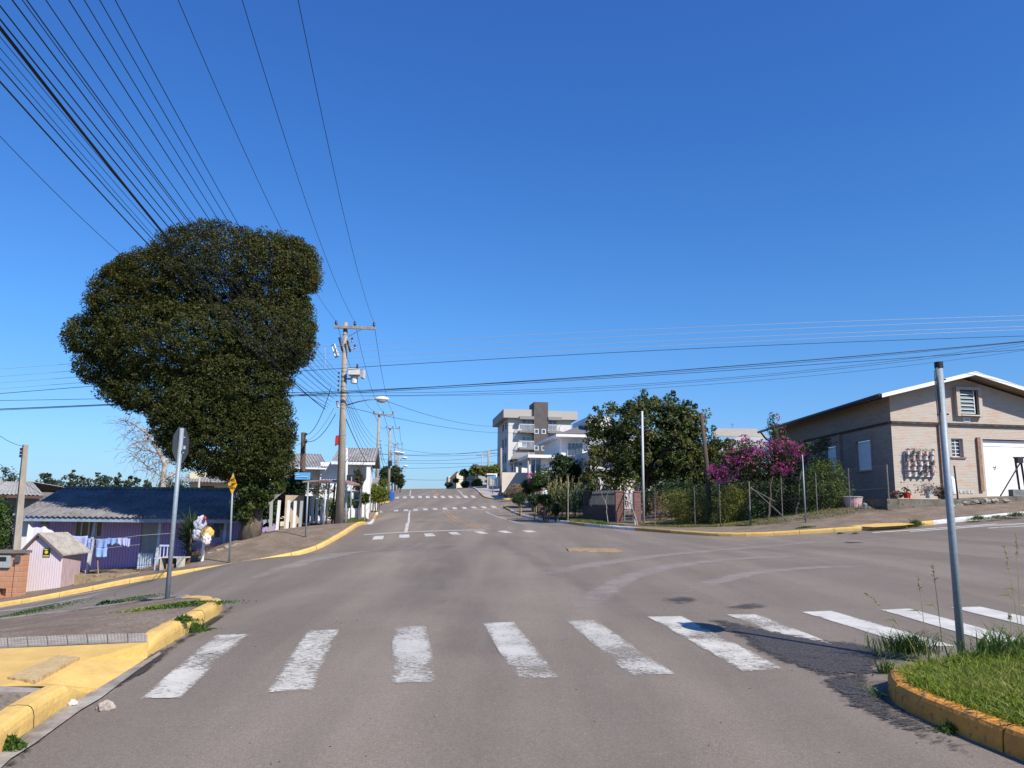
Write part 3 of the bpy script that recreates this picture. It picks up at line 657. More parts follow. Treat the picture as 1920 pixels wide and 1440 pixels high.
pxline('lane_line', [(760.8, 999), (763, 989), (766, 980), (767, 968), (768, 957)], .13, wpf)
pxline('lane_line', [(768.8, 929.6), (769.4, 924), (770, 918.5)], .2, wpt)
dl = [(910, 992), (880, 984.5), (862, 978), (847, 970), (837, 961), (834.5, 957)]
gl = [(p.x, p.y) for p in (G(*c) for c in dl)]; gl = smooth(gl, 2)
for s_ in (-.16, .16): struct(drape_poly('centre_line', offs(gl, s_ - .05) + offs(gl, s_ + .05)[::-1], .0065, orp, 2))
gl = [(p.x, p.y) for p in (G(*c) for c in [(819, 929), (815, 923), (812, 918.6)])]
for s_ in (-.16, .16): struct(drape_poly('centre_line', offs(gl, s_ - .07) + offs(gl, s_ + .07)[::-1], .0065, orp, 2))
pxline('lane_line', [(911, 959), (930, 968), (960, 977), (1000, 983.4)], .12, wpt)
pxline('lane_line', [(869, 930), (863, 923), (858, 918.6)], .16, wpt)
for a in (((1635, 999), (1869, 982.8)), ((1706, 997), (1925, 981.5)), ((1853, 990.5), (1990, 982))):
    pxline('crosswalk_stripe', a, .2, wpf)
pxline('crosswalk_stripe', ((1690, 975), (1950, 962)), .12, wpt) if False else None
for a in (((-60, 1149), (200, 1106)), ((-40, 1151), (195, 1112)), ((20, 1146), (170, 1119)), ((48, 1147), (134, 1129))):
    pxline('crosswalk_stripe', a, .21, wpf)
# wear on the asphalt
tyre = paintmat('tyre_polish', (.40, .34, .285), .34, 4, .12, stretch=(.5, .5, .5), edge=True, fade=.3, amax=.5)
track('tyre_track', [(1100, 1146), (1125, 1112), (1165, 1088), (1230, 1066), (1330, 1052), (1430, 1045), (1560, 1041)], .55, tyre)
track('tyre_track', [(1280, 1112), (1340, 1090), (1420, 1072), (1560, 1062), (1700, 1062)], .45, tyre)
track('tyre_track', [(1000, 1080), (1090, 1062), (1250, 1040), (1500, 1018), (1700, 1008)], .6, tyre)
track('tyre_track', [(430, 1100), (520, 1070), (640, 1040), (800, 1020)], .6, tyre)
dkt = paintmat('dark_tyre_track', (.13, .118, .11), .43, 3, .14, stretch=(.9, .25, .6), edge=True, fade=.35, amax=.12)
track('tyre_track', [(770, 1170), (785, 1100), (784, 1060), (778, 1015)], 1.1, dkt, .0045)
track('tyre_track', [(930, 1300), (880, 1160), (850, 1080), (830, 1020)], 1.0, dkt, .0045)
track('tyre_track', [(1240, 1190), (1120, 1110), (990, 1045), (930, 1010)], .6, dkt, .0055)
dk = paintmat('broken_asphalt', (.022, .019, .018), .40, 13, .035, col2=(.10, .088, .078), stretch=(1, 1.8, 1), edge=True, fade=.30)
def patch(quad, m=dk, off=.010, soft=.35): 
    g = smooth([(p.x, p.y) for p in (G(*c, off) for c in quad)], 1); return struct(drape_poly('asphalt_patch', g, off, m, .12, soft=soft))
patch(((1290, 1155), (1400, 1158), (1520, 1198), (1700, 1203), (1690, 1290), (1730, 1345), (1925, 1430), (1925, 1485), (1760, 1415), (1610, 1345), (1540, 1290), (1420, 1235)))
for n_ in dk.node_tree.nodes:
    if n_.type == 'TEX_NOISE' and abs(n_.inputs['Scale'].default_value - 3) < .01: n_.inputs['Scale'].default_value = 55
dks = paintmat('crumbled_asphalt', (.05, .044, .04), .44, 9, .04, col2=(.09, .08, .07), stretch=(.8, 3.2, 1), edge=True, fade=.40, amax=.75)
patch(((1195, 1116), (1290, 1104), (1390, 1128), (1290, 1142), (1220, 1134)), dks, soft=.55)
patch(((1300, 1132), (1410, 1120), (1520, 1142), (1380, 1152)), dks, soft=.55)
patch(((1555, 1016), (1600, 1014.5), (1640, 1017.5), (1590, 1018.5)), soft=.4)
dk2 = paintmat('kerb_side_dirt', (.05, .04, .032), .40, 12, .05, stretch=(1, 1, 1), edge=True, fade=.2)
patch(((0, 1410), (127, 1318), (185, 1290), (300, 1216), (432, 1136), (440, 1122), (456, 1132), (322, 1228), (206, 1302), (120, 1345), (10, 1462)), dk2, soft=.09)
gut = mat('gutter_concrete', (.20, .165, .13), (.36, .33, .28), 3.2, .9, wpos=True, bump=.4, bscale=40)
struct(drape_poly('gutter', [(p.x, p.y) for p in (G(*c, .016) for c in ((-60, 1455), (34, 1385), (127, 1322), (170, 1300), (240, 1256), (300, 1222), (302, 1226), (250, 1262), (190, 1308), (152, 1330), (64, 1394), (20, 1422), (-20, 1460)))], .016, gut, .3))
# low yellow lane divider in the junction
mb = MB(); q_ = [G(1066, 1034), G(1168, 1036), G(1158, 1030), G(1062, 1029)]
mb.hexa([p - Vector((0, 0, .05)) for p in q_] + [p + Vector((0, 0, .025)) for p in q_])
tagit(mb.build('lane_divider', mat('faded_orange_paint', (.42, .25, .10), (.26, .19, .12), 4, .85, wpos=True, third=((.17, .14, .12), 9, .5, .62)), bevel=.01), 'low faded yellow concrete divider lying in the middle of the junction', 'lane divider')
# ================================================================ shared object materials
galv = mat('galvanised_steel', (.26, .30, .33), (.21, .25, .275), 30, .55, metal=.15, spec=.5)
black = mat('black_plastic', (.02, .02, .02), rough=.5); dark = mat('dark_metal', (.035, .035, .04), rough=.55, metal=.3)
polec = mat('pole_concrete', (.34, .29, .235), (.25, .215, .175), 4, .9, bump=.3, bscale=40, stretch=(1, 1, .35))
oldwood = mat('weathered_wood', (.11, .085, .065), (.06, .045, .035), 8, .9, bump=.5, bscale=30, stretch=(4, 4, .4))
bark = mat('bark', (.15, .115, .085), (.07, .055, .04), 7, .95, bump=1, bscale=16, stretch=(1, 1, .35))
barkp = mat('pale_bark', (.42, .38, .33), (.20, .17, .14), 9, .95, bump=.6, bscale=20, stretch=(1, 1, .5))
stakew = mat('raw_stake_wood', (.34, .27, .20), (.22, .17, .12), 9, .9, stretch=(3, 3, .5))
whitep = mat('white_paint', (.74, .73, .70), (.66, .65, .62), 2, .6)
whitew = mat('white_wall', (.76, .75, .73), (.66, .65, .62), .8, .85)
bluew = mat('pale_blue_paint', (.42, .50, .60), (.34, .42, .52), 6, .7)
glassd = mat('window_glass', (.05, .07, .09), rough=.08, spec=.8)
fib = mat('fibre_cement', (.30, .285, .265), (.21, .20, .19), 1.3, .9, third=((.13, .125, .12), 5, .55, .75))
fibd = mat('aged_fibre_cement', (.21, .20, .19), (.13, .125, .12), 1.1, .9, third=((.09, .085, .08), 5, .55, .75))
porc = mat('brown_porcelain', (.06, .025, .02), rough=.25, spec=.6)
wirem = mat('wire_black', (.018, .018, .022), rough=.6)
wiregr = mat('wire_grey', (.38, .34, .34), rough=.5, metal=.3)
L_ol = leafmat('leaf_olive', (.030, .045, .010), (.060, .070, .014), (.125, .095, .025), .3)
L_mid = leafmat('leaf_green', (.030, .060, .014), (.062, .105, .022), (.14, .155, .035), .35)
L_dark = leafmat('leaf_dark', (.018, .035, .012), (.032, .058, .018), (.055, .085, .025), .25)
L_yel = leafmat('leaf_yellow_green', (.07, .10, .015), (.13, .16, .02), (.26, .24, .05), .4)
L_grass = leafmat('leaf_grass', (.09, .15, .014), (.21, .28, .028), (.42, .42, .10), .45)
L_weed = leafmat('leaf_weed', (.035, .075, .012), (.07, .13, .02), (.12, .18, .04), .35)
L_dry = leafmat('leaf_dry', (.20, .12, .05), (.30, .18, .09), (.38, .27, .15), .3)
L_mag = leafmat('bract_magenta', (.30, .03, .16), (.48, .05, .30), (.62, .12, .40), .4)
L_mz = leafmat('leaf_maize', (.045, .085, .015), (.09, .13, .028), (.24, .22, .09), .35)
L_far = leafmat('leaf_far', (.045, .065, .035), (.065, .085, .045), (.10, .11, .06), .3)
# ================================================================ the big tree
def sprays(blobs, n, seglen, nleaf): pass
Yt = 29.7
bl = [pblob(*q) for q in [(395, 500, 118, 84, Yt, 75), (505, 515, 88, 80, Yt, 75), (548, 505, 48, 62, Yt + .5, 55), (300, 535, 98, 72, Yt, 75), (252, 570, 82, 84, Yt, 70), (188, 632, 66, 44, Yt, 45), (330, 640, 150, 82, Yt, 95),
      (492, 630, 96, 80, Yt, 85), (208, 685, 62, 42, Yt, 42), (300, 725, 110, 48, Yt, 65), (455, 715, 86, 76, Yt, 80), (400, 770, 115, 60, Yt, 75), (435, 830, 112, 62, Yt, 72), (470, 868, 76, 34, Yt, 60), (355, 790, 62, 70, Yt, 55), (545, 620, 40, 80, Yt, 50), (500, 800, 48, 60, Yt, 50)]]
bt = at(468, 30.0, .1)
t = root('broadleaf_tree', bt, 'huge dark evergreen tree with a top-heavy mushroom crown over the purple house', 'tree')
mb = MB()
tr = [bt + Vector((0, 0, -.2)), bt + Vector((.03, 0, .5)), bt + Vector((-.03, 0, 1.3)), bt + Vector((.02, -.05, 2.4)), bt + Vector((-.2, -.1, 4)), bt + Vector((-.8, -.2, 6.5)), bt + Vector((-1.6, -.2, 9))]
mb.tube(tr, [.46, .37, .33, .30, .26, .18, .1], 12)
mb.tube([bt + Vector((.12, .1, -.2)), bt + Vector((.2, .1, .6)), bt + Vector((.34, 0, 1.8)), bt + Vector((.8, 0, 3.4))], [.26, .2, .16, .1], 9)
for i in range(26):
    b = bl[i % len(bl)]; e2 = Vector(b[:3]) + Vector((random.uniform(-.6, .6) * b[3], random.uniform(-.5, .5) * b[4], random.uniform(-.3, .6) * b[5])); branch(mb, tr[random.randint(3, 5)], e2, .13, .03, .06, 5, 6)
mb.build('trunk', bark, t, smooth=True)
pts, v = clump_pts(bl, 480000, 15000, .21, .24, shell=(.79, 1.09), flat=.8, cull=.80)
v = np.clip(v * .75 + .25 * np.clip((pts[:, 2] - 4) / 7, 0, 1), 0, 1)  # leaf tone lightens with height: the sunlit crown top is put into the colour
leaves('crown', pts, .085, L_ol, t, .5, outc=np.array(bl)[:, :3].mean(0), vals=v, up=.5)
# foliage climbing the trunk
pts, v = clump_pts([pblob(470, 930, 36, 42, 29.7, 30), pblob(456, 962, 22, 24, 29.7, 22), pblob(488, 905, 46, 30, 29.7, 34)], 6500, 120, .2, .1)
leaves('ivy', pts, .12, leafmat('leaf_ivy', (.035, .06, .012), (.075, .11, .02), (.17, .17, .05), .35), t, .55, vals=v)
# bare birch behind the house
bb = at(303, 40, 0)
t = root('bare_tree', bb, 'leafless pale-barked tree with drooping twigs behind the purple house roof', 'tree')
mb = MB(); tp = [bb, P(306, 900, 40), P(309, 870, 40), P(300, 850, 40), P(278, 815, 40), P(255, 797, 40), P(237, 790, 40)]
mb.tube(tp, [.17, .15, .13, .10, .07, .04, .015], 8)
br = [branch(mb, tp[2], P(345, 845, 41), .08, .02, .06), branch(mb, tp[3], P(255, 830, 39), .05, .015, .08), branch(mb, tp[4], P(300, 790, 40), .05, .012, .08), branch(mb, tp[3], P(330, 800, 40), .06, .02, .06), branch(mb, tp[1], P(270, 868, 40), .05, .012, .08), branch(mb, tp[4], P(262, 850, 40), .03, .01, .08), branch(mb, tp[1], P(372, 858, 41), .09, .03, .06), tp[3:]]
for i in range(170):
    b_ = random.choice(br); s_ = Vector(random.choice(b_[1:])); e_ = s_ + Vector((random.gauss(-.25, .55), random.gauss(0, .5), random.gauss(.0, .5))); pp = branch(mb, s_, e_, .018, .008, .12, 4, 3)
    for k in range(2): s2 = pp[random.randint(1, 4)]; branch(mb, s2, s2 + Vector((random.gauss(-.05, .2), random.gauss(0, .2), random.gauss(-.25, .2))), .008, .005, .1, 3, 3)
mb.build('trunk', barkp, t, smooth=True)
pts, v = clump_pts([pblob(300, 870, 26, 30, 40), pblob(295, 835, 14, 20, 40), pblob(255, 800, 20, 12, 40)], 420, 60, .2, 0)
leaves('seed_pods', pts, .10, leafmat('dry_pod', (.20, .12, .13), (.30, .19, .20), (.36, .25, .24), .2), t, .5, vals=v)
# ================================================================ far treeline on the left
k = 0
descs = ['round low tree far away over the left end of the purple roof', 'spindly tree far away over the purple roof, tall and narrow', 'broad low tree far away above the middle of the purple roof', 'tall twin-topped conifer far away above the purple roof', 'short dense tree far away above the purple roof ridge', 'flat-topped tree far away above the purple roof, thin trunk below', 'wide rounded tree far away above the purple roof', 'narrow pointed tree far away to the left of the bare tree', 'leaning feathery tree far away left of the bare tree', 'small rounded tree far away just left of the bare tree', 'thin pointed tree far away nearest the bare tree', 'dark clump of tree far away at the left edge above the grey roof', 'low dark tree far away between grey roof and concrete pole', 'low spreading tree far away behind the bare tree', 'small tree far away left of the concrete pole']
for px, ptop, rx, ds in [(78, 897, 14, 0), (82, 895, 7, 1), (112, 902, 16, 2), (126, 889, 6, 3), (150, 902, 14, 4), (173, 896, 8, 5), (190, 903, 17, 6), (212, 897, 8, 7), (233, 899, 10, 8), (250, 906, 9, 9), (268, 902, 6, 10), (5, 888, 22, 11), (62, 911, 12, 12), (330, 903, 26, 13), (100, 906, 14, 14)]:
    Y = 150 + (k * 37 % 40); k += 1; rx *= 1.25; s_ = Y / FX; b0 = at(px, Y); top = P(px, ptop, Y).z; hh = top - b0.z; n_ = 5
    blobs = [(b0.x + random.uniform(-.4, .4) * rx * s_, Y + random.uniform(-1, 1), b0.z + hh * f, rx * s_ * (1.1 - .5 * f) * random.uniform(.8, 1.2), rx * s_, hh * .2) for f in (.35, .5, .65, .8, .9)]
    tree('distant_tree', descs[ds], 'tree', b0, hh * .7, blobs, 3000, 90, rx * s_ * .34, .55, L_far, bark, .2, 'trees on the far skyline', nb=4)
# ================================================================ purple house
hx0, hx1, hy = -20.3, -11.0, 32.3
pur = boards('purple_boards', (.50, .36, .66), (.56, .42, .72), .115); purs = boards('purple_boards_side', (.50, .36, .66), (.56, .42, .72), .115, 'Y')
fz = P(230, 1072, hy).z; wz = fz + 2.32
ph = root('wooden_house', (hx0, hy, fz), 'low purple board house with a dark corrugated roof and a porch', 'house')
win_z0 = P(160, 1008, hy).z - fz; X_ = lambda px, Y=hy: P(px, 1000, Y).x - hx0
ops = [(X_(137), X_(192), win_z0, 2.15), (X_(264), X_(303), .05, 2.2), (X_(395), X_(416), P(400, 1012, hy).z - fz, 2.1)]
mb = MB(); facade(mb, (hx0, hy, fz), (1, 0, 0), (0, -1, 0), hx1 - hx0, 2.32, ops, .1)
mb.face([(hx1, hy, fz), (hx1, hy + 5, fz), (hx1, hy + 5, wz), (hx1, hy + 2.5, wz + 1.0), (hx1, hy, wz)], 1); mb.face([(hx0, hy, fz), (hx0, hy, wz), (hx0, hy + 2.5, wz + 1.0), (hx0, hy + 5, wz), (hx0, hy + 5, fz)], 1); mb.face([(hx0, hy + 5, fz), (hx0, hy + 5, wz), (hx1, hy + 5, wz), (hx1, hy + 5, fz)], 0)
mb.build('wall', [pur, purs], ph)
cream = mat('cream_glass', (.52, .47, .38), rough=.35); window(ph, (hx0, hy, fz), (1, 0, 0), (0, -1, 0), *ops[0], mat('cream_frame', (.60, .56, .48), rough=.6), mat('curtained_pane', (.17, .15, .125), (.24, .21, .17), 6, .3), .1, .07, mull=3)
window(ph, (hx0, hy, fz), (1, 0, 0), (0, -1, 0), *ops[2], bluew, mat('dim_pane', (.10, .10, .12), rough=.2), .1, .09, mull=0)
a, b, c, d = ops[1]; mb = MB(); mb.box((hx0 + a + .01, hy + .05, fz + c), (hx0 + b - .01, hy + .09, fz + d - .01))
for q in (.25, .75):
    for z0, z1 in ((.2, .95), (1.1, 1.95)): mb.box((hx0 + a + (b - a) * q - .13, hy + .035, fz + z0), (hx0 + a + (b - a) * q + .13, hy + .052, fz + z1))
dr = mb.build('door', mat('pale_door', (.40, .43, .44), (.33, .36, .38), 5, .6), ph); mb = MB(); mb.tube([(hx0 + b - .1, hy + .03, fz + 1.0), (hx0 + b - .1, hy - .02, fz + 1.0)], .02); mb.build('handle', dark, dr)
# roof
ex0, ex1, ey, ez = P(16, 968, 30.6).x, P(474, 975, 30.6).x, 30.6, P(200, 972, 30.6).z + .03; rz = P(230, 917, 34.6).z; ry = 34.6
mb = MB(); mb.corr((ex0, ey, ez), (ex1, ey, ez), (ex1, ry, rz), (ex0 - .2, ry, rz), .21, .03, 3); mb.corr((ex1, ry + 3.4, ez), (ex0, ry + 3.4, ez), (ex0 - .2, ry + .02, rz), (ex1, ry + .02, rz), .21, .03, 3)
for i in range(46): x0 = ex0 - .2 + i * (ex1 - ex0 + .2) / 46; mb.tube([(x0, ry, rz + .03), (x0 + .21, ry, rz + .05)], .07, 6)
rf = mb.build('roof', fibd, ph, smooth=False)
mb = MB(); mb.box((ex0 + .1, ey + .06, ez - .17), (ex1 - .05, ey + .09, ez - .035)); mb.box((ex1 - .08, ey + .1, ez - .17), (ex1 - .05, hy + 5, ez - .05)); mb.build('fascia', mat('fascia_blue', (.28, .36, .42), (.22, .28, .34), 4, .7), ph)
def post(x, y, z0, z1, w, m, name='porch_post', lean=0): 
    mb = MB(); mb.hexa([(x - w / 2 - lean, y - w / 2, z0), (x + w / 2 - lean, y - w / 2, z0), (x + w / 2 - lean, y + w / 2, z0), (x - w / 2 - lean, y + w / 2, z0), (x - w / 2, y - w / 2, z1), (x + w / 2, y - w / 2, z1), (x + w / 2, y + w / 2, z1), (x - w / 2, y + w / 2, z1)]); mb.build(name, m, ph)
bw_ = mat('porch_white', (.55, .58, .60), (.44, .47, .50), 5, .7)
pz = P(230, 1078, 31.2).z
for px, l in ((180, .16), (302, .05), (424, 0)): p = P(px, 975, 31.2); post(p.x, 31.2, max(pz, zt(p.x, 31.2) - .1), ez - .04, .11, bw_, lean=l)
mb = MB(); x0, x1 = P(42, 1000, 31.2).x, P(62, 1000, 31.2).x
mb.box((x0, 31.15, fz - .5), (x1, 31.22, ez - .17)); mb.build('porch_screen', whitep, ph)
mb = MB(); x0, x1, x2 = P(150, 1080, 30.8).x, P(292, 1080, 30.8).x, P(20, 1080, 30.8).x
mb.box((x2, 30.8, fz - 1.6), (x1 + .4, hy + .0, fz - .02)); mb.build('plinth', mat('stained_plaster', (.36, .27, .15), (.24, .18, .10), 3, .9, bump=.5, bscale=20, third=((.12, .09, .05), 8, .55, .7)), ph)
mb = MB(); x0, x1 = P(258, 1050, 31.4).x, P(293, 1050, 31.4).x; gz0, gz1 = P(270, 1067, 31.4).z, P(270, 1037, 31.4).z
n_ = 8
for i in range(n_): xx = x0 + (x1 - x0) * (i + .5) / n_; mb.box((xx - .03, 31.38, gz0), (xx + .03, 31.4, gz1))
mb.box((x0, 31.402, gz0 + .08), (x1, 31.42, gz0 + .13)); mb.box((x0, 31.402, gz1 - .13), (x1, 31.42, gz1 - .08)); mb.build('gate', bluew, ph)
lw0, lw1, lw2 = P(140, 1077, 27.4), P(225, 1076, 27.4), P(296, 1075, 27.6); mb = MB()
for p_, q_ in ((lw0, lw1), (lw1, lw2)):
    za, zb = zt(p_.x, p_.y) - .1, zt(q_.x, q_.y) - .1; mb.hexa([(p_.x, p_.y, za), (q_.x, q_.y, zb), (q_.x, q_.y + .18, zb), (p_.x, p_.y + .18, za), (p_.x, p_.y, p_.z), (q_.x, q_.y, max(q_.z, zb + .15)), (q_.x, q_.y + .18, max(q_.z, zb + .15)), (p_.x, p_.y + .18, p_.z)])
tagit(mb.build('low_wall', mat('stained_plaster', (0, 0, 0), rough=.9), loc=lw0), 'low ochre stained wall at the pavement edge before the purple house', 'wall')
# small notice boards on the wall (drawing of a sun over two illegible words: colours only)
def board(px0, px1, py0, py1, Y, top, low, parent, name='notice_board'):
    a, b = P(px0, py0, Y), P(px1, py1, Y); mb = MB(); mb.box((a.x, Y - .02, b.z), (b.x, Y, a.z)); o = mb.build(name, low, parent)
    mb = MB(); mb.box((a.x + .03, Y - .026, b.z + (a.z - b.z) * .42), (b.x - .03, Y - .0215, a.z - .03)); mb.build('panel', top, o); return o
sunb = board(77, 91, 973, 989, hy - .004, mat('board_brown', (.22, .12, .08), rough=.7), mat('board_buff', (.38, .34, .27), rough=.7), ph)
mb = MB(); c_ = P(84, 977.5, hy - .034); mb.tube([c_, c_ + Vector((0, -.006, 0))], .09, 12); mb.build('emblem', mat('emblem_ochre', (.42, .28, .10), rough=.7), sunb)
board(411, 422, 977, 993, hy - .004, mat('board_dull_ochre', (.20, .15, .08), rough=.7), mat('board_grey_green', (.20, .24, .20), rough=.7), ph)
# ================================================================ things in front of the purple house
# pink shed
Ys = 27.2
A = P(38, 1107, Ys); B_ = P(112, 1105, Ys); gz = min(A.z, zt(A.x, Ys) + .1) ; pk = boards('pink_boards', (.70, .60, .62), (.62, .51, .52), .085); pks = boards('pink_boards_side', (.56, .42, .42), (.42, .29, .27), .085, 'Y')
t = root('shed', (A.x, Ys, gz), 'small pink board shed with a grey gable roof at the lower corner', 'shed')
topz = P(112, 1041, Ys).z; lz = P(42, 1034, Ys).z; pk_x, pk_z = P(75, 1004, Ys).x, P(75, 1004, Ys).z; D_ = 1.15
mb = MB(); w0 = A.x; w1 = B_.x
mb.face([(w0, Ys, gz), (w1, Ys, gz), (w1, Ys, topz), (pk_x, Ys, pk_z), (w0, Ys, lz)], 0); mb.face([(w1, Ys, gz), (w1, Ys + D_, gz + .15), (w1, Ys + D_, topz), (w1, Ys, topz)], 1)
mb.face([(w0, Ys + D_, gz), (w0, Ys + D_, lz), (pk_x, Ys + D_, pk_z), (w1, Ys + D_, topz), (w1, Ys + D_, gz)], 0); mb.face([(w0, Ys, gz), (w0, Ys, lz), (w0, Ys + D_, lz), (w0, Ys + D_, gz)], 1); mb.build('wall', [pk, pks], t)
shr = mat('shed_roof', (.38, .345, .29), (.29, .265, .22), 4, .9, third=((.18, .16, .13), 12, .55, .7)); mb = MB()
e0, e1 = Vector((w1 + .05, Ys - .1, topz - .02)), Vector((w1 + .28, Ys + D_ + .15, topz + .02)); r0_, r1_ = Vector((pk_x, Ys - .1, pk_z + .05)), Vector((pk_x + .22, Ys + D_ + .15, pk_z + .03))
mb.prism([e0, e1, r1_, r0_], (0, 0, .05)); mb.prism([Vector((w0 - .12, Ys - .1, lz - .1)), r0_, r1_, Vector((w0 - .1, Ys + D_ + .15, lz - .1))][::-1], (0, 0, .05)); mb.build('roof', shr, t)
mb = MB(); mb.prism([e0 - Vector((0, .01, .03)), r0_ - Vector((0, .01, .03)), r0_ - Vector((0, .01, -.05)), e0 - Vector((0, .01, -.05))], (0, -.03, 0)); mb.prism([r0_ - Vector((0, .01, .03)), Vector((w0 - .14, Ys - .11, lz - .13)), Vector((w0 - .14, Ys - .11, lz - .05)), r0_ - Vector((0, .01, -.05))], (0, -.03, 0)); mb.build('verge_board', mat('maroon_grey_wood', (.16, .105, .105), rough=.8), t)
p0, p1 = P(81.5, 1028, Ys - .01), P(93, 1044.5, Ys - .01); mb = MB(); mb.box((p0.x, Ys - .02, p1.z), (p1.x, Ys - .004, p0.z)); pl = mb.build('warning_plate', mat('plate_black', (.03, .025, .02), rough=.4), t)
yl = mat('plate_yellow', (.62, .50, .08), rough=.5); mb = MB(); h_ = p0.z - p1.z; w_ = p1.x - p0.x
mb.box((p0.x + .02, Ys - .024, p1.z + h_ * .82), (p1.x - .02, Ys - .021, p0.z - .02)); mb.box((p0.x + .02, Ys - .024, p1.z + .02), (p1.x - .02, Ys - .021, p1.z + h_ * .2)); mb.tube([(p0.x + w_ * .5, Ys - .021, p1.z + h_ * .55), (p0.x + w_ * .5, Ys - .026, p1.z + h_ * .55)], w_ * .25, 8); mb.build('emblem', yl, pl)
# brick meter wall
bk = brickmat('orange_block', (.50, .20, .10), (.56, .26, .14), (.36, .27, .20), 'X', .32, .17, .022, stain=(.42, .22, .13))
Yb = 26.0; a = P(-160, 1120, Yb); b = P(24, 1118, Yb); tz = P(20, 1037, Yb).z
t = root('block_wall', (b.x, Yb, b.z - .2), 'terracotta block wall with grey capping beside the pink shed', 'wall')
mb = MB(); facade(mb, (a.x, Yb, b.z - .3), (1, 0, 0), (0, -1, 0), b.x - a.x, tz - b.z + .3, [(P(-4, 1110, Yb).x - a.x, P(11, 1110, Yb).x - a.x, P(0, 1118, Yb).z - b.z + .3, P(0, 1103, Yb).z - b.z + .3)], .2)
mb.box((a.x, Yb + .201, b.z - .3), (b.x - .001, Yb + .23, tz)); mb.box((b.x + .001, Yb - .06, b.z - .3), (b.x + .26, Yb + .25, tz - .02)); mb.build('brickwork', bk, t)
mb = MB(); mb.box((a.x, Yb - .12, tz + .002), (b.x + .3, Yb + .3, tz + .09)); mb.build('capping', mat('cap_concrete', (.13, .12, .105), (.20, .18, .15), 4, .9), t)
p0, p1 = P(-8, 1041, Yb), P(20, 1064, Yb); mb = MB(); mb.box((p0.x, Yb - .08, p1.z), (p1.x, Yb - .003, p0.z)); mbx = mb.build('meter_box', mat('meter_grey', (.36, .38, .38), (.28, .30, .31), 7, .6), t)
mb = MB(); c_ = P(8, 1048, Yb); mb.box((c_.x - .1, Yb - .09, c_.z - .07), (c_.x + .12, Yb - .082, c_.z + .07)); mb.build('meter_window', black, mbx)
p0, p1 = P(32, 1042, Yb), P(40, 1054, Yb); mb = MB(); mb.box((p0.x, Yb - .12, p1.z), (p1.x, Yb - .065, p0.z)); mb.build('junction_box', mat('box_dark', (.07, .08, .09), rough=.5), t)
# concrete post with drop wires
cp = P(30, 1040, 27.5); tp_ = P(48, 834, 27.5); t = root('utility_pole', (cp.x, 27.5, cp.z - .5), 'short square concrete pole leaning beside the pink shed', 'utility pole')
mb = MB(); mb.tube([(cp.x, 27.5, cp.z - .6), tp_], [.17, .11], 4); mb.build('shaft', polec, t)
mb = MB(); q_ = P(42, 845, 27.3)
for i in range(3): mb.lathe((q_.x - .05, 27.3, q_.z - .12 * i), [(.02, 0), (.05, .02), (.03, .05), (.05, .08), (.02, .1)], 8)
mb.build('insulator', porc, t)
# hedge bush far left
p_ = at(-5, 27.6); tree('garden_bush', 'bright green bush filling the left edge above the terracotta block wall', 'bush', p_, 1.0, [pblob(2, 985, 26, 38, 28, 26), pblob(-20, 965, 34, 42, 28.3, 30), pblob(5, 1015, 26, 22, 27.9, 20), pblob(-30, 1000, 30, 40, 28.3, 30)], 9000, 200, .18, .09, L_weed, bark, .05, nb=4)
# grey house at far left
Yh = 46.0; a = P(-150, 960, Yh); b = P(82, 960, Yh); g0 = P(0, 1010, Yh).z
t = root('grey_roofed_house', (b.x - 3, Yh, g0), 'shaded house with a pale grey roof at the left edge', 'house')
ev = P(20, 922, Yh).z; mb = MB(); w_ = P(66, 950, Yh).x; facade(mb, (a.x, Yh, g0), (1, 0, 0), (0, -1, 0), w_ - a.x, ev - g0, [(P(-14, 940, Yh).x - a.x, P(8, 940, Yh).x - a.x, P(0, 948, Yh).z - g0, P(0, 934, Yh).z - g0)], .1); mb.box((w_ - .2, Yh + .01, g0), (w_, Yh + 7, ev)); mb.box((a.x, Yh + 6.9, g0), (w_ - .21, Yh + 7, ev)); mb.build('wall', mat('grey_buff_wall', (.26, .24, .21), (.20, .185, .16), 2, .9), t)
window(t, (a.x, Yh, g0), (1, 0, 0), (0, -1, 0), P(-14, 940, Yh).x - a.x, P(8, 940, Yh).x - a.x, P(0, 948, Yh).z - g0, P(0, 934, Yh).z - g0, whitep, glassd, .1, .06, 1)
mb = MB(); r_ = P(-10, 898, Yh + 3); e_ = P(84, 929, Yh - .8); e2 = P(-150, 908, Yh - .8)
mb.corr((a.x, Yh - .8, P(0, 924, Yh - .8).z), (e_.x, Yh - .8, P(60, 929, Yh - .8).z), (P(60, 910, Yh + 3.5).x, Yh + 3.5, P(20, 903, Yh + 3.5).z), (a.x, Yh + 3.5, P(20, 903, Yh + 3.5).z), .25, .03, 3)
mb.corr((e_.x, Yh + 7.8, P(60, 929, Yh).z), (a.x, Yh + 7.8, P(0, 924, Yh).z), (a.x, Yh + 3.5, P(20, 903, Yh + 3.5).z), (P(60, 910, Yh + 3.5).x, Yh + 3.5, P(20, 903, Yh + 3.5).z), .25, .03, 3)
mb.build('roof', mat('pale_fibre_roof', (.38, .36, .33), (.30, .285, .26), 2, .9), t)
mb = MB(); mb.prism([(a.x, Yh - .78, P(0, 930, Yh - .8).z), (e_.x - .2, Yh - .78, P(60, 935, Yh - .8).z), (e_.x - .1, Yh - .78, P(60, 930, Yh - .8).z), (a.x, Yh - .78, P(0, 925, Yh - .8).z)], (0, .04, 0)); mb.build('fascia', mat('brown_fascia', (.13, .075, .06), rough=.7), t)
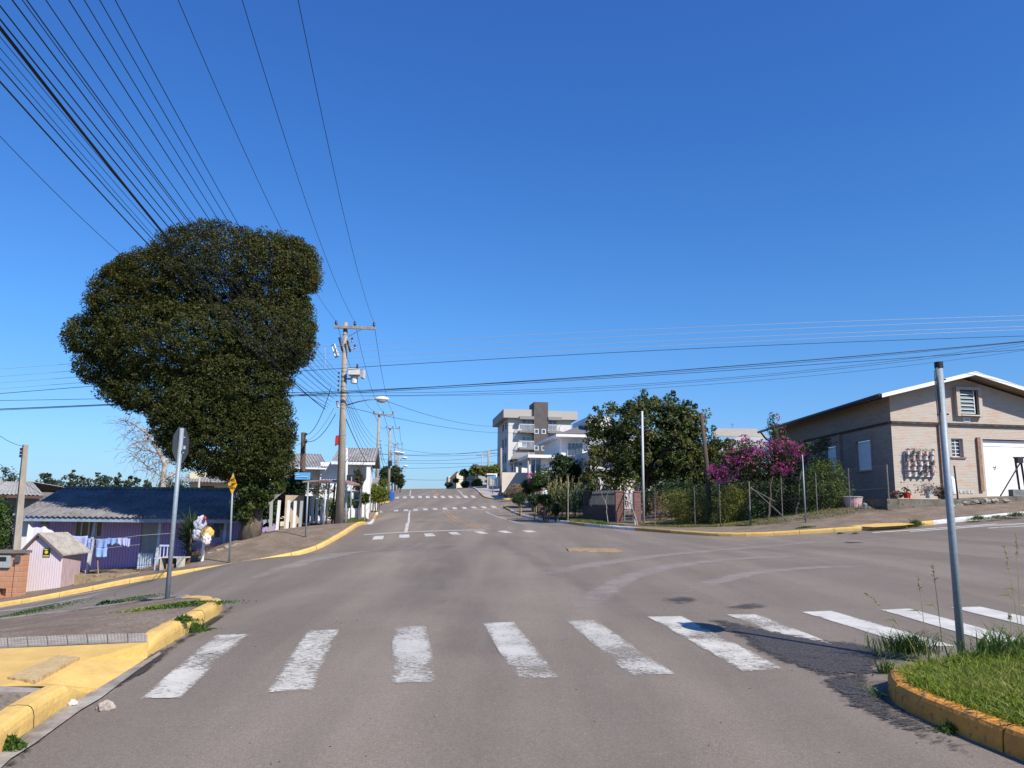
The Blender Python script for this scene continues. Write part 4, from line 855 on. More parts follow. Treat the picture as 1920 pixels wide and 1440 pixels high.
# clothes line with washing
Yc = 30.4
t = root('clothes_line', at(181, Yc, 0), 'thin washing line with clothes pegs strung along the purple porch', 'clothes line')
mb = MB(); l1 = [P(100, 998, Yc), P(150, 1010, Yc), P(181, 1011, Yc), P(225, 1009, Yc), P(262, 1004, Yc), P(322, 1000, Yc)]; mb.tube(l1, .008, 4)
l2 = [P(172, 1024, Yc), P(205, 1027, Yc), P(262, 1021, Yc)]; mb.tube(l2, .007, 4); mb.build('line', mat('line_cord', (.42, .38, .30), rough=.8), t)
mb = MB(); b_ = P(186, 1098, Yc); mb.tube([(b_.x, Yc, b_.z - .1), P(181, 1011, Yc)], [.022, .018], 5); mb.build('prop', stakew, t)
def cloth(px0, px1, py0, py1, m, label, Y=Yc, name='laundry', wav=.035, ragged=0, cat='laundry'):
    mb = MB(); nx_, nz = 12, 8; a = P(px0, py0, Y); b = P(px1, py1, Y); ph_ = random.uniform(0, 6); base = 0
    for j in range(nz + 1):
        for i in range(nx_ + 1):
            u, v_ = i / nx_, j / nz; z = a.z + (b.z - a.z) * v_ * (1 - ragged * abs(math.sin(ph_ + u * 7))) - .03 * math.sin(u * math.pi) ; mb.v.append((a.x + (b.x - a.x) * (u + .02 * math.sin(v_ * 4 + ph_)), Y - .02 + wav * math.sin(u * 11 + ph_) * (.3 + v_), z))
    for j in range(nz):
        for i in range(nx_): q = j * (nx_ + 1) + i; mb.f.append((q, q + nx_ + 1, q + nx_ + 2, q + 1)); mb.m.append(0)
    p = at((px0 + px1) / 2, Y); o = mb.build(name, m, smooth=True, loc=(a.x, Y, a.z)); md = o.modifiers.new('thick', 'SOLIDIFY'); md.thickness = .006
    tagit(o, label, cat, 'washing on the line'); return o
cb = mat('cloth_blue', (.22, .34, .62), (.18, .28, .55), 6, .9); cl = mat('cloth_lavender', (.38, .42, .66), (.32, .35, .58), 4, .9); cdk = mat('cloth_navy', (.05, .07, .18), rough=.9)
cloth(135, 162, 1004, 1032, cl, 'lavender bed sheet hanging at the left end of the washing line'); cloth(163, 172, 1008, 1034, mat('cloth_print', (.08, .12, .35), (.35, .42, .60), 25, .9, lo=.48, hi=.52), 'dark patterned cloth hanging next to the porch post')
cloth(181, 201, 1010, 1028, cb, 'bright blue towel on the upper line right of the post'); cloth(180, 200, 1027, 1044, mat('cloth_blue2', (.24, .38, .66), rough=.9), 'blue towel on the lower line', Y=Yc - .08)
cloth(203, 221, 1008, 1022, cb, 'small blue shirt right of the blue towels', ragged=.3); cloth(222, 238, 1008, 1024, cl, 'pale blue shirt on the line, second from its right end', ragged=.35); cloth(238, 243, 1009, 1026, cl, 'narrow pale sock-like cloth at the right of the shirts', ragged=.2)
# white sheet over a rack behind the shed
mb = MB(); nx_, ny_ = 14, 5
for j in range(ny_ + 1):
    for i in range(nx_ + 1):
        u = i / nx_; pa = P(58 + 57 * u, 984 + 14 * u + 3 * math.sin(u * 9), 29.4 + .7 * (j / ny_ if j < 3 else .6)); z = pa.z - (0 if 0 < j < 4 else .75 + .1 * math.sin(u * 8)); mb.v.append((pa.x, 29.2 + .18 * j, z + .03 * math.sin(i * 1.7 + j)))
for j in range(ny_):
    for i in range(nx_): q = j * (nx_ + 1) + i; mb.f.append((q, q + nx_ + 1, q + nx_ + 2, q + 1)[::-1]); mb.m.append(0)
o = mb.build('laundry', mat('cloth_white', (.50, .48, .54), rough=.9), smooth=True, loc=P(85, 1000, 29.4)); tagit(o, 'crumpled white sheet draped over a rack behind the pink shed', 'laundry')
# yucca
yb = at(352, 28.2, .0); t = root('yucca_plant', yb, 'spiky yucca with long sword leaves beside the rubbish bags', 'plant')
mb = MB(); mb.tube([yb - Vector((0, 0, .2)), yb + Vector((.05, 0, .6)), yb + Vector((0, 0, 1.2))], [.1, .08, .06], 7); mb.build('stem', bark, t)
V_, vals = [], []
for i in range(360):
    hgt = random.uniform(.25, 1.3); az = random.uniform(0, 2 * math.pi); el = random.uniform(-.25, 1.35) * (hgt / 1.3) + .1; Lf = random.uniform(.55, .85); c0 = Vector((yb.x + random.uniform(-.04, .04), yb.y, yb.z + hgt)); dr_ = Vector((math.cos(az) * math.cos(el), math.sin(az) * math.cos(el), math.sin(el))); sd = dr_.cross(Vector((0, 0, 1))).normalized() * .025; tip = c0 + dr_ * Lf - Vector((0, 0, .15 * Lf * (1.3 - hgt))); md_ = c0 + dr_ * Lf * .45
    V_ += [c0 - sd * .5, md_ - sd, tip, md_ + sd]; vals.append(random.uniform(.0, 1) * hgt / 1.3)
me = fast_mesh('leaves', np.array([tuple(x - yb) for x in V_]), 4, np.array(vals)); link('leaves', me, t, leafmat('leaf_yucca', (.03, .05, .02), (.06, .10, .03), (.16, .20, .06), .25))
# rubbish bags hung on a post
rb = at(379, 26.9, .05); t = root('bin_post', rb, 'square white post holding up a rubbish basket on the pavement', 'bin post'); mb = MB(); mb.box((rb.x - .035, rb.y - .035, rb.z - .1), (rb.x + .035, rb.y + .035, P(379, 1013, 26.9).z)); mb.build('post', whitep, t)
mb = MB(); cz = P(380, 1012, 26.9).z
for i in range(9): xx = rb.x - .28 + .07 * i; mb.tube([(xx, 26.7, cz + .42), (xx, 26.7, cz), (xx, 27.1, cz), (xx, 27.1, cz + .42)], .006, 4)
for y_ in (26.7, 27.1): mb.tube([(rb.x - .28, y_, cz + .42), (rb.x + .28, y_, cz + .42)], .008, 4)
mb.build('basket', dark, t)
def bag(px, py, rx, ry, Y, m, label, seed, knot=True):
    c_ = P(px, py, Y); s_ = Y / FX; rx *= s_; ry *= s_; bm = bmesh.new(); bmesh.ops.create_icosphere(bm, subdivisions=4, radius=1)
    for v in bm.verts:
        n_ = noise.noise(v.co * 2.2 + Vector((seed, 0, 0))) * .28 + noise.noise(v.co * 6 + Vector((seed, 3, 0))) * .10 + abs(noise.noise(v.co * 11 + Vector((0, seed, 0)))) * .07; f = 1 + n_
        if v.co.z > .6 and knot: f *= 1; v.co.x *= .75; v.co.y *= .75; v.co.z *= 1.15
        v.co = Vector((v.co.x * rx * f, v.co.y * (rx + ry) / 2 * f * .8, v.co.z * ry * f))
    me = bpy.data.meshes.new('rubbish_bag'); bm.to_mesh(me); bm.free(); me.polygons.foreach_set('use_smooth', [True] * len(me.polygons)); return tagit(link('rubbish_bag', me, None, m, c_), label, 'rubbish bag')
bagw = mat('bag_white', (.50, .50, .53), (.36, .36, .40), 9, .35, spec=.5, bump=.8, bscale=14)
bag(376, 985, 11, 15, 26.8, bagw, 'knotted white rubbish bag, topmost in the basket by the yucca', 1); bag(372, 1002, 10, 12, 26.75, mat('bag_grey', (.42, .42, .44), (.60, .58, .58), 12, .35, bump=.8, bscale=14), 'grey-white rubbish bag below the big white one', 4)
bag(389, 1000, 11, 11, 26.6, mat('bag_yellow', (.60, .42, .08), (.50, .26, .08), 10, .4, spec=.5, bump=.8, bscale=14), 'yellow and brown rubbish bag in the basket', 7); bag(387, 1012, 8, 10, 26.45, mat('bag_printed', (.66, .62, .60), (.55, .12, .10), 14, .4, lo=.55, hi=.6, bump=.6, bscale=14), 'small white carrier bag with red print hanging lowest from the basket', 11)
bag(384, 972, 3, 4, 26.6, mat('bag_red', (.50, .03, .04), rough=.4), 'scrap of red plastic on top of the white bag', 13)
# broken cabinet by the kerb
cb_ = at(330, 26.5, .1); ca = P(304, 1066, 26.5); cc = P(352, 1042, 26.5); z0 = min(zt(ca.x, 26.5), zt(cc.x, 26.5)) + .08; zt_ = P(330, 1044, 26.5).z
t = root('broken_cabinet', (cb_.x, 26.5, z0), 'gutted white and cream cabinet dumped beside the kerb', 'cabinet')
mb = MB(); th = .03; x0, x1, y0, y1 = ca.x, cc.x, 26.3, 26.75
mb.box((x0, y0, zt_ - th), (x1, y1, zt_)); mb.box((x0, y0 + .002, z0), (x0 + th, y1, zt_ - th - .002)); mb.box((x1 - .28, y0 + .002, z0 + .08), (x1, y0 + .03, zt_ - th - .002)); mb.box((x0 + th + .002, y0 + .01, z0 + .02), (x1 - .285, y0 + .03, z0 + .07)); mb.build('carcass', mat('cream_laminate', (.58, .54, .44), (.42, .36, .27), 4, .6), t)
mb = MB(); mb.box((x0 + th + .004, y1 - .02, z0 + .01), (x1 - .004, y1 - .003, zt_ - th - .004)); mb.build('back_panel', mat('hardboard', (.13, .085, .06), rough=.9), t)
mb = MB(); mb.obox((x0 + .17, y0 + .1, z0 + .02), (.96, .28, 0), (-.28, .96, 0), .26, .2, .22); tagit(mb.build('cardboard_box', mat('cardboard', (.33, .20, .12), rough=.9), loc=(x0 + .3, y0 + .2, z0)), 'crushed brown cardboard box inside the broken cabinet', 'box')
mb = MB(); q_ = P(310, 1042, 27.2); z_ = zt(q_.x, 27.2) + .05
for i in range(4): mb.box((q_.x - .2 + .12 * i, 27.2, z_ + .42), (q_.x - .17 + .12 * i, 27.22, z_ + .78))
mb.box((q_.x - .22, 27.18, z_ + .78), (q_.x + .22, 27.23, z_ + .84)); mb.box((q_.x - .22, 26.85, z_ + .38), (q_.x + .22, 27.24, z_ + .42))
for sx_ in (-.2, .17):
    for sy_ in (26.86, 27.2): mb.box((q_.x + sx_, sy_, z_), (q_.x + sx_ + .03, sy_ + .03, z_ + .38))
tagit(mb.build('plastic_chair', mat('pale_plastic', (.45, .48, .60), rough=.5), loc=(q_.x, 27.1, z_)), 'pale plastic chair standing by the purple wall left of the yucca', 'chair')
# ================================================================ signs and posts on the left
def signpost(name, label, base, top, r=.03, cat='sign', group=None, pname='post'):
    t = root(name, base, label, cat, group); mb = MB(); mb.tube([Vector(base) - Vector((0, 0, .1)), top], [r, r], 12); mb.build(pname, galv, t, smooth=True); return t
def plate(parent, c, n, poly, m, th=.004, name='plate'):
    """flat sign plate: poly in (u,v) round centre c, facing n"""
    n = Vector(n).normalized(); u = Vector((-n.y, n.x, 0)).normalized(); z = Vector((0, 0, 1)); mb = MB()
    pts = [c + u * a + z * b for a, b in poly]; mb.prism(pts, -n * th); return mb.build(name, m, parent), u, n
oct_ = [(.30 * math.cos(math.pi * (i + .5) / 4), .30 * math.sin(math.pi * (i + .5) / 4)) for i in range(8)]
sb = at(313, 11.9, .13); st = P(341, 803, 11.9)
t = signpost('stop_sign', 'back of an octagonal road sign on a leaning steel post at the near left corner', sb, st, .034)
c_ = P(337, 834, 11.93) + Vector((-.005, .045, 0)); n_ = Vector((1, -.02, 0))   # the back is turned to the camera
plate(t, c_ + Vector((0, .01, 0)), n_, oct_, mat('sign_back_grey', (.045, .052, .06), rough=.55))
mb = MB(); mb.tube([c_ + Vector((-.05, -.08, .12)), c_ + Vector((.05, .02, .12))], .012, 6); mb.tube([c_ + Vector((-.05, -.08, -.12)), c_ + Vector((.05, .02, -.12))], .012, 6); mb.build('clamp', galv, t)
pc = P(346, 839, 11.86); mb = MB(); 
plate(t, pc, n_, [(-.035, -.025), (.035, -.025), (.035, .025), (-.035, .025)], mat('sticker', (.45, .45, .45), rough=.5), .003, 'sticker')
# yellow diamond
sb = at(430, 25.9, .13); st = P(437, 888, 25.9); t = signpost('warning_sign', 'yellow diamond dead-end sign on a thin steel post', sb, st, .032)
n_ = Vector((.99, -.10, 0)).normalized(); c_ = P(437, 908, 25.83) + Vector((0, -.04, 0)); dm = .34
pl, u_, n_ = plate(t, c_, n_, [(0, -dm), (dm, 0), (0, dm), (-dm, 0)], mat('sign_yellow', (.70, .36, .02), (.66, .33, .02), 4, .45))
inkb = mat('sign_ink', (.06, .035, .01), rough=.6); rz_ = math.atan2(u_.y, u_.x)
for s_, dz in (('RUA', .125), ('SEM', 0), ('SAÍDA', -.125)): text(s_, .13, inkb, pl, c_ + n_ * .006 + Vector((0, 0, dz)), (math.pi / 2, 0, rz_))
# blue street name sign
sb = at(573, 28.9, .13); st = P(578, 904, 28.9); t = signpost('street_sign', 'light blue street name sign on a steel post by the corner crossing', sb, st, .03)
bl_ = mat('street_blue', (.10, .33, .56), (.08, .28, .50), 6, .5); c_ = P(567, 892.5, 28.86); n_ = Vector((.05, -1, 0))
pl, u_, n_ = plate(t, c_, n_, [(-.27, -.13), (.29, -.13), (.29, .13), (-.27, .13)], bl_, .02)
# its worn white lettering cannot be read; two rows of faded strokes as seen
mb = MB()
for row, (z_, k0, k1) in enumerate(((.055, -.22, -.12), (-.02, -.23, .20))):
    xx = k0
    while xx < k1:
        w_ = random.uniform(.018, .04); mb.box((c_.x + xx, c_.y - .028, c_.z + z_ - .018), (c_.x + xx + w_, c_.y - .0235, c_.z + z_ + .014)); xx += w_ + random.uniform(.008, .03)
mb.build('faded_lettering', mat('faded_white', (.40, .55, .66), rough=.6), pl)
# dark sign back near the shelter and a bare pipe
sb = at(657, 37.5, .13); st = P(659, 894, 37.5); t = signpost('road_sign', 'dark back of a square road sign on a slim post right of the big pole', sb, st, .03)
c_ = P(658, 898, 37.55) + Vector((0, .03, 0)); plate(t, c_, (0, -1, 0), [(-.22, -.24), (.2, -.24), (.2, .2), (-.22, .2)], mat('sign_back_dark', (.03, .035, .04), rough=.6))
sb = at(648, 41, .1); mb = MB(); mb.tube([sb - Vector((0, 0, .1)), P(650, 840, 41)], .07, 8); mb.tube([P(650, 840, 41), P(650, 836, 41)], .02, 6)
tagit(mb.build('mast', mat('mast_white', (.55, .57, .60), rough=.5), smooth=True, loc=sb), 'slim pale mast standing just behind the big concrete pole', 'mast')
# ================================================================ bus shelter
s0 = at(618, 34.2, .13); sx0, sx1 = P(577, 905, 34).x, P(667, 905, 34).x; rz_ = P(620, 905, 34).z - .03
t = root('bus_shelter', s0, 'small open bus shelter with a thin reddish roof beside the big pole', 'bus shelter'); mb = MB(); n = 16
prof = [(sx0 + (sx1 - sx0) * i / n, rz_ + .06 * math.sin(math.pi * i / n) - (.22 * max(0, i / n - .78) / .22 * .5)) for i in range(n + 1)]
for i in range(n):
    (xa, za), (xb, zb) = prof[i], prof[i + 1]; mb.hexa([(xa, 33.2, za), (xb, 33.2, zb), (xb, 34.9, zb + .05), (xa, 34.9, za + .05), (xa, 33.2, za + .07), (xb, 33.2, zb + .07), (xb, 34.9, zb + .12), (xa, 34.9, za + .12)])
mb.build('roof', mat('rusty_roof', (.22, .11, .09), (.30, .20, .17), 2, .8), t)
pst = mat('shelter_post', (.50, .50, .50), rough=.5); pdk = mat('shelter_post_dark', (.03, .035, .035), rough=.5)
for px, Y, m_ in ((606, 33.5, pst), (611, 33.8, pst), (622, 34.7, pdk), (627, 34.8, pdk)):
    b0 = at(px, Y, .13); mb = MB(); mb.tube([b0 - Vector((0, 0, .05)), Vector((b0.x + .06, Y, rz_ + .02))], .04, 8); mb.build('post', m_, t, smooth=True)
b0 = at(596, 34.5, .13); mb = MB(); z_ = b0.z
mb.box((P(560, 980, 34.5).x, 34.3, z_ + .02), (P(628, 980, 34.5).x, 34.75, z_ + .10)); mb.build('bench_shadow_slab', pdk, t)  # flat dark slab standing in for the shadow of the bench seat
# palisade stakes
conf = [(507, 509, 938, 996, 32.4), (519, 524, 938, 995, 32.5), (538, 542, 938, 993, 32.9), (551, 554, 939, 988, 33), (562, 566, 939, 987, 33.3), (569, 571, 938, 976, 35.2), (577, 580, 933, 977, 35.2), (584, 587, 930, 977, 35.4), (592.5, 595.5, 933, 978, 35.6), (601.5, 604.5, 936, 976, 35.8)]
ords = ['grey concrete stake nearest the big tree trunk', 'white stake second from the big tree trunk', 'white stake in front of the left half of the tan panel', 'white stake crossing the shadow edge on the tan panel', 'greyish stake at the right edge of the tan panel', 'half-hidden white stake behind the blue sign post', 'white stake just right of the blue sign post', 'tallest white stake, second right of the blue sign post', 'white stake third right of the blue sign post', 'white stake next to the shelter posts']
for (xb, xt, yt, yb_, Y), lb in zip(conf, ords):
    b0 = at(xb, Y, .1); tp = P(xt, yt, Y); mb = MB(); w_ = .055; dx = tp.x - b0.x
    mb.hexa([(b0.x - w_, Y - .04, b0.z - .1), (b0.x + w_, Y - .04, b0.z - .1), (b0.x + w_, Y + .04, b0.z - .1), (b0.x - w_, Y + .04, b0.z - .1), (tp.x - w_, Y - .04, tp.z), (tp.x + w_, Y - .04, tp.z), (tp.x + w_, Y + .04, tp.z), (tp.x - w_, Y + .04, tp.z)])
    tagit(mb.build('fence_stake', whitep if 'white' in lb else mat('stake_grey', (.36, .36, .36), rough=.8), loc=b0), lb, 'fence stake', 'fence stakes along the pavement')
a, b = P(532, 990, 33.8), P(566, 988, 34.6); z0 = zt(a.x, 33.8) ; mb = MB(); zt_ = P(545, 928.5, 34).z
mb.hexa([(a.x, 33.8, z0), (b.x, 34.6, z0), (b.x, 34.75, z0), (a.x, 33.95, z0), (a.x, 33.8, zt_), (b.x, 34.6, zt_), (b.x, 34.75, zt_), (a.x, 33.95, zt_)])
tagit(mb.build('garden_wall', mat('tan_plaster', (.42, .33, .23), (.33, .25, .17), 3, .9, bump=.3), loc=(a.x, 33.8, z0)), 'tan rendered wall panel behind the white stakes', 'wall')
a = P(567, 930, 35); b = P(577, 990, 35); mb = MB(); mb.box((a.x, 34.9, zt(a.x, 35)), (b.x, 35.3, a.z)); mb.build('wall_end', mat('dark_wall_end', (.05, .05, .06), rough=.9), loc=(a.x, 34.9, b.z)); tagit(bpy.data.objects['wall_end'], 'dark narrow gate pier between the tan panel and the blue sign post', 'gate pier')
# wooden service pole
b0 = at(566, 37, .0); tp = P(569, 811, 37); t = root('service_pole', b0, 'dark wooden service pole rising behind the tan wall panel', 'utility pole'); mb = MB(); mb.tube([b0 - Vector((0, 0, .2)), tp], [.16, .11], 10); mb.build('shaft', oldwood, t, smooth=True)
mb = MB()
for py in (814, 826, 829): q_ = P(574, py, 36.9); mb.lathe(q_ - Vector((0, 0, .06)), [(.03, 0), (.06, .03), (.04, .06), (.06, .09), (.02, .12)], 8); mb.tube([q_, P(569, py + 1, 37)], .012, 4)
mb.build('insulator', porc, t)
# ================================================================ power poles along the left kerb
def ppole(b0, top, r0, r1, arm_px, Y, label, near=False, arm=None, group='concrete power poles along the left kerb'):
    t = root('power_pole', b0, label, 'utility pole', group); mb = MB(); mb.tube([Vector(b0) - Vector((0, 0, .15)), top], [r0, r1], 16); mb.build('shaft', polec, t, smooth=True)
    if arm:
        (ax, ay), (bx, by) = arm; a, b = P(ax, ay, Y - r1 - .06), P(bx, by, Y - r1 - .06); mb = MB(); mb.hexa([a + Vector((0, -.05, -.05)), b + Vector((0, -.05, -.05)), b + Vector((0, .05, -.05)), a + Vector((0, .05, -.05)), a + Vector((0, -.05, .06)), b + Vector((0, -.05, .06)), b + Vector((0, .05, .06)), a + Vector((0, .05, .06))])
        ao = mb.build('crossarm', polec, t)
        ins = []
        for f in (.05, .5, .96):
            p = a.lerp(b, f) + Vector((0, 0, .06)); mb = MB(); mb.lathe(p, [(.02, 0), (.02, .05), (.06, .07), (.065, .12), (.04, .14), (.055, .16), (.05, .2), (.02, .23)], 10); mb.build('insulator', porc, ao, smooth=True); ins.append(p + Vector((0, 0, .2)))
        if near:
            mb = MB(); mb.tube([P(684, 614, Y - .2), P(653, 631, Y - .12)], .015, 5); mb.build('brace', mat('rust_steel', (.20, .10, .07), rough=.7), t)
        return t, ins
    return t, []
Y1 = 33.0; b1 = at(637, Y1, .13); p1t = P(648, 605, Y1)
pole1, ins1 = ppole(b1, p1t, .185, .095, None, Y1, 'big round concrete power pole carrying the transformer, nearest of the row', True, ((626, 613), (704, 616)))
def axis1(py):  # point on the pole axis at a picture height
    f = (990 - py) / (990 - 605); return b1.lerp(p1t, f)
mb = MB()
for py in (630, 664, 703, 712, 722, 732, 742, 760, 825): c = axis1(py); f = (990 - py) / 385; rr = .185 + (.095 - .185) * f + .012; mb.lathe(c, [(rr, 0), (rr, .04)], 14)
mb.build('band', galv, pole1)
tw = mat('transformer_white', (.62, .62, .60), (.54, .54, .53), 3, .5)
tf = root('transformer', axis1(705), 'white box transformer with cooling fins bolted to the big pole', 'transformer')
c = P(664, 705, Y1 - .1); s_ = Y1 / FX
mb = MB(); mb.box((P(655, 700, Y1).x, Y1 - .35, P(660, 705, Y1).z), (P(677, 700, Y1).x, Y1 + .2, P(660, 693, Y1).z)); mb.build('tank', tw, tf, bevel=.02)
mb = MB(); mb.lathe((P(665, 715, Y1).x, Y1 - .08, P(665, 720, Y1).z), [(.10, 0), (.155, .02), (.16, .30)], 16); mb.build('lower_tank', tw, tf, smooth=False)
for i in range(5):
    mb = MB(); x_ = P(678 + i * 1.3, 700, Y1).x; mb.box((x_, Y1 - .33, P(678, 710, Y1).z), (x_ + .014, Y1 + .15, P(678, 694, Y1).z)); mb.build('cooling_fin', tw, tf)
mb = MB(); c = P(669.5, 693, Y1 - .1); mb.lathe(c, [(.05, 0), (.055, .04), (.035, .06), (.055, .09), (.035, .12), (.05, .15), (.03, .18), (.045, .2), (.015, .26)], 10); mb.build('bushing', porc, tf)
mb = MB(); c = P(661, 692.5, Y1 - .1); mb.box(c - Vector((.06, .1, .02)), c + Vector((.1, .1, .04))); mb.build('lid', mat('lid_grey', (.25, .25, .25), rough=.5), tf)
mb = MB()
for py in (700, 716): mb.box(axis1(py) + Vector((.09, -.05, -.03)), Vector((P(658, py, Y1).x, Y1 + .03, axis1(py).z + .03)))
mb.build('bracket', galv, tf)
# cut-out fuses and arrester
hw = mat('hardware_grey', (.50, .50, .48), rough=.4, metal=.4)
for (c0, c1_, lb, nm) in (((637, 637), (642, 658), 'dark tilted cut-out fuse on the left face of the big pole', 'fuse'), ((652, 643), (657, 660), 'dark tilted cut-out fuse on the right face of the big pole', 'fuse')):
    a, b = P(*c0, Y1 - .2), P(*c1_, Y1 - .2); o = root('cutout_fuse', a, lb, 'fuse', 'cut-out fuses on the big pole'); mb = MB(); mb.tube([a, b], .045, 8); mb.build('body', dark, o, smooth=True); mb = MB(); mb.tube([a + Vector((-.02, 0, .1)), a], [.055, .05], 8); mb.build('insulator', porc, o)
o = root('arrester_bank', P(632, 655, Y1 - .2), 'tilted grey metal switch frame on the left of the big pole', 'switch'); mb = MB()
a, b = P(627, 645, Y1 - .3), P(634, 668, Y1 - .3); a2, b2 = P(622, 648, Y1 - .1), P(629, 670, Y1 - .1)
mb.tube([a, b], .035, 8); mb.tube([a2, b2], .02, 6); mb.tube([a, a2], .02, 6); mb.tube([a.lerp(b, .55), a2.lerp(b2, .55)], .03, 6); mb.tube([b, b2], .04, 6); mb.tube([P(632, 649, Y1 - .2), P(640, 650, Y1)], .015, 5); mb.tube([P(634, 661, Y1 - .2), P(642, 661, Y1)], .015, 5); mb.build('frame', hw, o); mb = MB(); mb.tube([a.lerp(b, .62), b], .07, 10); mb.tube([a.lerp(b, .3), a.lerp(b, .5)], .05, 10); mb.build('canister', mat('canister_grey', (.40, .41, .43), rough=.4), o)
o = root('insulator_bracket', P(658, 640, Y1), 'steel bracket with two brown insulators on the right of the big pole', 'insulator'); mb = MB()
for py, x_ in ((641, 661), (654, 665)): mb.tube([P(650, py, Y1), P(x_, py, Y1)], .03, 6)
mb.build('bracket', hw, o); mb = MB()
for py, x_ in ((641, 660), (654, 665)): mb.lathe(P(x_, py, Y1), [(.02, 0), (.05, .03), (.035, .07), (.05, .1), (.035, .13), (.05, .16), (.02, .2)], 8)
mb.build('insulator', porc, o)
# low voltage rack on pole 1
rk = root('insulator_rack', axis1(720), 'vertical rack of small brown spool insulators on the left of the big pole', 'insulator'); mb = MB(); rack1 = []
mb.tube([axis1(702) + Vector((-.19, -.02, 0)), axis1(742) + Vector((-.2, -.02, 0))], .015, 5); mb.build('rod', galv, rk)
for py in (705, 713, 721, 729.5, 738): c = axis1(py) + Vector((-.22, -.05, 0)); mb = MB(); mb.lathe(c - Vector((0, 0, .04)), [(.03, 0), (.045, .015), (.025, .04), (.045, .065), (.03, .08)], 8); mb.build('spool', porc, rk); rack1.append(c + Vector((-.03, 0, 0)))
# red box, grey splice
mb = MB(); c = P(632, 819, Y1 - .1); mb.box((c.x - .05, Y1 - .16, P(632, 834, Y1).z), (c.x + .07, Y1 + .12, P(632, 817, Y1).z)); mb.box((c.x - .07, Y1 - .12, P(632, 836, Y1).z), (c.x - .051, Y1 + .08, P(632, 822, Y1).z))
tagit(mb.build('alarm_box', mat('box_red', (.40, .04, .03), rough=.5), loc=c), 'narrow red box strapped low on the big pole', 'box')
mb = MB(); mb.tube([P(632, 752, Y1 - .1), P(634.5, 764, Y1 - .1)], .06, 8); tagit(mb.build('photocell', mat('cell_grey', (.42, .42, .42), rough=.5), loc=P(633, 758, Y1)), 'pale grey canister on the left side of the big pole below the cables', 'switch')
# street lamps
def lamp(pts, headc, Y, label, s=1.0, group='street lamps along the left kerb'):
    t = root('street_lamp', pts[0], label, 'street lamp', group); mb = MB(); mb.tube(pts, .028 * s, 7); mb.build('arm', galv, t, smooth=True)
    bm = bmesh.new(); bmesh.ops.create_uvsphere(bm, u_segments=16, v_segments=10, radius=1)
    for v in bm.verts: v.co = Vector((v.co.x * .31, v.co.y * .15, v.co.z * (.13 if v.co.z > 0 else .07))) * s
    me = bpy.data.meshes.new('lamp_head'); bm.to_mesh(me); bm.free(); me.polygons.foreach_set('use_smooth', [True] * len(me.polygons)); o = link('lamp_head', me, t, mat('lamp_shell', (.66, .66, .63), rough=.4)); o.location = headc - org(t)
    bm = bmesh.new(); bmesh.ops.create_uvsphere(bm, u_segments=12, v_segments=8, radius=1)
    for v in bm.verts: v.co = Vector((v.co.x * .22, v.co.y * .12, min(v.co.z, 0) * .10 - .06)) * s
    me = bpy.data.meshes.new('lens'); bm.to_mesh(me); bm.free(); o2 = link('lens', me, t, mat('lamp_lens', (.35, .36, .36), rough=.2)); o2.location = headc - org(t); return t
lamp([P(649, 760, Y1), P(672, 753, Y1 - .3), P(690, 749.5, Y1 - .5), P(708, 748.5, Y1 - .6)], P(716, 748.5, Y1 - .6), Y1, 'pale street lamp on a long arm from the big pole')
# further poles
specs = [(704.5, 64.5, 711, 772, ((699, 777), (738, 778)), .17, 'second power pole up the road, left of the dark street trees'), (728.5, 98, 731, 801, ((723, 803), (750, 803.5)), .2, 'third power pole up the road, rising out of the dark street trees'),
         (741, 135, 741.5, 831, ((736.5, 833), (755, 833)), .22, 'fourth power pole up the road with two lamps beside it'), (746.5, 160, 747, 850, ((743, 852), (754, 852)), .22, 'small fifth power pole beyond the fourth'), (752, 200, 752.5, 882, ((749, 884), (759.5, 884.5)), .22, 'tiny farthest power pole just above the road crest')]
inss = [ins1]; racks = [rack1]; tops = [p1t]
for bx, Y, tx, ty, arm, r0, lb in specs:
    b0 = at(bx, Y, .1); tp = P(tx, ty, Y); t, ii = ppole(b0, tp, r0, r0 * .6, None, Y, lb, False, arm); inss.append(ii); tops.append(tp)
    rr = []
    for k in range(4): c = b0.lerp(tp, .70 - .035 * k) + Vector((.22, -.05, 0)); mb = MB(); mb.lathe(c, [(.04, 0), (.05, .04), (.03, .08)], 6); mb.build('insulator', porc, t); rr.append(c)
    racks.append(rr)
for (px, py, Y, lb) in ((743, 848, 132, 'near one of the pair of small lamps beside the fourth pole'), (752.5, 849.5, 150, 'right one of the pair of small lamps beside the fourth pole')):
    h = P(px, py, Y); lamp([h + Vector((-1.0, .2, -.4)), h + Vector((-.6, .1, -.05)), h], h + Vector((.1, 0, 0)), Y, lb, 1.9)
for (px, py, Y, lb) in ((759, 858.5, 170, 'white globe-like far lamp above the road crest, higher of two'), (761, 874, 200, 'white globe-like far lamp above the road crest, lower of two')):
    h = P(px, py, Y); b0 = at(px - 6, Y); lamp([h + Vector((-1.0, .2, -.6)), h + Vector((-.6, .1, -.1)), h], h, Y, lb, 2.0)
mb = MB(); c = P(732.5, 865, 98); mb.lathe(c - Vector((0, .3, .6)), [(.2, 0), (.25, .1), (.25, .55), (.1, .7)], 10); tagit(mb.build('pole_canister', dark, loc=c), 'dark drum fixed to the third power pole', 'transformer')
mb = MB(); c = P(740, 874, 134); mb.lathe(c - Vector((0, .3, .8)), [(.2, 0), (.4, .2), (.4, .7), (.2, .9)], 10); tagit(mb.build('pole_canister', dark, loc=c), 'dark drum fixed to the fourth power pole', 'transformer')
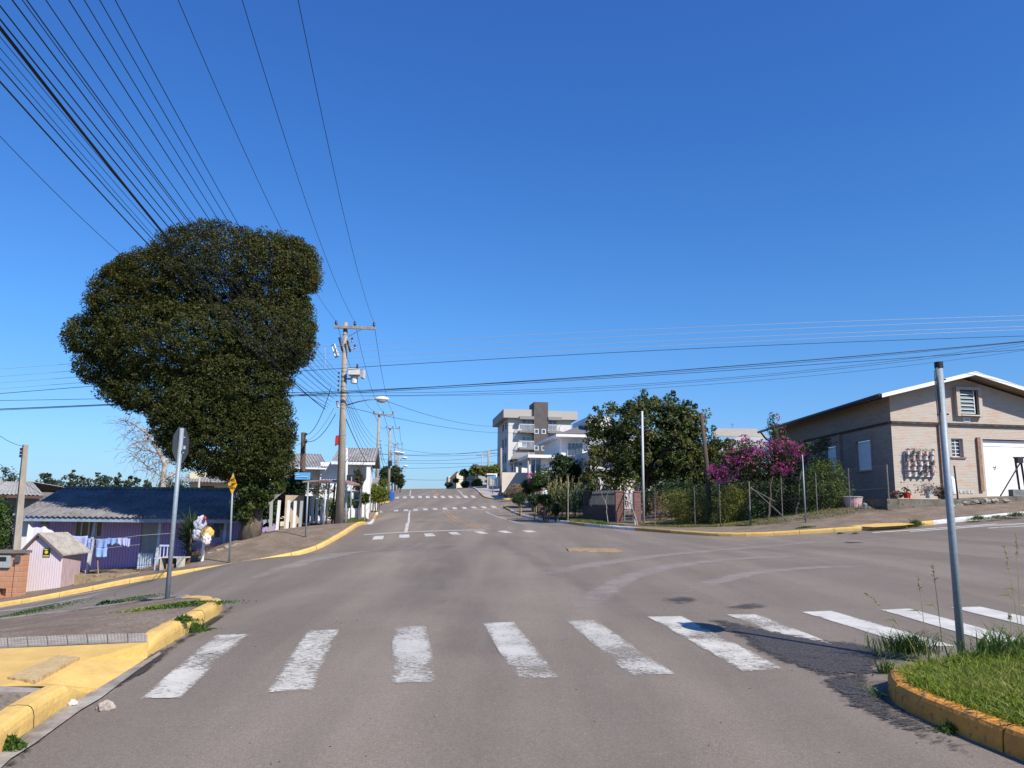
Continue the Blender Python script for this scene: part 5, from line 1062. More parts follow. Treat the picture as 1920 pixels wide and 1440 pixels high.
# ================================================================ wires
G1 = 'overhead wires running up the road'
def long_wire(px, py, h, end, r, label, k=.5, m=wirem, back=1.55):
    d = ray(px, py); t_ = h / d.z; A_ = C + d * t_; end = Vector(end)
    pts = []
    for i in range(41):
        s = -0.0 + back * i / 40; p = end + (A_ - end) * s; p.z -= 4 * k * s * (1 - s); pts.append(p)
    return wire(label, pts, r, m, G1)
long_wire(334, 0, 7.6, ins1[0], .0075, 'thin power wire to the left end of the crossarm, over the tree'); long_wire(454, 0, 7.6, ins1[1], .0075, 'thin power wire to the middle insulator of the crossarm'); long_wire(559, 0, 7.6, ins1[2], .0075, 'thin power wire farthest right, to the right end of the crossarm')
LW = [(216, 0, 5.6, 0, .007, 'rightmost of the lower bundle of wires at the top edge'), (187, 0, 5.5, 1, .007, 'second from the right in the lower bundle at the top edge'), (158, 0, 5.35, 2, .007, 'third from the right in the lower bundle at the top edge'), (129, 0, 5.2, 3, .008, 'fourth from the right in the lower bundle at the top edge'),
      (86, 0, 5.0, 4, .007, 'fifth from the right in the lower bundle, right of the close pair')]
for px, py, h, i, r, lb in LW: long_wire(px, py, h, rack1[i], r, lb, .45)
tc = [axis1(py) + Vector((-.14 - .1 * q, -.12, 0)) for q, py in enumerate((745, 750, 756, 762, 768, 772, 776))]
TW = [(50, 0, 4.8, 0, .008, 'right wire of the close pair left of the lower bundle'), (42, 0, 4.8, 0, .006, 'left wire of the close pair left of the lower bundle'), (23, 0, 4.7, 1, .009, 'dark wire just left of the close pair, leaving at the top edge'), (0, 11, 4.6, 1, .008, 'uppermost wire leaving at the left edge'),
      (0, 36, 4.5, 2, .010, 'dark wire running along the upper side of the thick cable'), (0, 69, 4.4, 3, .0045, 'faint wire just under the thick cable'), (0, 90, 4.35, 3, .0045, 'faint wire second under the thick cable'),
      (0, 110, 4.3, 4, .0045, 'faint wire third under the thick cable'), (0, 126, 4.2, 4, .008, 'dark wire above the lower twisted cable'), (0, 153, 4.1, 5, .011, 'lower twisted cable bowing under the other wires')]
for px, py, h, i, r, lb in TW: long_wire(px, py, h, tc[i], r, lb, .42)
long_wire(0, 52, 4.5, tc[6] , .021, 'thickest black cable slanting across the upper left sky', .35)
wire('single thin wire low in the left sky ending behind the tree', sagpts(P(-120, 128, 14), P(330, 560, 33), .3), .010, wirem, G1)
# up the road from pole to pole
nm = ['left', 'middle', 'right']
for s in range(4):
    for i in range(3): wire(f'{nm[i]} crossarm wire between the {["big pole and the second", "second and third", "third and fourth", "fourth and fifth"][s]} pole', sagpts(inss[s][i], inss[s + 1][i], .8), .012 + .006 * s, wirem, 'crossarm wires up the road')
src = [axis1(py) + Vector((.1, .05, 0)) for py in (738, 746, 752, 760, 768)]
for i in range(5):
    wire(f'{["top", "second", "third", "fourth", "lowest"][i]} of the slack wires falling from the big pole to the second pole', sagpts(src[i], (racks[1] + [racks[1][-1] + Vector((0, 0, -.5))])[i], .5 + .12 * i), .011, wirem, 'slack wires from the big pole')
wire('thick slack cable from low on the big pole towards the second pole', sagpts(axis1(792) + Vector((.12, 0, 0)), at(704, 64.5, 0) + Vector((0, 0, 3.2)), .35), .022, wirem, 'slack wires from the big pole')
for i in range(2): wire(f'{["upper", "lower"][i]} slack cable from the second pole on to the third', sagpts(racks[1][i * 2 + 1], racks[2][i * 2 + 1], 1.6), .022, wirem, 'slack wires up the road')
wire('slack cable sagging from the third pole to the fourth', sagpts(racks[2][2], racks[3][2], 2.2), .028, wirem, 'slack wires up the road')
# drop wires to the wooden service pole
sp_ = P(574, 815, 36.9); sp2 = P(576, 828, 36.9)
wire('dark drop wire from the cables down to the top of the wooden pole', sagpts(P(620, 728, 33), sp_, .5), .016, wirem, 'drop wires to the wooden pole'); wire('twin drop cable from the big pole to the wooden pole', sagpts(P(629, 776, 33), sp2, .35), .016, wirem, 'drop wires to the wooden pole'); wire('thin drop wire above the twin drop cable', sagpts(P(626, 765, 33), sp2 + Vector((0, 0, .05)), .25), .008, wirem, 'drop wires to the wooden pole')
wire('drop wire from the wooden pole to the left through the tree', sagpts(P(569, 828, 36.8), P(430, 880, 38), .2), .012, wirem, 'drop wires to the wooden pole')
# wires along the cross street
def q3(pts, Y, n=60):
    """smooth curve through three picture points at given depths"""
    (x0, y0), (x1, y1), (x2, y2) = pts; Ys = Y if isinstance(Y, (list, tuple)) else (Y, Y, Y); A_, B_, D_ = P(x0, y0, Ys[0]), P(x1, y1, Ys[1]), P(x2, y2, Ys[2]); s = (B_.x - A_.x) / (D_.x - A_.x); out = []
    for i in range(n + 1):
        t = -.15 + 1.3 * i / n; out.append(A_ * ((t - s) * (t - 1) / (s * 1)) + B_ * (t * (t - 1) / (s * (s - 1))) + D_ * (t * (t - s) / (1 - s)))
    return out
GC = 'wires crossing above the side street'
for pts, r, m, lb in [(((0, 692), (590, 651), (1920, 592)), .009, wiregr, 'uppermost thin pale wire crossing the whole view'), (((0, 706), (590, 664), (1920, 600)), .009, wiregr, 'second thin pale wire crossing the whole view'), (((0, 718), (590, 676), (1920, 612)), .009, wiregr, 'third thin pale wire crossing the whole view'),
                      (((0, 729), (590, 687), (1920, 618)), .009, wiregr, 'fourth thin pale wire crossing the whole view'), (((0, 738), (620, 692), (1920, 630)), .014, wirem, 'dark wire just below the four pale crossing wires'), (((0, 751), (620, 734), (1920, 641)), .012, wirem, 'upper dark cable through the big pole to the right edge'),
                      (((0, 767), (620, 737), (1920, 640)), .021, wirem, 'heavy black cable crossing the view at the big pole'), (((0, 769), (640, 738), (1920, 655)), .014, wirem, 'cable diverging just below the heavy black cable'), (((500, 742), (900, 738), (1920, 648)), .009, wirem, 'thin cable sagging under the heavy crossing cable'), (((560, 741), (1000, 738), (1920, 657)), .008, wirem, 'lowest thin cable sagging under the heavy crossing cable'), (((560, 736), (1100, 726), (1920, 643)), .009, wirem, 'thin cable twisting between the crossing cables')]:
    wire(lb, q3(pts, 31.5 if m is wiregr else 32.6), r, m, GC)
wire('wire spacer hanging from the pale wires beside the tree', [P(609, 651, 31.4), P(610.5, 688, 31.4)], .014, mat('spacer', (.45, .42, .42), rough=.6), GC, name='wire_spacer')
wire('thin wire from the lamp arm rightwards over the road', sagpts(P(722, 751, 33), P(1000, 786, 75), .9), .011, wirem, 'thin wires slanting right over the road'); wire('thin wire from below the lamp rightwards over the road', sagpts(P(650, 763, 33), P(1000, 808, 90), .6), .013, wirem, 'thin wires slanting right over the road')
for pts, lb in [(((705, 850), (820, 855), (935, 850)), 'highest of the far wires over the road crest'), (((690, 850.5), (800, 853), (915, 846)), 'far wire rising to the tall far post on the right'), (((742, 863), (800, 864), (940, 853)), 'far dark wire in the middle of the crest bundle'), (((745, 840), (800, 849), (912, 846)), 'thin far wire sagging over the crest'), (((755, 878), (830, 877), (900, 873)), 'low far wire near the road crest'), (((752, 868), (800, 869), (905, 868)), 'faint far wire under the middle of the crest bundle'), (((760, 899), (840, 900), (890, 898)), 'lowest faint wire just above the crest')]:
    wire(lb, q3(pts, 128, 20), .028, wirem, 'far wires over the road crest')
# wires on the left concrete post
wire('wire running from the short concrete pole up to the left edge', sagpts(P(44, 837, 27.4), P(-60, 760, 20), .2), .009, wirem, 'wires at the short concrete pole'); wire('wire crossing behind the short concrete pole', sagpts(P(-40, 838, 24), P(110, 945, 33), .1), .008, wirem, 'wires at the short concrete pole'); wire('short wire from the left edge rising to the concrete pole', sagpts(P(-40, 925, 24), P(40, 885, 27.5), .05), .009, wirem, 'wires at the short concrete pole')
# ================================================================ white house beyond the shelter
Yw = 50.0
def Zw(py, px=620, Y=Yw): return P(px, py, Y).z
gz = zt(P(620, 940, Yw).x, Yw) - .2
t = root('white_house', (P(540, 940, Yw).x, Yw, gz), 'white house with two stepped grey corrugated roofs behind the bus shelter', 'house')
xL, xM, xR = P(470, 900, Yw).x, P(612, 900, Yw).x, P(697, 900, Yw).x; xe = P(690, 900, Yw).x
mb = MB(); H1 = Zw(878) - gz; facade(mb, (xL, Yw, gz), (1, 0, 0), (0, -1, 0), xM - xL, H1, [(P(560, 900, Yw).x - xL, P(606, 900, Yw).x - xL, Zw(962) - gz, Zw(931) - gz)], .15)
mb.box((xL, Yw + .2, gz), (xL + .2, Yw + 7, gz + H1)); H2 = Zw(868) - gz; x2 = P(606, 900, Yw).x
facade(mb, (x2, Yw - .6, gz), (1, 0, 0), (0, -1, 0), xe - x2, H2, [(P(651, 900, Yw).x - x2, P(681, 900, Yw).x - x2, Zw(955) - gz, Zw(920) - gz), (P(650, 900, Yw).x - x2, P(657, 900, Yw).x - x2, Zw(888) - gz, Zw(884) - gz)], .15)
mb.box((xe - .2, Yw - .59, gz), (xe, Yw + 8, gz + H2)); mb.box((x2 + .002, Yw - .59, gz), (x2 + .2, Yw + 8, gz + H2)); mb.face([(xe, Yw - .6, gz + H2), (xe, Yw + 8, gz + H2), (xe, Yw + 3.6, Zw(842, 690, Yw + 3.6))]); mb.build('wall', whitew, t)
gf = mat('grey_frame', (.45, .46, .47), rough=.6)
window(t, (xL, Yw, gz), (1, 0, 0), (0, -1, 0), P(560, 900, Yw).x - xL, P(606, 900, Yw).x - xL, Zw(962) - gz, Zw(931) - gz, gf, glassd, .15, .1, 3, 1); window(t, (x2, Yw - .6, gz), (1, 0, 0), (0, -1, 0), P(651, 900, Yw).x - x2, P(681, 900, Yw).x - x2, Zw(955) - gz, Zw(920) - gz, whitep, glassd, .15, .09, 1, 1)
window(t, (x2, Yw - .6, gz), (1, 0, 0), (0, -1, 0), P(650, 900, Yw).x - x2, P(657, 900, Yw).x - x2, Zw(888) - gz, Zw(884) - gz, gf, glassd, .15, .03, 0, 0)
mb = MB(); ya = Yw - 1.0
mb.corr((P(440, 900, ya).x, ya, Zw(876.5, 560, ya)), (P(614, 900, ya).x, ya, Zw(877, 600, ya)), (P(616, 900, Yw + 3.6).x, Yw + 3.6, Zw(852, 600, Yw + 3.6)), (P(440, 900, Yw + 3.6).x, Yw + 3.6, Zw(851, 560, Yw + 3.6)), .177, .03, 1)
fx0 = P(535, 900, 46).x; mb.corr((P(470, 900, 46).x, 46, P(540, 907, 46).z), (P(560, 900, 46).x, 46, P(556, 907, 46).z), (P(562, 900, 48).x, 48, P(560, 884, 48).z), (P(470, 900, 48).x, 48, P(540, 884, 48).z), .177, .03, 1)
mb.build('lower_roof', fib, t)
mb = MB(); yb2 = Yw - 1.6; yr = Yw + 3.6; xa, xb = P(617, 900, yb2).x, P(698, 900, yb2).x; xa2, xb2 = P(625, 900, yr).x, P(703, 900, yr).x; ze = Zw(865, 640, yb2); zr = Zw(840.5, 660, yr)
mb.corr((xa, yb2, ze), (xb, yb2, ze), (xb, yr, zr), (xa, yr, zr), .177, .03, 1); mb.corr((xb, yr + 5, ze), (xa, yr + 5, ze), (xa, yr + .02, zr), (xb, yr + .02, zr), .177, .03, 1); mb.build('upper_roof', fib, t)
mb = MB(); mb.box((xa, yb2 - .02, ze - .2), (xb, yb2 + .02, ze - .03)); mb.box((P(440, 900, ya).x, ya - .02, Zw(880, 560, ya)), (P(613, 900, ya).x, ya + .02, Zw(877.2, 560, ya))); mb.build('fascia', whitep, t)
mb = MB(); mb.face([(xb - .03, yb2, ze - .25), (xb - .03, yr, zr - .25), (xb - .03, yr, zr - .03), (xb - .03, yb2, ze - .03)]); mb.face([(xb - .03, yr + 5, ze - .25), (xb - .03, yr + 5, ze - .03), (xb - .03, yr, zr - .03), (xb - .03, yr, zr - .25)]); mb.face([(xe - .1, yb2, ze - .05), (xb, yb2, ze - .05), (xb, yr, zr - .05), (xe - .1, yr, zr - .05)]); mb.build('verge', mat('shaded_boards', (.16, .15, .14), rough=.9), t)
mb = MB(); cx_ = P(687, 900, yb2 + .2).x; mb.box((cx_ - .12, yb2 + .1, gz), (cx_ + .12, yb2 + .34, ze - .1)); mb.build('porch_column', whitep, t)
_pv = Vector((xe, Yw - .6, 0)); _a = .134; _l = t.location - _pv; t.rotation_euler.z = _a; t.location = _pv + Vector((_l.x * math.cos(_a) - _l.y * math.sin(_a), _l.x * math.sin(_a) + _l.y * math.cos(_a), _l.z))
# low annex roofs right
t = root('annex', at(702, 58, 0), 'small white annex with a grey roof between the white house and the second pole', 'house'); z_ = org(t).z; mb = MB(); xa, xb = P(690, 910, 60).x, P(704, 910, 60).x; mb.box((xa, 60, z_), (xb, 61, P(702, 908, 60).z)); mb.build('wall', whitew, t); mb = MB(); mb.prism([(xa, 59.5, P(700, 908, 60).z + .01), (xb + .2, 59.5, P(700, 908, 60).z + .01), (xb - .2, 63, P(700, 899, 63).z), (xa, 63, P(700, 898, 63).z)], (0, 0, .12)); mb.build('roof', fib, t)
# cream house behind the purple roof
Yk = 46.0; gz = P(400, 985, Yk).z; xa, xb = P(356, 900, Yk).x, P(560, 900, Yk).x; zt_ = P(400, 904, Yk).z
t = root('cream_house', (xa, Yk, gz), 'cream walled house seen between the purple roof and the big tree', 'house'); mb = MB(); crm = mat('cream_wall', (.72, .66, .44), (.64, .58, .38), 2, .85)
facade(mb, (xa, Yk, gz), (1, 0, 0), (0, -1, 0), xb - xa, zt_ - gz, [(P(376, 905, Yk).x - xa, P(402, 905, Yk).x - xa, .8, P(400, 911, Yk).z - gz)], .15); mb.box((xa, Yk + .16, gz), (xa + .2, Yk + 7, zt_)); mb.build('wall', crm, t)
window(t, (xa, Yk, gz), (1, 0, 0), (0, -1, 0), P(376, 905, Yk).x - xa, P(402, 905, Yk).x - xa, .8, P(400, 911, Yk).z - gz, mat('brown_frame', (.14, .08, .06), rough=.6), glassd, .15, .12, 0, 1)
mb = MB(); mb.corr((P(342, 900, Yk - 1).x, Yk - 1, P(380, 904, Yk - 1).z), (P(470, 905, Yk - 1).x + 3, Yk - 1, P(460, 905, Yk - 1).z), (P(470, 905, Yk + 2.4).x + 3, Yk + 2.4, P(440, 890, Yk + 2.4).z), (P(350, 890, Yk + 2.4).x, Yk + 2.4, P(380, 889, Yk + 2.4).z), .177, .03, 1); mb.build('roof', fib, t)
mb = MB(); mb.box((P(356, 890, Yk + .4).x, Yk + .4, P(360, 903, Yk).z), (P(371, 890, Yk + .4).x, Yk + 3, P(360, 884, Yk).z)); mb.build('chimney_block', crm, t); mb = MB(); q_ = P(374, 905, Yk - 1.2); mb.tube([Vector((q_.x, q_.y, gz)), P(374, 893, Yk - 1.2)], .06, 8); mb.build('downpipe', mat('pipe_grey', (.48, .47, .44), rough=.6), t)
# ================================================================ planting on the left verge
def stakes(t, b0, r, h, n=3):
    for k in range(n):
        a_ = 2 * math.pi * k / n + .3; mb = MB(); q_ = b0 + Vector((math.cos(a_) * r, math.sin(a_) * r, -.05)); mb.tube([q_, q_ + Vector((0.02, 0, h))], .028, 5); mb.build('stake', stakew, t)
def street_tree(px, Y, pcy, rx, ry, lm, label, n=3000, ls=.12, th=None, group='young street trees on the left verge', stk=3, off=.15, name='street_tree', cl=90, tr=.05, crf=.35):
    b0 = at(px, Y, off); s_ = Y / FX; c = P(px, pcy, Y); rX, rZ = rx * s_, ry * s_
    blobs = [(c.x + random.uniform(-.3, .3) * rX, Y + random.uniform(-.3, .3) * rX, c.z + random.uniform(-.25, .25) * rZ, rX * random.uniform(.6, .8), rX * .7, rZ * random.uniform(.6, .8)) for _ in range(4)] + [(c.x, Y, c.z, rX * .85, rX * .85, rZ * .85)]
    t = tree(name, label, 'tree', b0, (c.z - rZ * .5) - b0.z, blobs, n, cl, rX * crf, ls, lm, bark, tr, group, nb=6); 
    if stk: stakes(t, b0, .3, 1.1, stk)
    return t
street_tree(703, 57, 927, 29, 19, L_yel, 'round bright yellow-green street tree with stakes, right of the shelter', 7000, .13, cl=170, crf=.28)
street_tree(672, 40.5, 897, 13, 24, leafmat('leaf_brownish', (.04, .05, .02), (.07, .07, .03), (.14, .11, .05), .3), 'slim brownish young tree with a bare stem behind the dark sign back', 1500, .10, stk=1)
street_tree(651, 46, 942, 17, 12, L_mid, 'low leafy shrub-like tree behind the big pole at knee height', 2200, .12, group=None, stk=0)
street_tree(684, 47, 935, 10, 12, L_mid, 'small green tree between the slim brownish tree and the round yellow-green one', 1400, .12, stk=2)
street_tree(735, 108, 893, 19, 19, L_dark, 'largest of the dark street trees by the far power poles', 5000, .24, cl=120, tr=.12, group='dark street trees up the left kerb', stk=0)
street_tree(722, 100, 888, 11, 13, L_dark, 'dark street tree touching the second power pole', 2600, .24, tr=.1, group='dark street trees up the left kerb', stk=0)
street_tree(750, 124, 902, 9, 14, L_dark, 'dark street tree nearest the road crest on the left', 2200, .26, tr=.1, group='dark street trees up the left kerb', stk=0)
street_tree(716, 86, 906, 12, 9, L_yel, 'low yellowish bush beneath the dark street trees', 1800, .2, group=None, stk=0, name='street_bush')
mb = MB(); b0 = at(733.5, 92, .1); mb.lathe(b0, [(.32, 0), (.38, .9), (.30, 1.0), (.05, 1.05)], 14); tagit(mb.build('litter_bin', mat('bin_blue', (.02, .10, .42), rough=.4), smooth=False, loc=b0), 'bright blue litter bin beneath the dark street trees', 'litter bin')
# shrubs behind the fence stakes
def shrub(px, py, rx, ry, Y, lm, label, n=2500, ls=.12, name='shrub', cat='shrub', group=None, cl=100, off=.05, more=(), inner=.12, cr=None):
    b0 = at(px, Y, off); blobs = [pblob(px, py, rx, ry, Y)] + [pblob(*m_, Y) for m_ in more]; c = cr or min(rx, ry) * Y / FX * .4
    return tree(name, label, cat, b0, max(.2, (P(px, py, Y).z - b0.z) * .8), blobs, n, cl, c, ls, lm, bark, .035, group, nb=6, inner=inner)
shrub(535, 925, 34, 30, 36.5, L_dark, 'dark shrub mass between the big tree trunk and the wooden pole', 7000, .13, more=((556, 905, 20, 20), (510, 945, 22, 28)), cl=200)
shrub(505, 958, 15, 26, 33.4, L_dark, 'dark shrub between the big tree trunk and the first white stake', 2600, .11, more=((498, 975, 12, 14),)); shrub(590, 950, 26, 16, 38, L_mid, 'garden shrub behind the white stakes by the shelter', 2600, .11); shrub(625, 955, 16, 20, 39, L_yel, 'yellowish shrub seen between the shelter posts', 2000, .11)
shrub(600, 917, 28, 10, 44, leafmat('leaf_brownish', (0, 0, 0), (0, 0, 0), (0, 0, 0)), 'thin-leaved climber in front of the white house wall', 900, .11)
# boulders and rubble under the tree
rub = mat('rubble_stone', (.34, .29, .25), (.22, .15, .12), 5, .9, bump=.6, bscale=20)
def rock(c, r, m, label, seed, flat=.6, cat='stone', name='stone', group=None):
    bm = bmesh.new(); bmesh.ops.create_icosphere(bm, subdivisions=3, radius=1)
    for v in bm.verts: f = 1 + noise.noise(v.co * 1.3 + Vector((seed, 0, 0))) * .45 + noise.noise(v.co * 3.5 + Vector((0, seed, 0))) * .15; v.co = Vector((v.co.x * r * f, v.co.y * r * f * .8, v.co.z * r * flat * f))
    me = bpy.data.meshes.new(name); bm.to_mesh(me); bm.free(); return tagit(link(name, me, None, m, Vector(c) + Vector((0, 0, r * flat * .55))), label, cat, group)
for i, (px, Y, r, lb) in enumerate([(398, 28.4, .16, 'pale stone at the foot of the purple wall, left of the diamond sign'), (415, 28.6, .2, 'flat stone left of the diamond sign post'), (433, 28.8, .24, 'broad pale stone right behind the diamond sign post'), (447, 29.0, .2, 'pale slab of rubble left of the big tree trunk'), (458, 29.0, .14, 'reddish lump of rubble at the big tree roots')]):
    rock(at(px, Y, .05), r, rub if i < 4 else mat('brick_rubble', (.32, .14, .08), rough=.9), lb, i * 3.1, .35, group='rubble under the big tree')
rock(G(197, 1331), .055, mat('pale_stone', (.42, .34, .28), (.30, .25, .21), 14, .9, bump=.6, bscale=60), 'pinkish stone lying alone on the asphalt near the left kerb', 5.5, .7); rock(G(136, 1321, .02), .035, mat('white_stone', (.50, .47, .42), rough=.9), 'small white stone in the gutter by the yellow kerb', 8.8, .6)
# handrail and ramp beside the trunk
t = root('stair_rail', at(495, 33.5, .1), 'white tubular stair rail leaning behind the big tree trunk', 'handrail'); mb = MB(); mb.tube([P(489, 950, 33.5), P(502, 978, 33.5)], .03, 6); mb.tube([P(484, 965, 33), P(490, 985, 33), P(508, 972, 33)], .04, 6); mb.build('rail', whitep, t)
# ================================================================ brick house on the right
o_ = Vector((P(1680, 937, 33).x, 33.0, 0)); o_.z = P(1680, 940, 33).z; ang = math.radians(10); uu = Vector((math.cos(ang), math.sin(ang), 0)); nn = Vector((math.sin(ang), -math.cos(ang), 0)); Zv = Vector((0, 0, 1))
def fu(px, py, off=0): p = onplane(px, py, o_ + nn * off, nn); return (p - o_).dot(uu), p.z - o_.z
def su(px, py): p = onplane(px, py, o_, Vector((-1, 0, 0))); return p.y - 33, p.z - o_.z
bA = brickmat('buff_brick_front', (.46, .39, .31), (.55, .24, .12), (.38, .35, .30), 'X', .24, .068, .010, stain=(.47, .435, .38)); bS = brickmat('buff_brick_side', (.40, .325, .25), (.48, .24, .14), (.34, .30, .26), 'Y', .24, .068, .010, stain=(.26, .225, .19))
t = root('brick_house', o_, 'buff brick house with a wide gable and a white garage door', 'house')
Wd = 7.9; zc = fu(1668, 793)[1]; zw = fu(1668, 745)[1]
ap = onplane(1828, 699, o_ + nn * .75, nn); el = onplane(1653, 741, o_ + nn * .75, nn); sl_ = (ap.z - el.z) / (ap - el).dot(uu); au = (ap - o_).dot(uu)
def roofz(u_): return ap.z - o_.z - sl_ * abs(u_ - au) - .14
g0u, g0z = fu(1842, 823); door_u1 = min(Wd - .4, g0u + 3.1); gb = .12
wa = fu(1783, 822); wb_ = fu(1806, 857)
ops = [(wa[0], wb_[0], wb_[1], wa[1]), (g0u, door_u1, gb, g0z)]
mb = MB(); facade(mb, o_, uu, nn, Wd, zc, ops, .16, 0)
pf = lambda a, z, d=0: o_ + uu * a + Zv * z - nn * d
mb.face([pf(0, zc), pf(Wd, zc), pf(Wd, roofz(Wd)), pf(au, roofz(au)), pf(0, roofz(0))], 0)
LEN = 15.0
sw = [(su(1636, 881), su(1604, 829)), (su(1571, 890), su(1548, 838))]
sops = [(a[0], b[0], sw[0][0][1], sw[0][1][1]) for a, b in [sw[0]]] + [(sw[1][0][0], sw[1][1][0], sw[0][0][1], sw[0][1][1])]
facade(mb, o_, Vector((0, 1, 0)), Vector((-1, 0, 0)), LEN, roofz(0), sops, .14, 1)
e1 = pf(Wd, 0); mb.face([e1, e1 + Vector((0, LEN, 0)), e1 + Vector((0, LEN, roofz(Wd))), e1 + Zv * roofz(Wd)], 1)
mb.face([o_ - Zv * .5, pf(Wd, -.5), pf(Wd, -.001), o_ - Zv * .001], 0); mb.face([o_ - Zv * 1.2, o_ - Zv * .001, o_ + Vector((0, LEN, -.001)), o_ + Vector((0, LEN, -1.2))], 1)
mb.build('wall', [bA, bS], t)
trim = mat('shadowed_brick_trim', (.22, .13, .085), (.30, .20, .14), 7, .9)  # pilaster brown carries the shade of their dark side in its colour
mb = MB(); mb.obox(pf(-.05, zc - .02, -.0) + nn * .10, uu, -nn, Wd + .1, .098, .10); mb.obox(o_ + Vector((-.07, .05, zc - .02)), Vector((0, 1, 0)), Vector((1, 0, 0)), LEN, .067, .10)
mb.build('string_course', mat('dark_course', (.045, .036, .03), (.09, .07, .055), 4, .9), t)  # near-black ledge: the shadow line along its underside is put into the colour
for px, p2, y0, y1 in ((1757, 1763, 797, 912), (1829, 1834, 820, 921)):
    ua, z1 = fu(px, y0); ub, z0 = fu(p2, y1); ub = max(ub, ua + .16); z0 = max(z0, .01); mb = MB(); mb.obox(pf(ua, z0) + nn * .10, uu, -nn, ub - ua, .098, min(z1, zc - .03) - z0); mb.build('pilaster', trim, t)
for px in (1580, 1541, 1512, 1490):
    ya = su(px, 850)[0]; mb = MB(); mb.obox(o_ + Vector((-.14, ya, -.3)), Vector((0, 1, 0)), Vector((1, 0, 0)), .3, .138, zc + .27); mb.build('pilaster', bS, t)
# attic window: projecting brick surround and glass louvres
x0, z1 = fu(1786, 726); x1, _ = fu(1833, 726); z0 = fu(1800, 781)[1]; dp = .20
mb = MB(); w_ = .17
mb.obox(pf(x0, z0) + nn * dp, uu, -nn, w_, dp - .002, z1 - z0); mb.obox(pf(x1 - w_, z0) + nn * dp, uu, -nn, w_, dp - .002, z1 - z0); mb.obox(pf(x0 + w_ + .002, z1 - .12) + nn * dp, uu, -nn, x1 - x0 - 2 * w_ - .004, dp - .002, .12); mb.build('window_surround', bA, t)
wn = MB(); a0, a1 = x0 + w_ + .02, x1 - w_ - .24
wn.obox(pf(a0 - .01, z0 + .12) + nn * .06, uu, -nn, x1 - w_ - a0 - .0, .03, z1 - .14 - z0 - .12); lw = wn.build('window', mat('louvre_dark', (.02, .025, .035), rough=.3), t)
sil = MB(); sil.obox(pf(x0 + w_ + .004, z0 + .02) + nn * (dp + .03), uu, -nn, x1 - x0 - 2 * w_ - .008, dp, .045); sil.build('sill', mat('sill_cream', (.55, .50, .42), rough=.7), lw)
n_ = 6; hgt = (z1 - .16 - z0 - .14) / n_; lv = MB(); gl_ = MB()
for i in range(n_):
    zb = z0 + .13 + hgt * i
    a_, b_, c2, d2 = pf(a0, zb) + nn * .17, pf(a1, zb) + nn * .17, pf(a1, zb + hgt * .92) + nn * .10, pf(a0, zb + hgt * .92) + nn * .10
    gl_.prism([a_, b_, c2, d2], -nn * .008); lv.obox(pf(a0, zb - .012) + nn * .185, uu, -nn, a1 - a0, .03, .03)
lv.obox(pf(a1, z0 + .12) + nn * .18, uu, -nn, .035, .04, z1 - z0 - .28); lv.obox(pf(a0 - .03, z0 + .12) + nn * .18, uu, -nn, .03, .04, z1 - z0 - .28)
gl_.build('louvre_glass', mat('louvre_glass', (.16, .22, .22), rough=.15, spec=.8), lw); lv.build('frame', mat('louvre_frame', (.62, .62, .60), rough=.5), lw)
# small louvre window
window(t, o_, uu, nn, *ops[0], mat('louvre_frame', (0, 0, 0)), glassd, .16, .035, 1, 4); a, b, c, d = ops[0]
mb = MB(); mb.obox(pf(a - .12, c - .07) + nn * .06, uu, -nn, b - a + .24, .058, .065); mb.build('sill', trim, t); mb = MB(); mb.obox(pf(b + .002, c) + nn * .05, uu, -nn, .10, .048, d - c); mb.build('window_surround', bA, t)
# garage door
a, b, c, d = ops[1]; mb = MB(); gm = mat('garage_white', (.80, .80, .79), (.76, .76, .75), 3, .45); n_ = 24
mb.obox(pf(a + .02, c + .01, .14), uu, -nn, b - a - .04, .03, d - c - .05)
for i in range(n_): mb.obox(pf(a + .03 + (b - a - .06) * i / n_, c + .03, .125), uu, -nn, (b - a - .06) / n_ - .012, .014, d - c - .42)
gd = mb.build('garage_door', gm, t); mb = MB(); mb.obox(pf(a + .02, d - .30, .118), uu, -nn, b - a - .04, .02, .03); mb.build('rail', gm, gd); hp = fu(1869.5, 877); mb = MB(); mb.tube([pf(hp[0], hp[1] - .06, .12), pf(hp[0], hp[1] - .06, .07), pf(hp[0], hp[1] + .1, .07)], .012, 6); mb.tube([pf(hp[0] - .1, hp[1] + .02, .115), pf(hp[0] + .03, hp[1] + .02, .115)], .01, 6); mb.build('handle', dark, gd)
for s_ in sops:
    a, b, c, d = s_; mb = MB(); Q = lambda y, z, dd: o_ + Vector((dd, y, z))
    m2 = MB(); n_ = 16
    for i in range(n_): z_a = c + .02 + (d - c - .04) * i / n_; m2.hexa([Q(a + .02, z_a, .09), Q(a + .02, z_a, .13), Q(b - .02, z_a, .13), Q(b - .02, z_a, .09), Q(a + .02, z_a + (d - c - .04) / n_ - .008, .095), Q(a + .02, z_a + (d - c - .04) / n_ - .008, .13), Q(b - .02, z_a + (d - c - .04) / n_ - .008, .13), Q(b - .02, z_a + (d - c - .04) / n_ - .008, .095)])
    m2.build('roller_shutter', mat('shutter_white', (.74, .76, .78), rough=.5), t)
    m3 = MB(); m3.box(Q(a - .08, c - .06, -.07), Q(b + .08, c - .003, -.002)); m3.box(Q(a - .16, c, -.035), Q(a - .003, d + .12, -.002)); m3.box(Q(b + .003, c, -.035), Q(b + .16, d + .12, -.002)); m3.box(Q(a - .002, d + .002, -.035), Q(b + .002, d + .12, -.002)); m3.build('window_surround', bS, t)
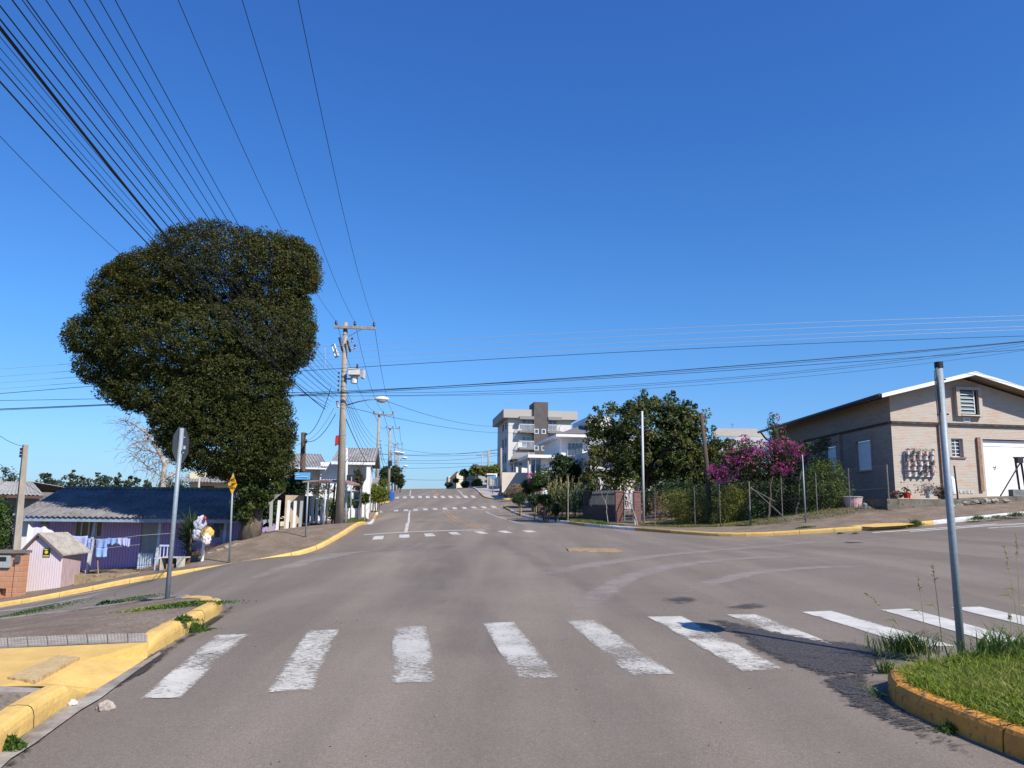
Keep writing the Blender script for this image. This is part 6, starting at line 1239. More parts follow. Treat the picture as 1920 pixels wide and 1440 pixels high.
# roof
er = ap + uu * ((ap - el).dot(uu)); er.z = el.z; back = Vector((0, LEN + 1.2, 0)); T_ = Vector((0, 0, .10)); lo_ = Vector((0, 0, .0))
rfm = mat('roof_tile_grey', (.20, .18, .16), (.13, .12, .11), 3, .9); sof = mat('soffit_boards', (.30, .23, .17), (.24, .18, .13), 5, .85, stretch=(.4, 6, 1))
mb = MB(); mb.prism([el - T_ * .5, ap - T_ * .5, ap + back - T_ * .5, el + back - T_ * .5][::-1], T_); mb.prism([ap - T_ * .5 + uu * .001, er - T_ * .5, er + back - T_ * .5, ap + back - T_ * .5 + uu * .001][::-1], T_); rf = mb.build('roof', rfm, t)
mb = MB(); dz = Vector((0, 0, .055)); k_ = nn * -.02
mb.face([el - dz + k_, ap - dz + k_, ap + back - dz, el + back - dz]); mb.face([ap - dz + k_, er - dz + k_, er + back - dz, ap + back - dz]); mb.build('soffit', sof, rf)
fz_ = Vector((0, 0, .24)); mb = MB(); mb.prism([el - fz_ * .42, ap - fz_ * .42, ap + fz_ * .28, el + fz_ * .28], nn * .035); mb.prism([ap - fz_ * .42, er - fz_ * .42, er + fz_ * .28, ap + fz_ * .28], nn * .035); mb.build('bargeboard', whitep, rf)
gx_ = el.x - .05; mb = MB(); mb.tube([Vector((gx_, el.y + .05, el.z + .02)), Vector((gx_, el.y + LEN + 1.2, el.z - .04))], .075, 8); mb.tube([Vector((gx_ + .02, el.y + LEN + .9, el.z - .04)), Vector((gx_ + .35, el.y + LEN + .8, el.z - .5)), Vector((o_.x - .1, el.y + LEN + .3, el.z - .9)), Vector((o_.x - .1, el.y + LEN + .3, o_.z))], .05, 6); mb.build('gutter', mat('gutter_dark', (.035, .04, .055), rough=.4), rf)
# number plate
np_u, np_z = fu(1806, 791); mb = MB(); mb.obox(pf(np_u, np_z) + nn * .02, uu, -nn, .34, .018, .20); npl = mb.build('number_plate', mat('tile_white', (.74, .73, .71), rough=.3), t)
tx = text('504', .17, mat('number_grey', (.22, .20, .20), rough=.6), npl, pf(np_u + .17, np_z + .10) + nn * .024, (math.pi / 2, 0, ang), ext=.002)
# ---- pallet planter with pots
pu0, pz1 = fu(1692, 846); pu1, pz0 = fu(1750, 897); t = root('pallet_planter', pf(pu0, pz0) + nn * .02, 'white pallet planter fixed to the brick wall, full of small pots', 'planter')
mb = MB(); nrow = 5; rh = (pz1 - pz0) / nrow
for i in range(nrow): mb.obox(pf(pu0, pz0 + rh * i + .06) + nn * .09, uu, -nn, pu1 - pu0, .02, .10)
mb.build('slats', whitep, t); mb = MB()
for q in (.02, .48, .92): mb.obox(pf(pu0 + (pu1 - pu0) * q, pz0) + nn * .068, uu, -nn, .07, .064, pz1 - pz0)
mb.build('battens', mat('batten_grey', (.46, .45, .44), rough=.8), t)
potw = mat('pot_white', (.74, .73, .71), rough=.5); potp = mat('pot_pink', (.66, .46, .44), rough=.5); potg = mat('pot_grey', (.18, .18, .18), rough=.5)
L_red = leafmat('leaf_dark_red', (.10, .02, .02), (.22, .05, .04), (.32, .14, .08), .3)
pots = {}
rown = ['bottom', 'second', 'middle', 'fourth', 'top']; coln = ['first', 'second', 'third', 'fourth', 'fifth']
k = 0
def copyobj(src, loc, label): return copytree(src, loc, label)
for r_ in range(nrow):
    for c2 in range(5):
        u_ = pu0 + .09 + (pu1 - pu0 - .18) * (c2 + (.0 if r_ % 2 else .12)) / 4.1; z_ = pz0 + rh * r_ + .09; loc = pf(u_, z_) + nn * .165
        key = ['w', 'p', 'w', 'p', 'g'][(r_ * 3 + c2 * 2) % 5]; m_ = {'w': potw, 'p': potp, 'g': potg}[key]; cn = {'w': 'white', 'p': 'pink', 'g': 'dark grey'}[key]
        lb = f'{cn} pot hung on the {rown[r_]} row of the wall planter, {coln[c2]} from the left'
        if key not in pots:
            p_ = root('flower_pot', loc, lb, 'flower pot', 'pots on the pallet planter'); mb = MB(); mb.lathe(loc, [(.05, 0), (.075, .13), (.082, .13), (.082, .15), (.06, .15), (.055, .13)], 12); mb.build('pot', m_, p_)
            pts_ = np.array(loc + Zv * .19) + RNG.normal(size=(45, 3)) * np.array([.055, .05, .05]); leaves('plant', pts_, .055, L_red if key != 'p' else L_mid, p_, .6); pots[key] = p_
        else: copyobj(pots[key], loc, lb)
# pots at the wall foot
def potplant(px, py0, py1, r, Y, m, lb, lm, n, spread, ls=.07):
    a, b = P(px, py1, Y), P(px, py0, Y); h = b.z - a.z; t = root('flower_pot', a, lb, 'flower pot'); mb = MB(); mb.lathe(a, [(r * .75, 0), (r, h * .9), (r * 1.06, h * .9), (r * 1.06, h), (r * .8, h), (r * .75, h * .8)], 16); mb.build('pot', m, t, smooth=False)
    pts_ = np.array(b + Vector((0, 0, spread[1] * .7))) + RNG.normal(size=(n, 3)) * np.array([spread[0], spread[0], spread[1]]); leaves('plant', pts_, ls, lm, t, .55); mb = MB()
    for i in range(6): mb.tube([b, b + Vector((random.uniform(-1, 1) * spread[0], random.uniform(-1, 1) * spread[0], spread[1] * 1.2))], .008, 4)
    mb.build('stems', bark, t)
potplant(1701, 924, 934, .15, 31.7, mat('pot_red', (.55, .03, .02), rough=.4), 'bright red flower pot on the ledge under the wall planter', L_mid, 60, (.08, .13), .1)
potplant(1741, 922, 934, .12, 31.8, mat('pot_aqua', (.48, .60, .62), rough=.4), 'pale blue pot with a grey bushy plant, right of the red pot', leafmat('leaf_grey', (.16, .14, .14), (.26, .23, .23), (.36, .32, .32), .3), 420, (.22, .12), .08)
shrub(1768, 924, 14, 12, 32.2, leafmat('leaf_rust', (.06, .035, .02), (.12, .07, .04), (.18, .12, .07), .3), 'low rusty brown bush on the ledge left of the foreground post', 1500, .07)
shrub(1682, 927, 11, 7, 31.9, leafmat('leaf_mauve', (.14, .06, .06), (.24, .12, .11), (.32, .22, .16), .3), 'small mauve plant at the corner of the stone ledge', 700, .06)
# retaining wall
sm = mat('mossy_block', (.12, .105, .085), (.19, .165, .135), 3, .95, bump=.6, bscale=18, third=((.07, .075, .035), 5, .55, .68), wpos=True)
Yr = 31.0; a = P(1665, 963, Yr); pts_ = [Vector((a.x, Yr, 0)), Vector((P(1800, 950, 31.1).x, 31.1, 0)), Vector((P(1925, 940, 31.6).x, 31.6, 0)), Vector((26, 33, 0)), Vector((34, 35.4, 0))]
t = root('retaining_wall', (a.x, Yr, a.z - .1), 'low mossy concrete block wall holding up the front yard of the brick house', 'wall'); mb = MB()
for p, q in zip(pts_, pts_[1:]):
    pb = [Vector((v.x, v.y, zt(v.x, v.y) - .1)) for v in (p, q)]; zt0 = P(1700, 935.5, Yr).z
    tz = [max(zt0 if v.x < 18.2 else zt(v.x, v.y) + .34, zt(v.x, v.y) + .1) for v in (p, q)]
    k = Vector((0, .28, 0)); mb.hexa([pb[0], pb[1], pb[1] + k, pb[0] + k, Vector((p.x, p.y, tz[0])), Vector((q.x, q.y, tz[1])), Vector((q.x, q.y + .28, tz[1])), Vector((p.x, p.y + .28, tz[0]))])
mb.hexa([(a.x, Yr + .282, a.z - .5), (a.x + .25, Yr + .282, a.z - .5), (a.x + .25, 33, a.z - .5), (a.x, 33, a.z - .5), (a.x, Yr + .282, zt0), (a.x + .25, Yr + .282, zt0), (a.x + .25, 33, zt0), (a.x, 33, zt0)]); mb.build('blockwork', sm, t)
mb = MB(); zA = zt0 - .015
mb.face([(a.x + .26, Yr + .26, zA), (18.2, 31.35, zA), (18.2, 33.4, o_.z + .02), (a.x + .26, 33, o_.z - .03)]); mb.face([(18.2, 31.35, zA), (21.5, 31.85, zt(21.5, 31.8) + .3), (28, 34, zt(28, 34) + .3), (28, 35.5, zt(28, 34) + .35), (23.8, 34.4, o_.z + .1), (18.2, 33.4, o_.z + .03)]); struct(mb.build('yard', mat('yard_soil', (.13, .10, .05), (.09, .10, .03), 2, .95, bump=.6, wpos=True)))
for i, (px, Y) in enumerate([(1785, 30.95), (1798, 30.95), (1812, 30.95), (1830, 31), (1848, 31.05), (1866, 31.1), (1886, 31.2)]):
    q_ = P(px, 948 - (px - 1785) * .09 + random.uniform(-4, 3), Y); rock(q_, random.uniform(.10, .16), mat('lime_stone', (.42, .38, .32), (.20, .18, .14), 7, .9, bump=.5, bscale=20), f'rough pale stone set in the retaining wall, number {["one", "two", "three", "four", "five", "six", "seven"][i]} right of the foreground post', i * 2.2, .6, group='pale stones in the retaining wall')
# small white block column, iron post and blocks
t = root('gas_cylinder', P(1784, 928, 32.3), 'small white cylinder standing by the brick wall beside the iron post', 'cylinder'); mb = MB(); q_ = P(1785.5, 928, 32.3); mb.lathe(q_, [(.13, 0), (.15, .05), (.15, .62), (.08, .74), (.04, .78)], 14); mb.build('body', potw, t, smooth=True)
mb = MB(); mb.tube([P(1796, 936, 31.5), P(1789, 873, 31.5)], [.035, .03], 6); tagit(mb.build('iron_post', mat('rust_dark', (.045, .03, .028), rough=.8), loc=P(1796, 936, 31.5)), 'slim dark iron post leaning in front of the brick wall', 'post')
mb = MB(); q_ = P(1797, 926, 32.4); mb.obox(q_, uu, -nn, .75, .2, .17)
for i in range(4): mb.obox(q_ + uu * (.05 + .18 * i) + nn * .01 + Zv * .03, uu, nn, .12, .01, .11)
tagit(mb.build('concrete_block', mat('block_pale', (.50, .48, .44), (.36, .34, .31), 8, .9), loc=q_), 'pale hollow block lying at the foot of the brick wall', 'block')
# gate frame
t = root('gate', P(1912, 930, 31.9), 'dark unfinished gate frame with a diagonal prop at the right edge', 'gate'); rm = mat('rust_frame', (.06, .04, .035), rough=.8)
mb = MB(); mb.tube([P(1913, 928, 32), P(1903, 858, 32)], .05, 4); mb.build('post', rm, t); mb = MB(); mb.tube([P(1924, 926, 32), P(1914, 862, 32)], .05, 4); mb.build('post', rm, t)
mb = MB(); mb.tube([P(1900, 858, 32), P(1945, 858, 32.4)], .035, 4); mb.build('top_bar', rm, t); mb = MB(); mb.tube([P(1876, 930, 31.6), P(1913, 868, 31.9)], .03, 5); mb.build('prop', rm, t); mb = MB(); mb.box(P(1909, 868, 31.8), P(1914, 858, 31.95)); mb.build('hinge_box', dark, t)
mb = MB(); q_ = P(1900, 927, 31.8); mb.box(q_ - Vector((.1, .15, .08)), q_ + Vector((.42, .15, .2))); tagit(mb.build('concrete_block', mat('block_grey', (.22, .22, .22), (.15, .15, .15), 8, .9), loc=q_), 'grey concrete block at the foot of the gate frame', 'block')
# tub and water meter
tp = P(1600, 957, 32.6); tb = at(1600, 32.6, .09); t = root('planter_tub', tb, 'pink round tub with a weathered rim on the grass by the fence', 'tub'); mb = MB(); h_ = P(1600, 938, 32.6).z - P(1600, 957, 32.6).z; mb.lathe(tb, [(.30, 0), (.34, h_ * .4), (.35, h_ * .45), (.345, h_ * .5), (.385, h_ * .95), (.34, h_ * .95), (.32, h_ * .8)], 20); mb.build('tub', mat('tub_pink', (.52, .26, .28), (.62, .42, .42), 6, .7), t); mb = MB(); mb.lathe(tb + Zv * h_ * .93, [(.40, 0), (.41, .03), (.34, .05), (.33, .02)], 20); mb.build('rim', mat('rim_grey_green', (.22, .26, .22), (.34, .36, .32), 8, .8), t)
mt = at(1622, 31.7, .09); t = root('water_meter', mt, 'small pipe stand and blue-grey water meter low on the grass right of the tub', 'water meter'); mb = MB(); mb.tube([mt + Vector((.2, 0, -.05)), P(1629, 952, 31.7) + Vector((0, 0, .02))], .03, 6); mb.tube([mt + Vector((-.25, 0, -.05)), mt + Vector((-.25, 0, .2)), mt + Vector((-.05, 0, .2))], .025, 6); mb.build('pipe', mat('pipe_blue_grey', (.16, .20, .24), rough=.5), t); mb = MB(); mb.lathe(mt + Vector((.0, 0, .12)), [(.07, 0), (.09, .05), (.09, .12), (.04, .15)], 10); mb.build('meter', mat('meter_blue', (.20, .28, .34), rough=.5), t)
# ================================================================ fence
fl = [Vector(v) for v in ((5.9, 39.2, 0), (7.4, 35.6, 0), (9.9, 32.5, 0), (12.4, 31.5, 0), (15.2, 31.05, 0))]
t = root('chain_link_fence', (fl[0].x, fl[0].y, zt(fl[0].x, fl[0].y)), 'chain-link fence on thin posts round the corner garden', 'fence'); mb = MB(); FH = 1.75; L0 = [0]
for a_, b_ in zip(fl, fl[1:]): L0.append(L0[-1] + (b_ - a_).length)
def fpt(s, h):
    s = min(max(s, 0), L0[-1]); i = next(i for i in range(len(L0) - 1) if s <= L0[i + 1] + 1e-6); p = fl[i].lerp(fl[i + 1], (s - L0[i]) / (L0[i + 1] - L0[i])); return Vector((p.x, p.y, zt(p.x, p.y) + .12 + h))
nd = int((L0[-1] + FH) / .16)
for d_ in (1, -1):
    for i in range(nd):
        s0 = i * .16 - (FH if d_ > 0 else 0); segs = []
        for k in range(5):
            h = FH * k / 4; s = s0 + (h if d_ > 0 else FH - h) + (0 if d_ > 0 else -FH + 0); segs.append((s, h))
        pp = [fpt(s, h) for s, h in segs if 0 <= s <= L0[-1]]
        if len(pp) > 1: mb.tube(pp, .0014, 3, cap=False)
mb.build('mesh', mat('fence_wire', (.07, .07, .07), rough=.9), t)
mb = MB()
for h in (.05, FH * .5, FH): mb.tube([fpt(L0[-1] * k / 40, h) for k in range(41)], .004, 4, cap=False)
mb.build('tension_wire', mat('fence_wire', (0, 0, 0)), t)
pm = mat('fence_post_concrete', (.19, .175, .155), (.12, .11, .10), 8, .9)
for px in (1196, 1228, 1300, 1347, 1403, 1463, 1527, 1588, 1661):
    best = min((abs(960 + FX * fpt(L0[-1] * k / 200, 0).x / fpt(L0[-1] * k / 200, 0).y * 1.0 - px), L0[-1] * k / 200) for k in range(201))[1]
    mb = MB(); mb.tube([fpt(best, -.2), fpt(best, FH + .06)], [.03, .03] if px in (1403, 1661) else [.018, .018], 6); mb.build('post', pm, t)
for px in (1403, 1405): 
    best = min((abs(960 + FX * fpt(L0[-1] * k / 200, 0).x / fpt(L0[-1] * k / 200, 0).y - px), L0[-1] * k / 200) for k in range(201))[1]
    mb = MB(); mb.tube([fpt(best, FH * .9), fpt(best + (1.0 if px == 1403 else 1.4), FH * (.5 if px == 1403 else .02))], .018, 5); mb.build('brace', pm, t)
# road sign edge-on
sb = at(1511, 30.85, .14); st = P(1504, 853, 30.85); t = signpost('road_sign', 'dark round sign seen edge-on on a steel post before the chain-link fence', sb, st, .03); c_ = P(1503, 871, 30.8); n_ = Vector((-.93, .42, 0)).normalized()
plate(t, c_ + Vector((0, -.05, 0)), Vector((-.92, .28, 0)), [(.25 * math.cos(2 * math.pi * i / 20), .32 * math.sin(2 * math.pi * i / 20)) for i in range(20)], mat('sign_blue_black', (.03, .04, .09), rough=.5), .01)
# ================================================================ garden on the right corner
bv = [pblob(*q) for q in [(1375, 875, 48, 26, 37.5), (1420, 862, 52, 34, 37), (1470, 858, 42, 30, 36.5), (1390, 840, 22, 22, 38), (1455, 815, 12, 26, 37), (1480, 900, 40, 24, 36), (1430, 898, 50, 24, 36.5), (1500, 850, 36, 18, 36.5)]]
b0 = at(1440, 37, .05); t = tree('bougainvillea', 'sprawling bougainvillea covered in magenta blossom above the fence', 'bush', b0, 1.6, bv, 15000, 320, .3, .10, leafmat('leaf_boug', (.025, .04, .012), (.045, .065, .016), (.10, .10, .03), .3), bark, .12, nb=16, inner=.1)
fb = [pblob(*q) for q in [(1350, 882, 28, 12, 37.1), (1385, 868, 34, 14, 36.9), (1420, 848, 30, 14, 36.4), (1372, 895, 18, 9, 36.8), (1448, 832, 16, 12, 36.6), (1475, 845, 30, 16, 36.1), (1395, 830, 12, 14, 38), (1345, 895, 14, 12, 37), (1428, 827, 6, 6, 36.6), (1500, 858, 18, 12, 36), (1465, 878, 26, 12, 35.6)]]
pts, v = clump_pts(fb, 5200, 330, .10, .1, shell=(.5, 1.12)); leaves('blossoms', pts, .062, L_mag, t, .8, vals=v)
pts, v = clump_pts([pblob(*q) for q in [(1410, 860, 60, 34, 36.6), (1458, 805, 10, 28, 36.8), (1480, 850, 50, 30, 35.8), (1550, 832, 22, 8, 35.8)]], 1700, 260, .10, 0, shell=(.6, 1.1)); leaves('faded_blossoms', pts, .075, leafmat('bract_faded', (.26, .05, .10), (.36, .10, .15), (.40, .18, .20), .3), t, .8, vals=v)
mb = MB()
for e_ in ((1555, 822), (1540, 835), (1447, 782), (1458, 790), (1470, 800), (1520, 870), (1330, 885), (1400, 815)): branch(mb, P(1470, 870, 36.5), P(*e_, 36.2), .03, .008, .06, 6, 4)
mb.build('stems', bark, t)
pts, v = clump_pts([pblob(1530, 838, 24, 9, 36.2), pblob(1550, 828, 14, 6, 36.2), pblob(1451, 798, 9, 24, 36.6), pblob(1540, 865, 20, 10, 36)], 1400, 90, .16, 0); leaves('crown', pts, .10, L_mid, t, .5, vals=v)
shrub(1545, 912, 42, 42, 33.6, leafmat('leaf_corner_bush', (.03, .055, .012), (.075, .115, .02), (.18, .20, .04), .35), 'tall leafy green bush at the near left corner of the brick house', 11000, .09, more=((1530, 950, 26, 26), (1565, 935, 26, 34), (1515, 925, 20, 26), (1550, 880, 22, 18)), cl=260)
shrub(1290, 948, 36, 30, 38.6, leafmat('leaf_box', (.09, .11, .014), (.16, .175, .024), (.28, .26, .05), .4), 'rounded olive bush behind the left part of the chain-link fence', 11000, .075, more=((1262, 945, 24, 26), (1318, 958, 22, 26), (1290, 970, 36, 14)), cl=280)
shrub(1372, 950, 26, 30, 36.4, leafmat('leaf_box', (0, 0, 0), (0, 0, 0), (0, 0, 0)), 'olive bush right of the leaning wooden pole behind the fence', 8000, .075, more=((1385, 925, 26, 18), (1360, 970, 22, 16)), cl=220)
shrub(1452, 935, 30, 34, 35.4, L_dark, 'dark tangled shrub under the bougainvillea behind the fence', 7500, .10, more=((1420, 960, 26, 20), (1480, 960, 20, 22)), cl=200)
shrub(1415, 985, 18, 7, 33.4, L_weed, 'weedy plant low behind the fence post under the bougainvillea', 900, .08, name='weed', cat='weed'); shrub(1555, 975, 24, 12, 32.6, L_weed, 'leafy weed with a white flower at the foot of the tall green bush', 1400, .09, name='weed', cat='weed')
shrub(1498, 928, 14, 14, 34.6, leafmat('leaf_rust', (0, 0, 0), (0, 0, 0), (0, 0, 0)), 'reddish-brown shrub beside the edge-on road sign', 900, .08); shrub(1240, 955, 14, 26, 42, L_dry, 'brown leafless thicket behind the white pole', 1600, .07, more=((1228, 940, 10, 18),))
shrub(1620, 945, 26, 8, 33.6, L_weed, 'low creeping green plants behind the pink tub', 2000, .08)
shrub(1425, 925, 62, 42, 40.5, L_dark, 'dense dark hedge behind the bougainvillea', 12000, .13, cl=300, more=((1372, 930, 30, 34), (1480, 925, 34, 36)), inner=.3)
shrub(1270, 930, 66, 30, 43.5, L_dark, 'dense dark hedge beneath the large garden tree', 11000, .13, cl=280, more=((1215, 940, 24, 22), (1330, 935, 26, 28)), inner=.3)
for px, Y, lb in ((1437, 33.6, 'grey-brown leaning stick among the shrubs left of the fence brace'), (1492, 33.4, 'bare pale trunk between the shrubs left of the edge-on sign')):
    q_ = at(px, Y, 0); mb = MB(); branch(mb, q_, q_ + Vector((.45, .3, 2.0)), .05, .03, .03); tagit(mb.build('dead_trunk', oldwood, loc=q_), lb, 'trunk')
# white pole, leaning wooden pole
b0 = at(1207, 40.5, .1); mb = MB(); mb.tube([b0 - Vector((0, 0, .2)), P(1204, 771, 40.5)], [.07, .055], 10); tagit(mb.build('flag_pole', mat('pole_white', (.46, .48, .50), rough=.5), smooth=True, loc=b0), 'tall slim white pole in front of the large garden tree', 'pole')
b0 = at(1331, 39.5, .1); mb = MB(); mb.tube([b0 - Vector((0, 0, .2)), P(1326, 880, 39.5), P(1315, 774, 39.5)], [.14, .12, .09], 8); tagit(mb.build('wooden_pole', oldwood, smooth=True, loc=b0), 'weathered wooden pole leaning at the right of the large garden tree', 'pole')
# brick front wall with metal panels
rb_ = brickmat('red_brick', (.26, .095, .07), (.33, .14, .10), (.22, .17, .14), 'X', .24, .08, .015, stain=(.16, .09, .07)); dbk = brickmat('dark_brick', (.10, .05, .045), (.12, .07, .06), (.09, .075, .065), 'X', .24, .08, .015)
def bpt(px, Y): q_ = at(px, Y, .1); return q_
a, b = bpt(1093, 47.5), bpt(1156, 42.6); t = root('garden_wall', a, 'low dark brick wall with grey metal railing panels beside the maize', 'wall'); d_ = (b - a); d_.z = 0; L_ = d_.length; d_.normalize(); nrm = Vector((d_.y, -d_.x, 0)); mb = MB(); h_ = .85
mb.hexa([a, b, b - nrm * .2, a - nrm * .2, a + Zv * h_, b + Zv * h_, b - nrm * .2 + Zv * h_, a - nrm * .2 + Zv * h_]); mb.build('brickwork', dbk, t); mb = MB()
for k in range(30): q_ = a.lerp(b, (k + .5) / 30) - nrm * .1; mb.box(q_ + Vector((-.055, -.02, h_ + .03)), q_ + Vector((.055, .0, 1.72)))
for h in (h_ + .1, 1.6): mb.hexa([a - nrm * .12 + Zv * h, b - nrm * .12 + Zv * h, b - nrm * .15 + Zv * h, a - nrm * .15 + Zv * h, a - nrm * .12 + Zv * (h + .06), b - nrm * .12 + Zv * (h + .06), b - nrm * .15 + Zv * (h + .06), a - nrm * .15 + Zv * (h + .06)])
mb.build('railing', mat('panel_grey', (.09, .095, .105), (.06, .06, .065), 5, .6), t)
for px, w_, lb in ((1161, .40, 'red brick gate pillar lit by the sun, left of the garden gate'), (1195, .34, 'red brick gate pillar half behind a leaning trunk, right of the gate')):
    q_ = bpt(px, 42.2 if px < 1180 else 40.5); mb = MB(); mb.box(q_ - Vector((w_ / 2, .2, .1)), q_ + Vector((w_ / 2, .2, 1.62))); mb.box(q_ + Vector((-w_ / 2 - .03, -.23, 1.622)), q_ + Vector((w_ / 2 + .03, .23, 1.68))); tagit(mb.build('gate_pillar', rb_, loc=q_), lb, 'gate pillar', 'brick pillars of the garden gate')
q_ = bpt(1171, 42); t = root('garden_gate', q_, 'narrow grey metal gate between two red brick pillars', 'gate'); e_ = bpt(1187, 41.2); mb = MB(); mb.tube([q_ + Zv * .05, q_ + Zv * 1.55, e_ + Zv * 1.55, e_ + Zv * .05, q_ + Zv * .05], .03, 4, cap=False); mb.tube([q_ + Zv * .7, e_ + Zv * .7], .025, 4); mb.build('frame', galv, t); mb = MB()
for k in range(1, 6): c = q_.lerp(e_, k / 6); mb.tube([c + Zv * .05, c + Zv * 1.55], .01, 4)
mb.build('bars', dark, t)
for px in (1090, 1096): pass
# ================================================================ big garden tree
Yg = 47.0
gb_ = [pblob(*q) for q in [(1150, 793, 46, 38, Yg), (1128, 820, 34, 34, Yg), (1205, 775, 34, 36, Yg + 1), (1222, 800, 80, 48, Yg, 90), (1258, 772, 30, 38, Yg + 1), (1285, 800, 42, 42, Yg), (1318, 838, 40, 38, Yg), (1265, 845, 70, 50, Yg, 80), (1175, 838, 60, 44, Yg, 70), (1125, 862, 34, 30, Yg - 1), (1172, 872, 30, 26, Yg - 1), (1225, 878, 50, 26, Yg), (1290, 880, 54, 34, Yg - 1), (1335, 868, 28, 26, Yg), (1108, 890, 20, 26, Yg - 1), (1150, 900, 16, 20, Yg - 1), (1195, 905, 34, 18, Yg), (1265, 902, 56, 20, Yg), (1325, 900, 30, 20, Yg - 1), (1345, 850, 24, 24, Yg), (1352, 830, 20, 18, Yg)]]
b0 = at(1212, Yg, .05)
tree('garden_tree', 'large broad-leaved garden tree with an open ragged crown behind the white pole', 'tree', b0, 2.3, gb_, 46000, 760, .30, .185, leafmat('leaf_persimmon', (.028, .045, .014), (.072, .096, .022), (.22, .19, .05), .35), bark, .2, inner=.05, nb=26, shell=(.62, 1.14), aspect=.55, droop=.5, flat=.9)
# ================================================================ maize patch
stalks = []
def maize(loc, h, label):
    t = root('maize_plant', loc, label, 'maize plant', 'maize growing beside the garden wall'); mb = MB(); mb.tube([loc - Zv * .05, loc + Vector((.03, .02, h))], [.02, .008], 5); mb.build('stem', mat('maize_stem', (.12, .14, .04), rough=.8), t); Vs = []
    for i in range(13):
        z0 = h * (.18 + .75 * i / 13); az = i * 2.4 + random.uniform(-.5, .5); L_ = random.uniform(.55, .85) * (1 - .3 * i / 13); w_ = .045; d_ = Vector((math.cos(az), math.sin(az), 0)); s_ = Vector((-d_.y, d_.x, 0)) * w_
        p0 = loc + Zv * z0; p1 = p0 + d_ * L_ * .35 + Zv * L_ * .42; p2 = p0 + d_ * L_ * .75 + Zv * L_ * .30; p3 = p0 + d_ * L_ + Zv * (-.05)
        Vs += [p0 - s_ * .6, p0 + s_ * .6, p1 + s_, p1 - s_, p1 - s_, p1 + s_, p2 + s_ * .8, p2 - s_ * .8, p2 - s_ * .8, p2 + s_ * .8, p3 + s_ * .1, p3 - s_ * .1]
    me = fast_mesh('leaves', np.array([tuple(x - loc) for x in Vs]), 4, RNG.uniform(0, 1, len(Vs) // 4)); link('leaves', me, t, L_mz)
    mb = MB()
    for k in range(6): mb.tube([loc + Zv * h, loc + Vector((random.uniform(-.1, .1), random.uniform(-.1, .1), h + .28))], .006, 3)
    mb.build('tassel', mat('tassel', (.36, .27, .14), rough=.9), t); return t
ms = [maize(Vector((0, 0, 0)) + at(1060, 50, .05), 2.3, ''), maize(at(1090, 50, .05), 2.0, ''), maize(at(1120, 49, .05), 2.5, '')]
where = []
for i in range(104):
    rowi = i % 8; px = 1032 + (i // 8) * 11.2 + random.uniform(-4, 4); Y = 48.6 + rowi * .9 + random.uniform(-.3, .3) + (1170 - px) * .035; where.append((px, Y, rowi))
for i, (px, Y, rowi) in enumerate(where):
    lb = 'leafy green maize plant in the dense patch left of the garden wall'
    if i < 3: o = ms[i]; nl = at(px, Y, .05); o.location = nl; o['label'] = lb
    else: o = copytree(ms[i % 3], at(px, Y, .05), lb)
    o.rotation_euler = (0, 0, random.uniform(0, 6.28)); s_ = random.uniform(.85, 1.12); o.scale = (s_, s_, s_)
# ================================================================ verge saplings on the right
sap = [(974, 58.5, 938, 18, 13, 927, 958, 'first young street tree up the road, round dark crown over a pale stake'), (1002, 53.5, 940, 16, 12, 930, 965, 'young street tree second from the top of the right verge'), (1019, 51, 940, 15, 12, 940, 966, 'bright green young street tree third from the top of the right verge'), (1042, 48, 958, 8, 12, 945, 972, 'small low young street tree fourth from the top of the right verge')]
for px, Y, cy, rx, ry, st_, by, lb in sap:
    t = street_tree(px, Y, cy - 3, rx, ry, L_mid if px == 1019 else L_dark, lb, 2200, .11, group='young street trees on the right verge', stk=0, off=.15, cl=80, tr=.04)
    b0 = org(t); mb = MB(); mb.tube([b0 + Vector((.12, 0, -.1)), b0 + Vector((.13, 0, 1.15))], .045, 6); mb.build('stake', stakew, t)
b0 = at(1065, 45.5, .15); t = root('tall_stake', b0, 'tall thin wooden stake at the kerb in front of the maize', 'stake'); mb = MB(); mb.tube([b0 - Zv * .1, P(1065, 893, 45.5)], .032, 6); mb.build('shaft', stakew, t)
b0 = at(1191, 37.2, .14); t = root('leaning_sapling', b0, 'bare sapling leaning left beside the red brick pillar', 'tree', None); mb = MB(); pp = branch(mb, b0, P(1180, 925, 37.4), .05, .03, .03); branch(mb, pp[-1], P(1172, 905, 37.4), .03, .01, .05); branch(mb, pp[-1], P(1190, 900, 37.4), .03, .01, .05); branch(mb, b0 + Vector((.12, 0, 0)), P(1183, 945, 37.3), .035, .02, .02); mb.build('trunk', barkp, t)
pts, v = clump_pts([pblob(1186, 905, 16, 12, 37.4)], 160, 20, .15, .1); leaves('crown', pts, .12, L_yel, t, .5, vals=v)
b0 = at(1140, 39.8, .14); t = root('thin_sapling', b0, 'thin leafless sapling on the verge before the grey railing panels', 'tree'); mb = MB(); pp = branch(mb, b0, P(1136, 945, 39.8), .025, .015, .03); branch(mb, pp[-1], P(1126, 918, 39.8), .012, .005, .05); branch(mb, pp[-1], P(1143, 915, 39.8), .012, .005, .05); mb.build('trunk', barkp, t)
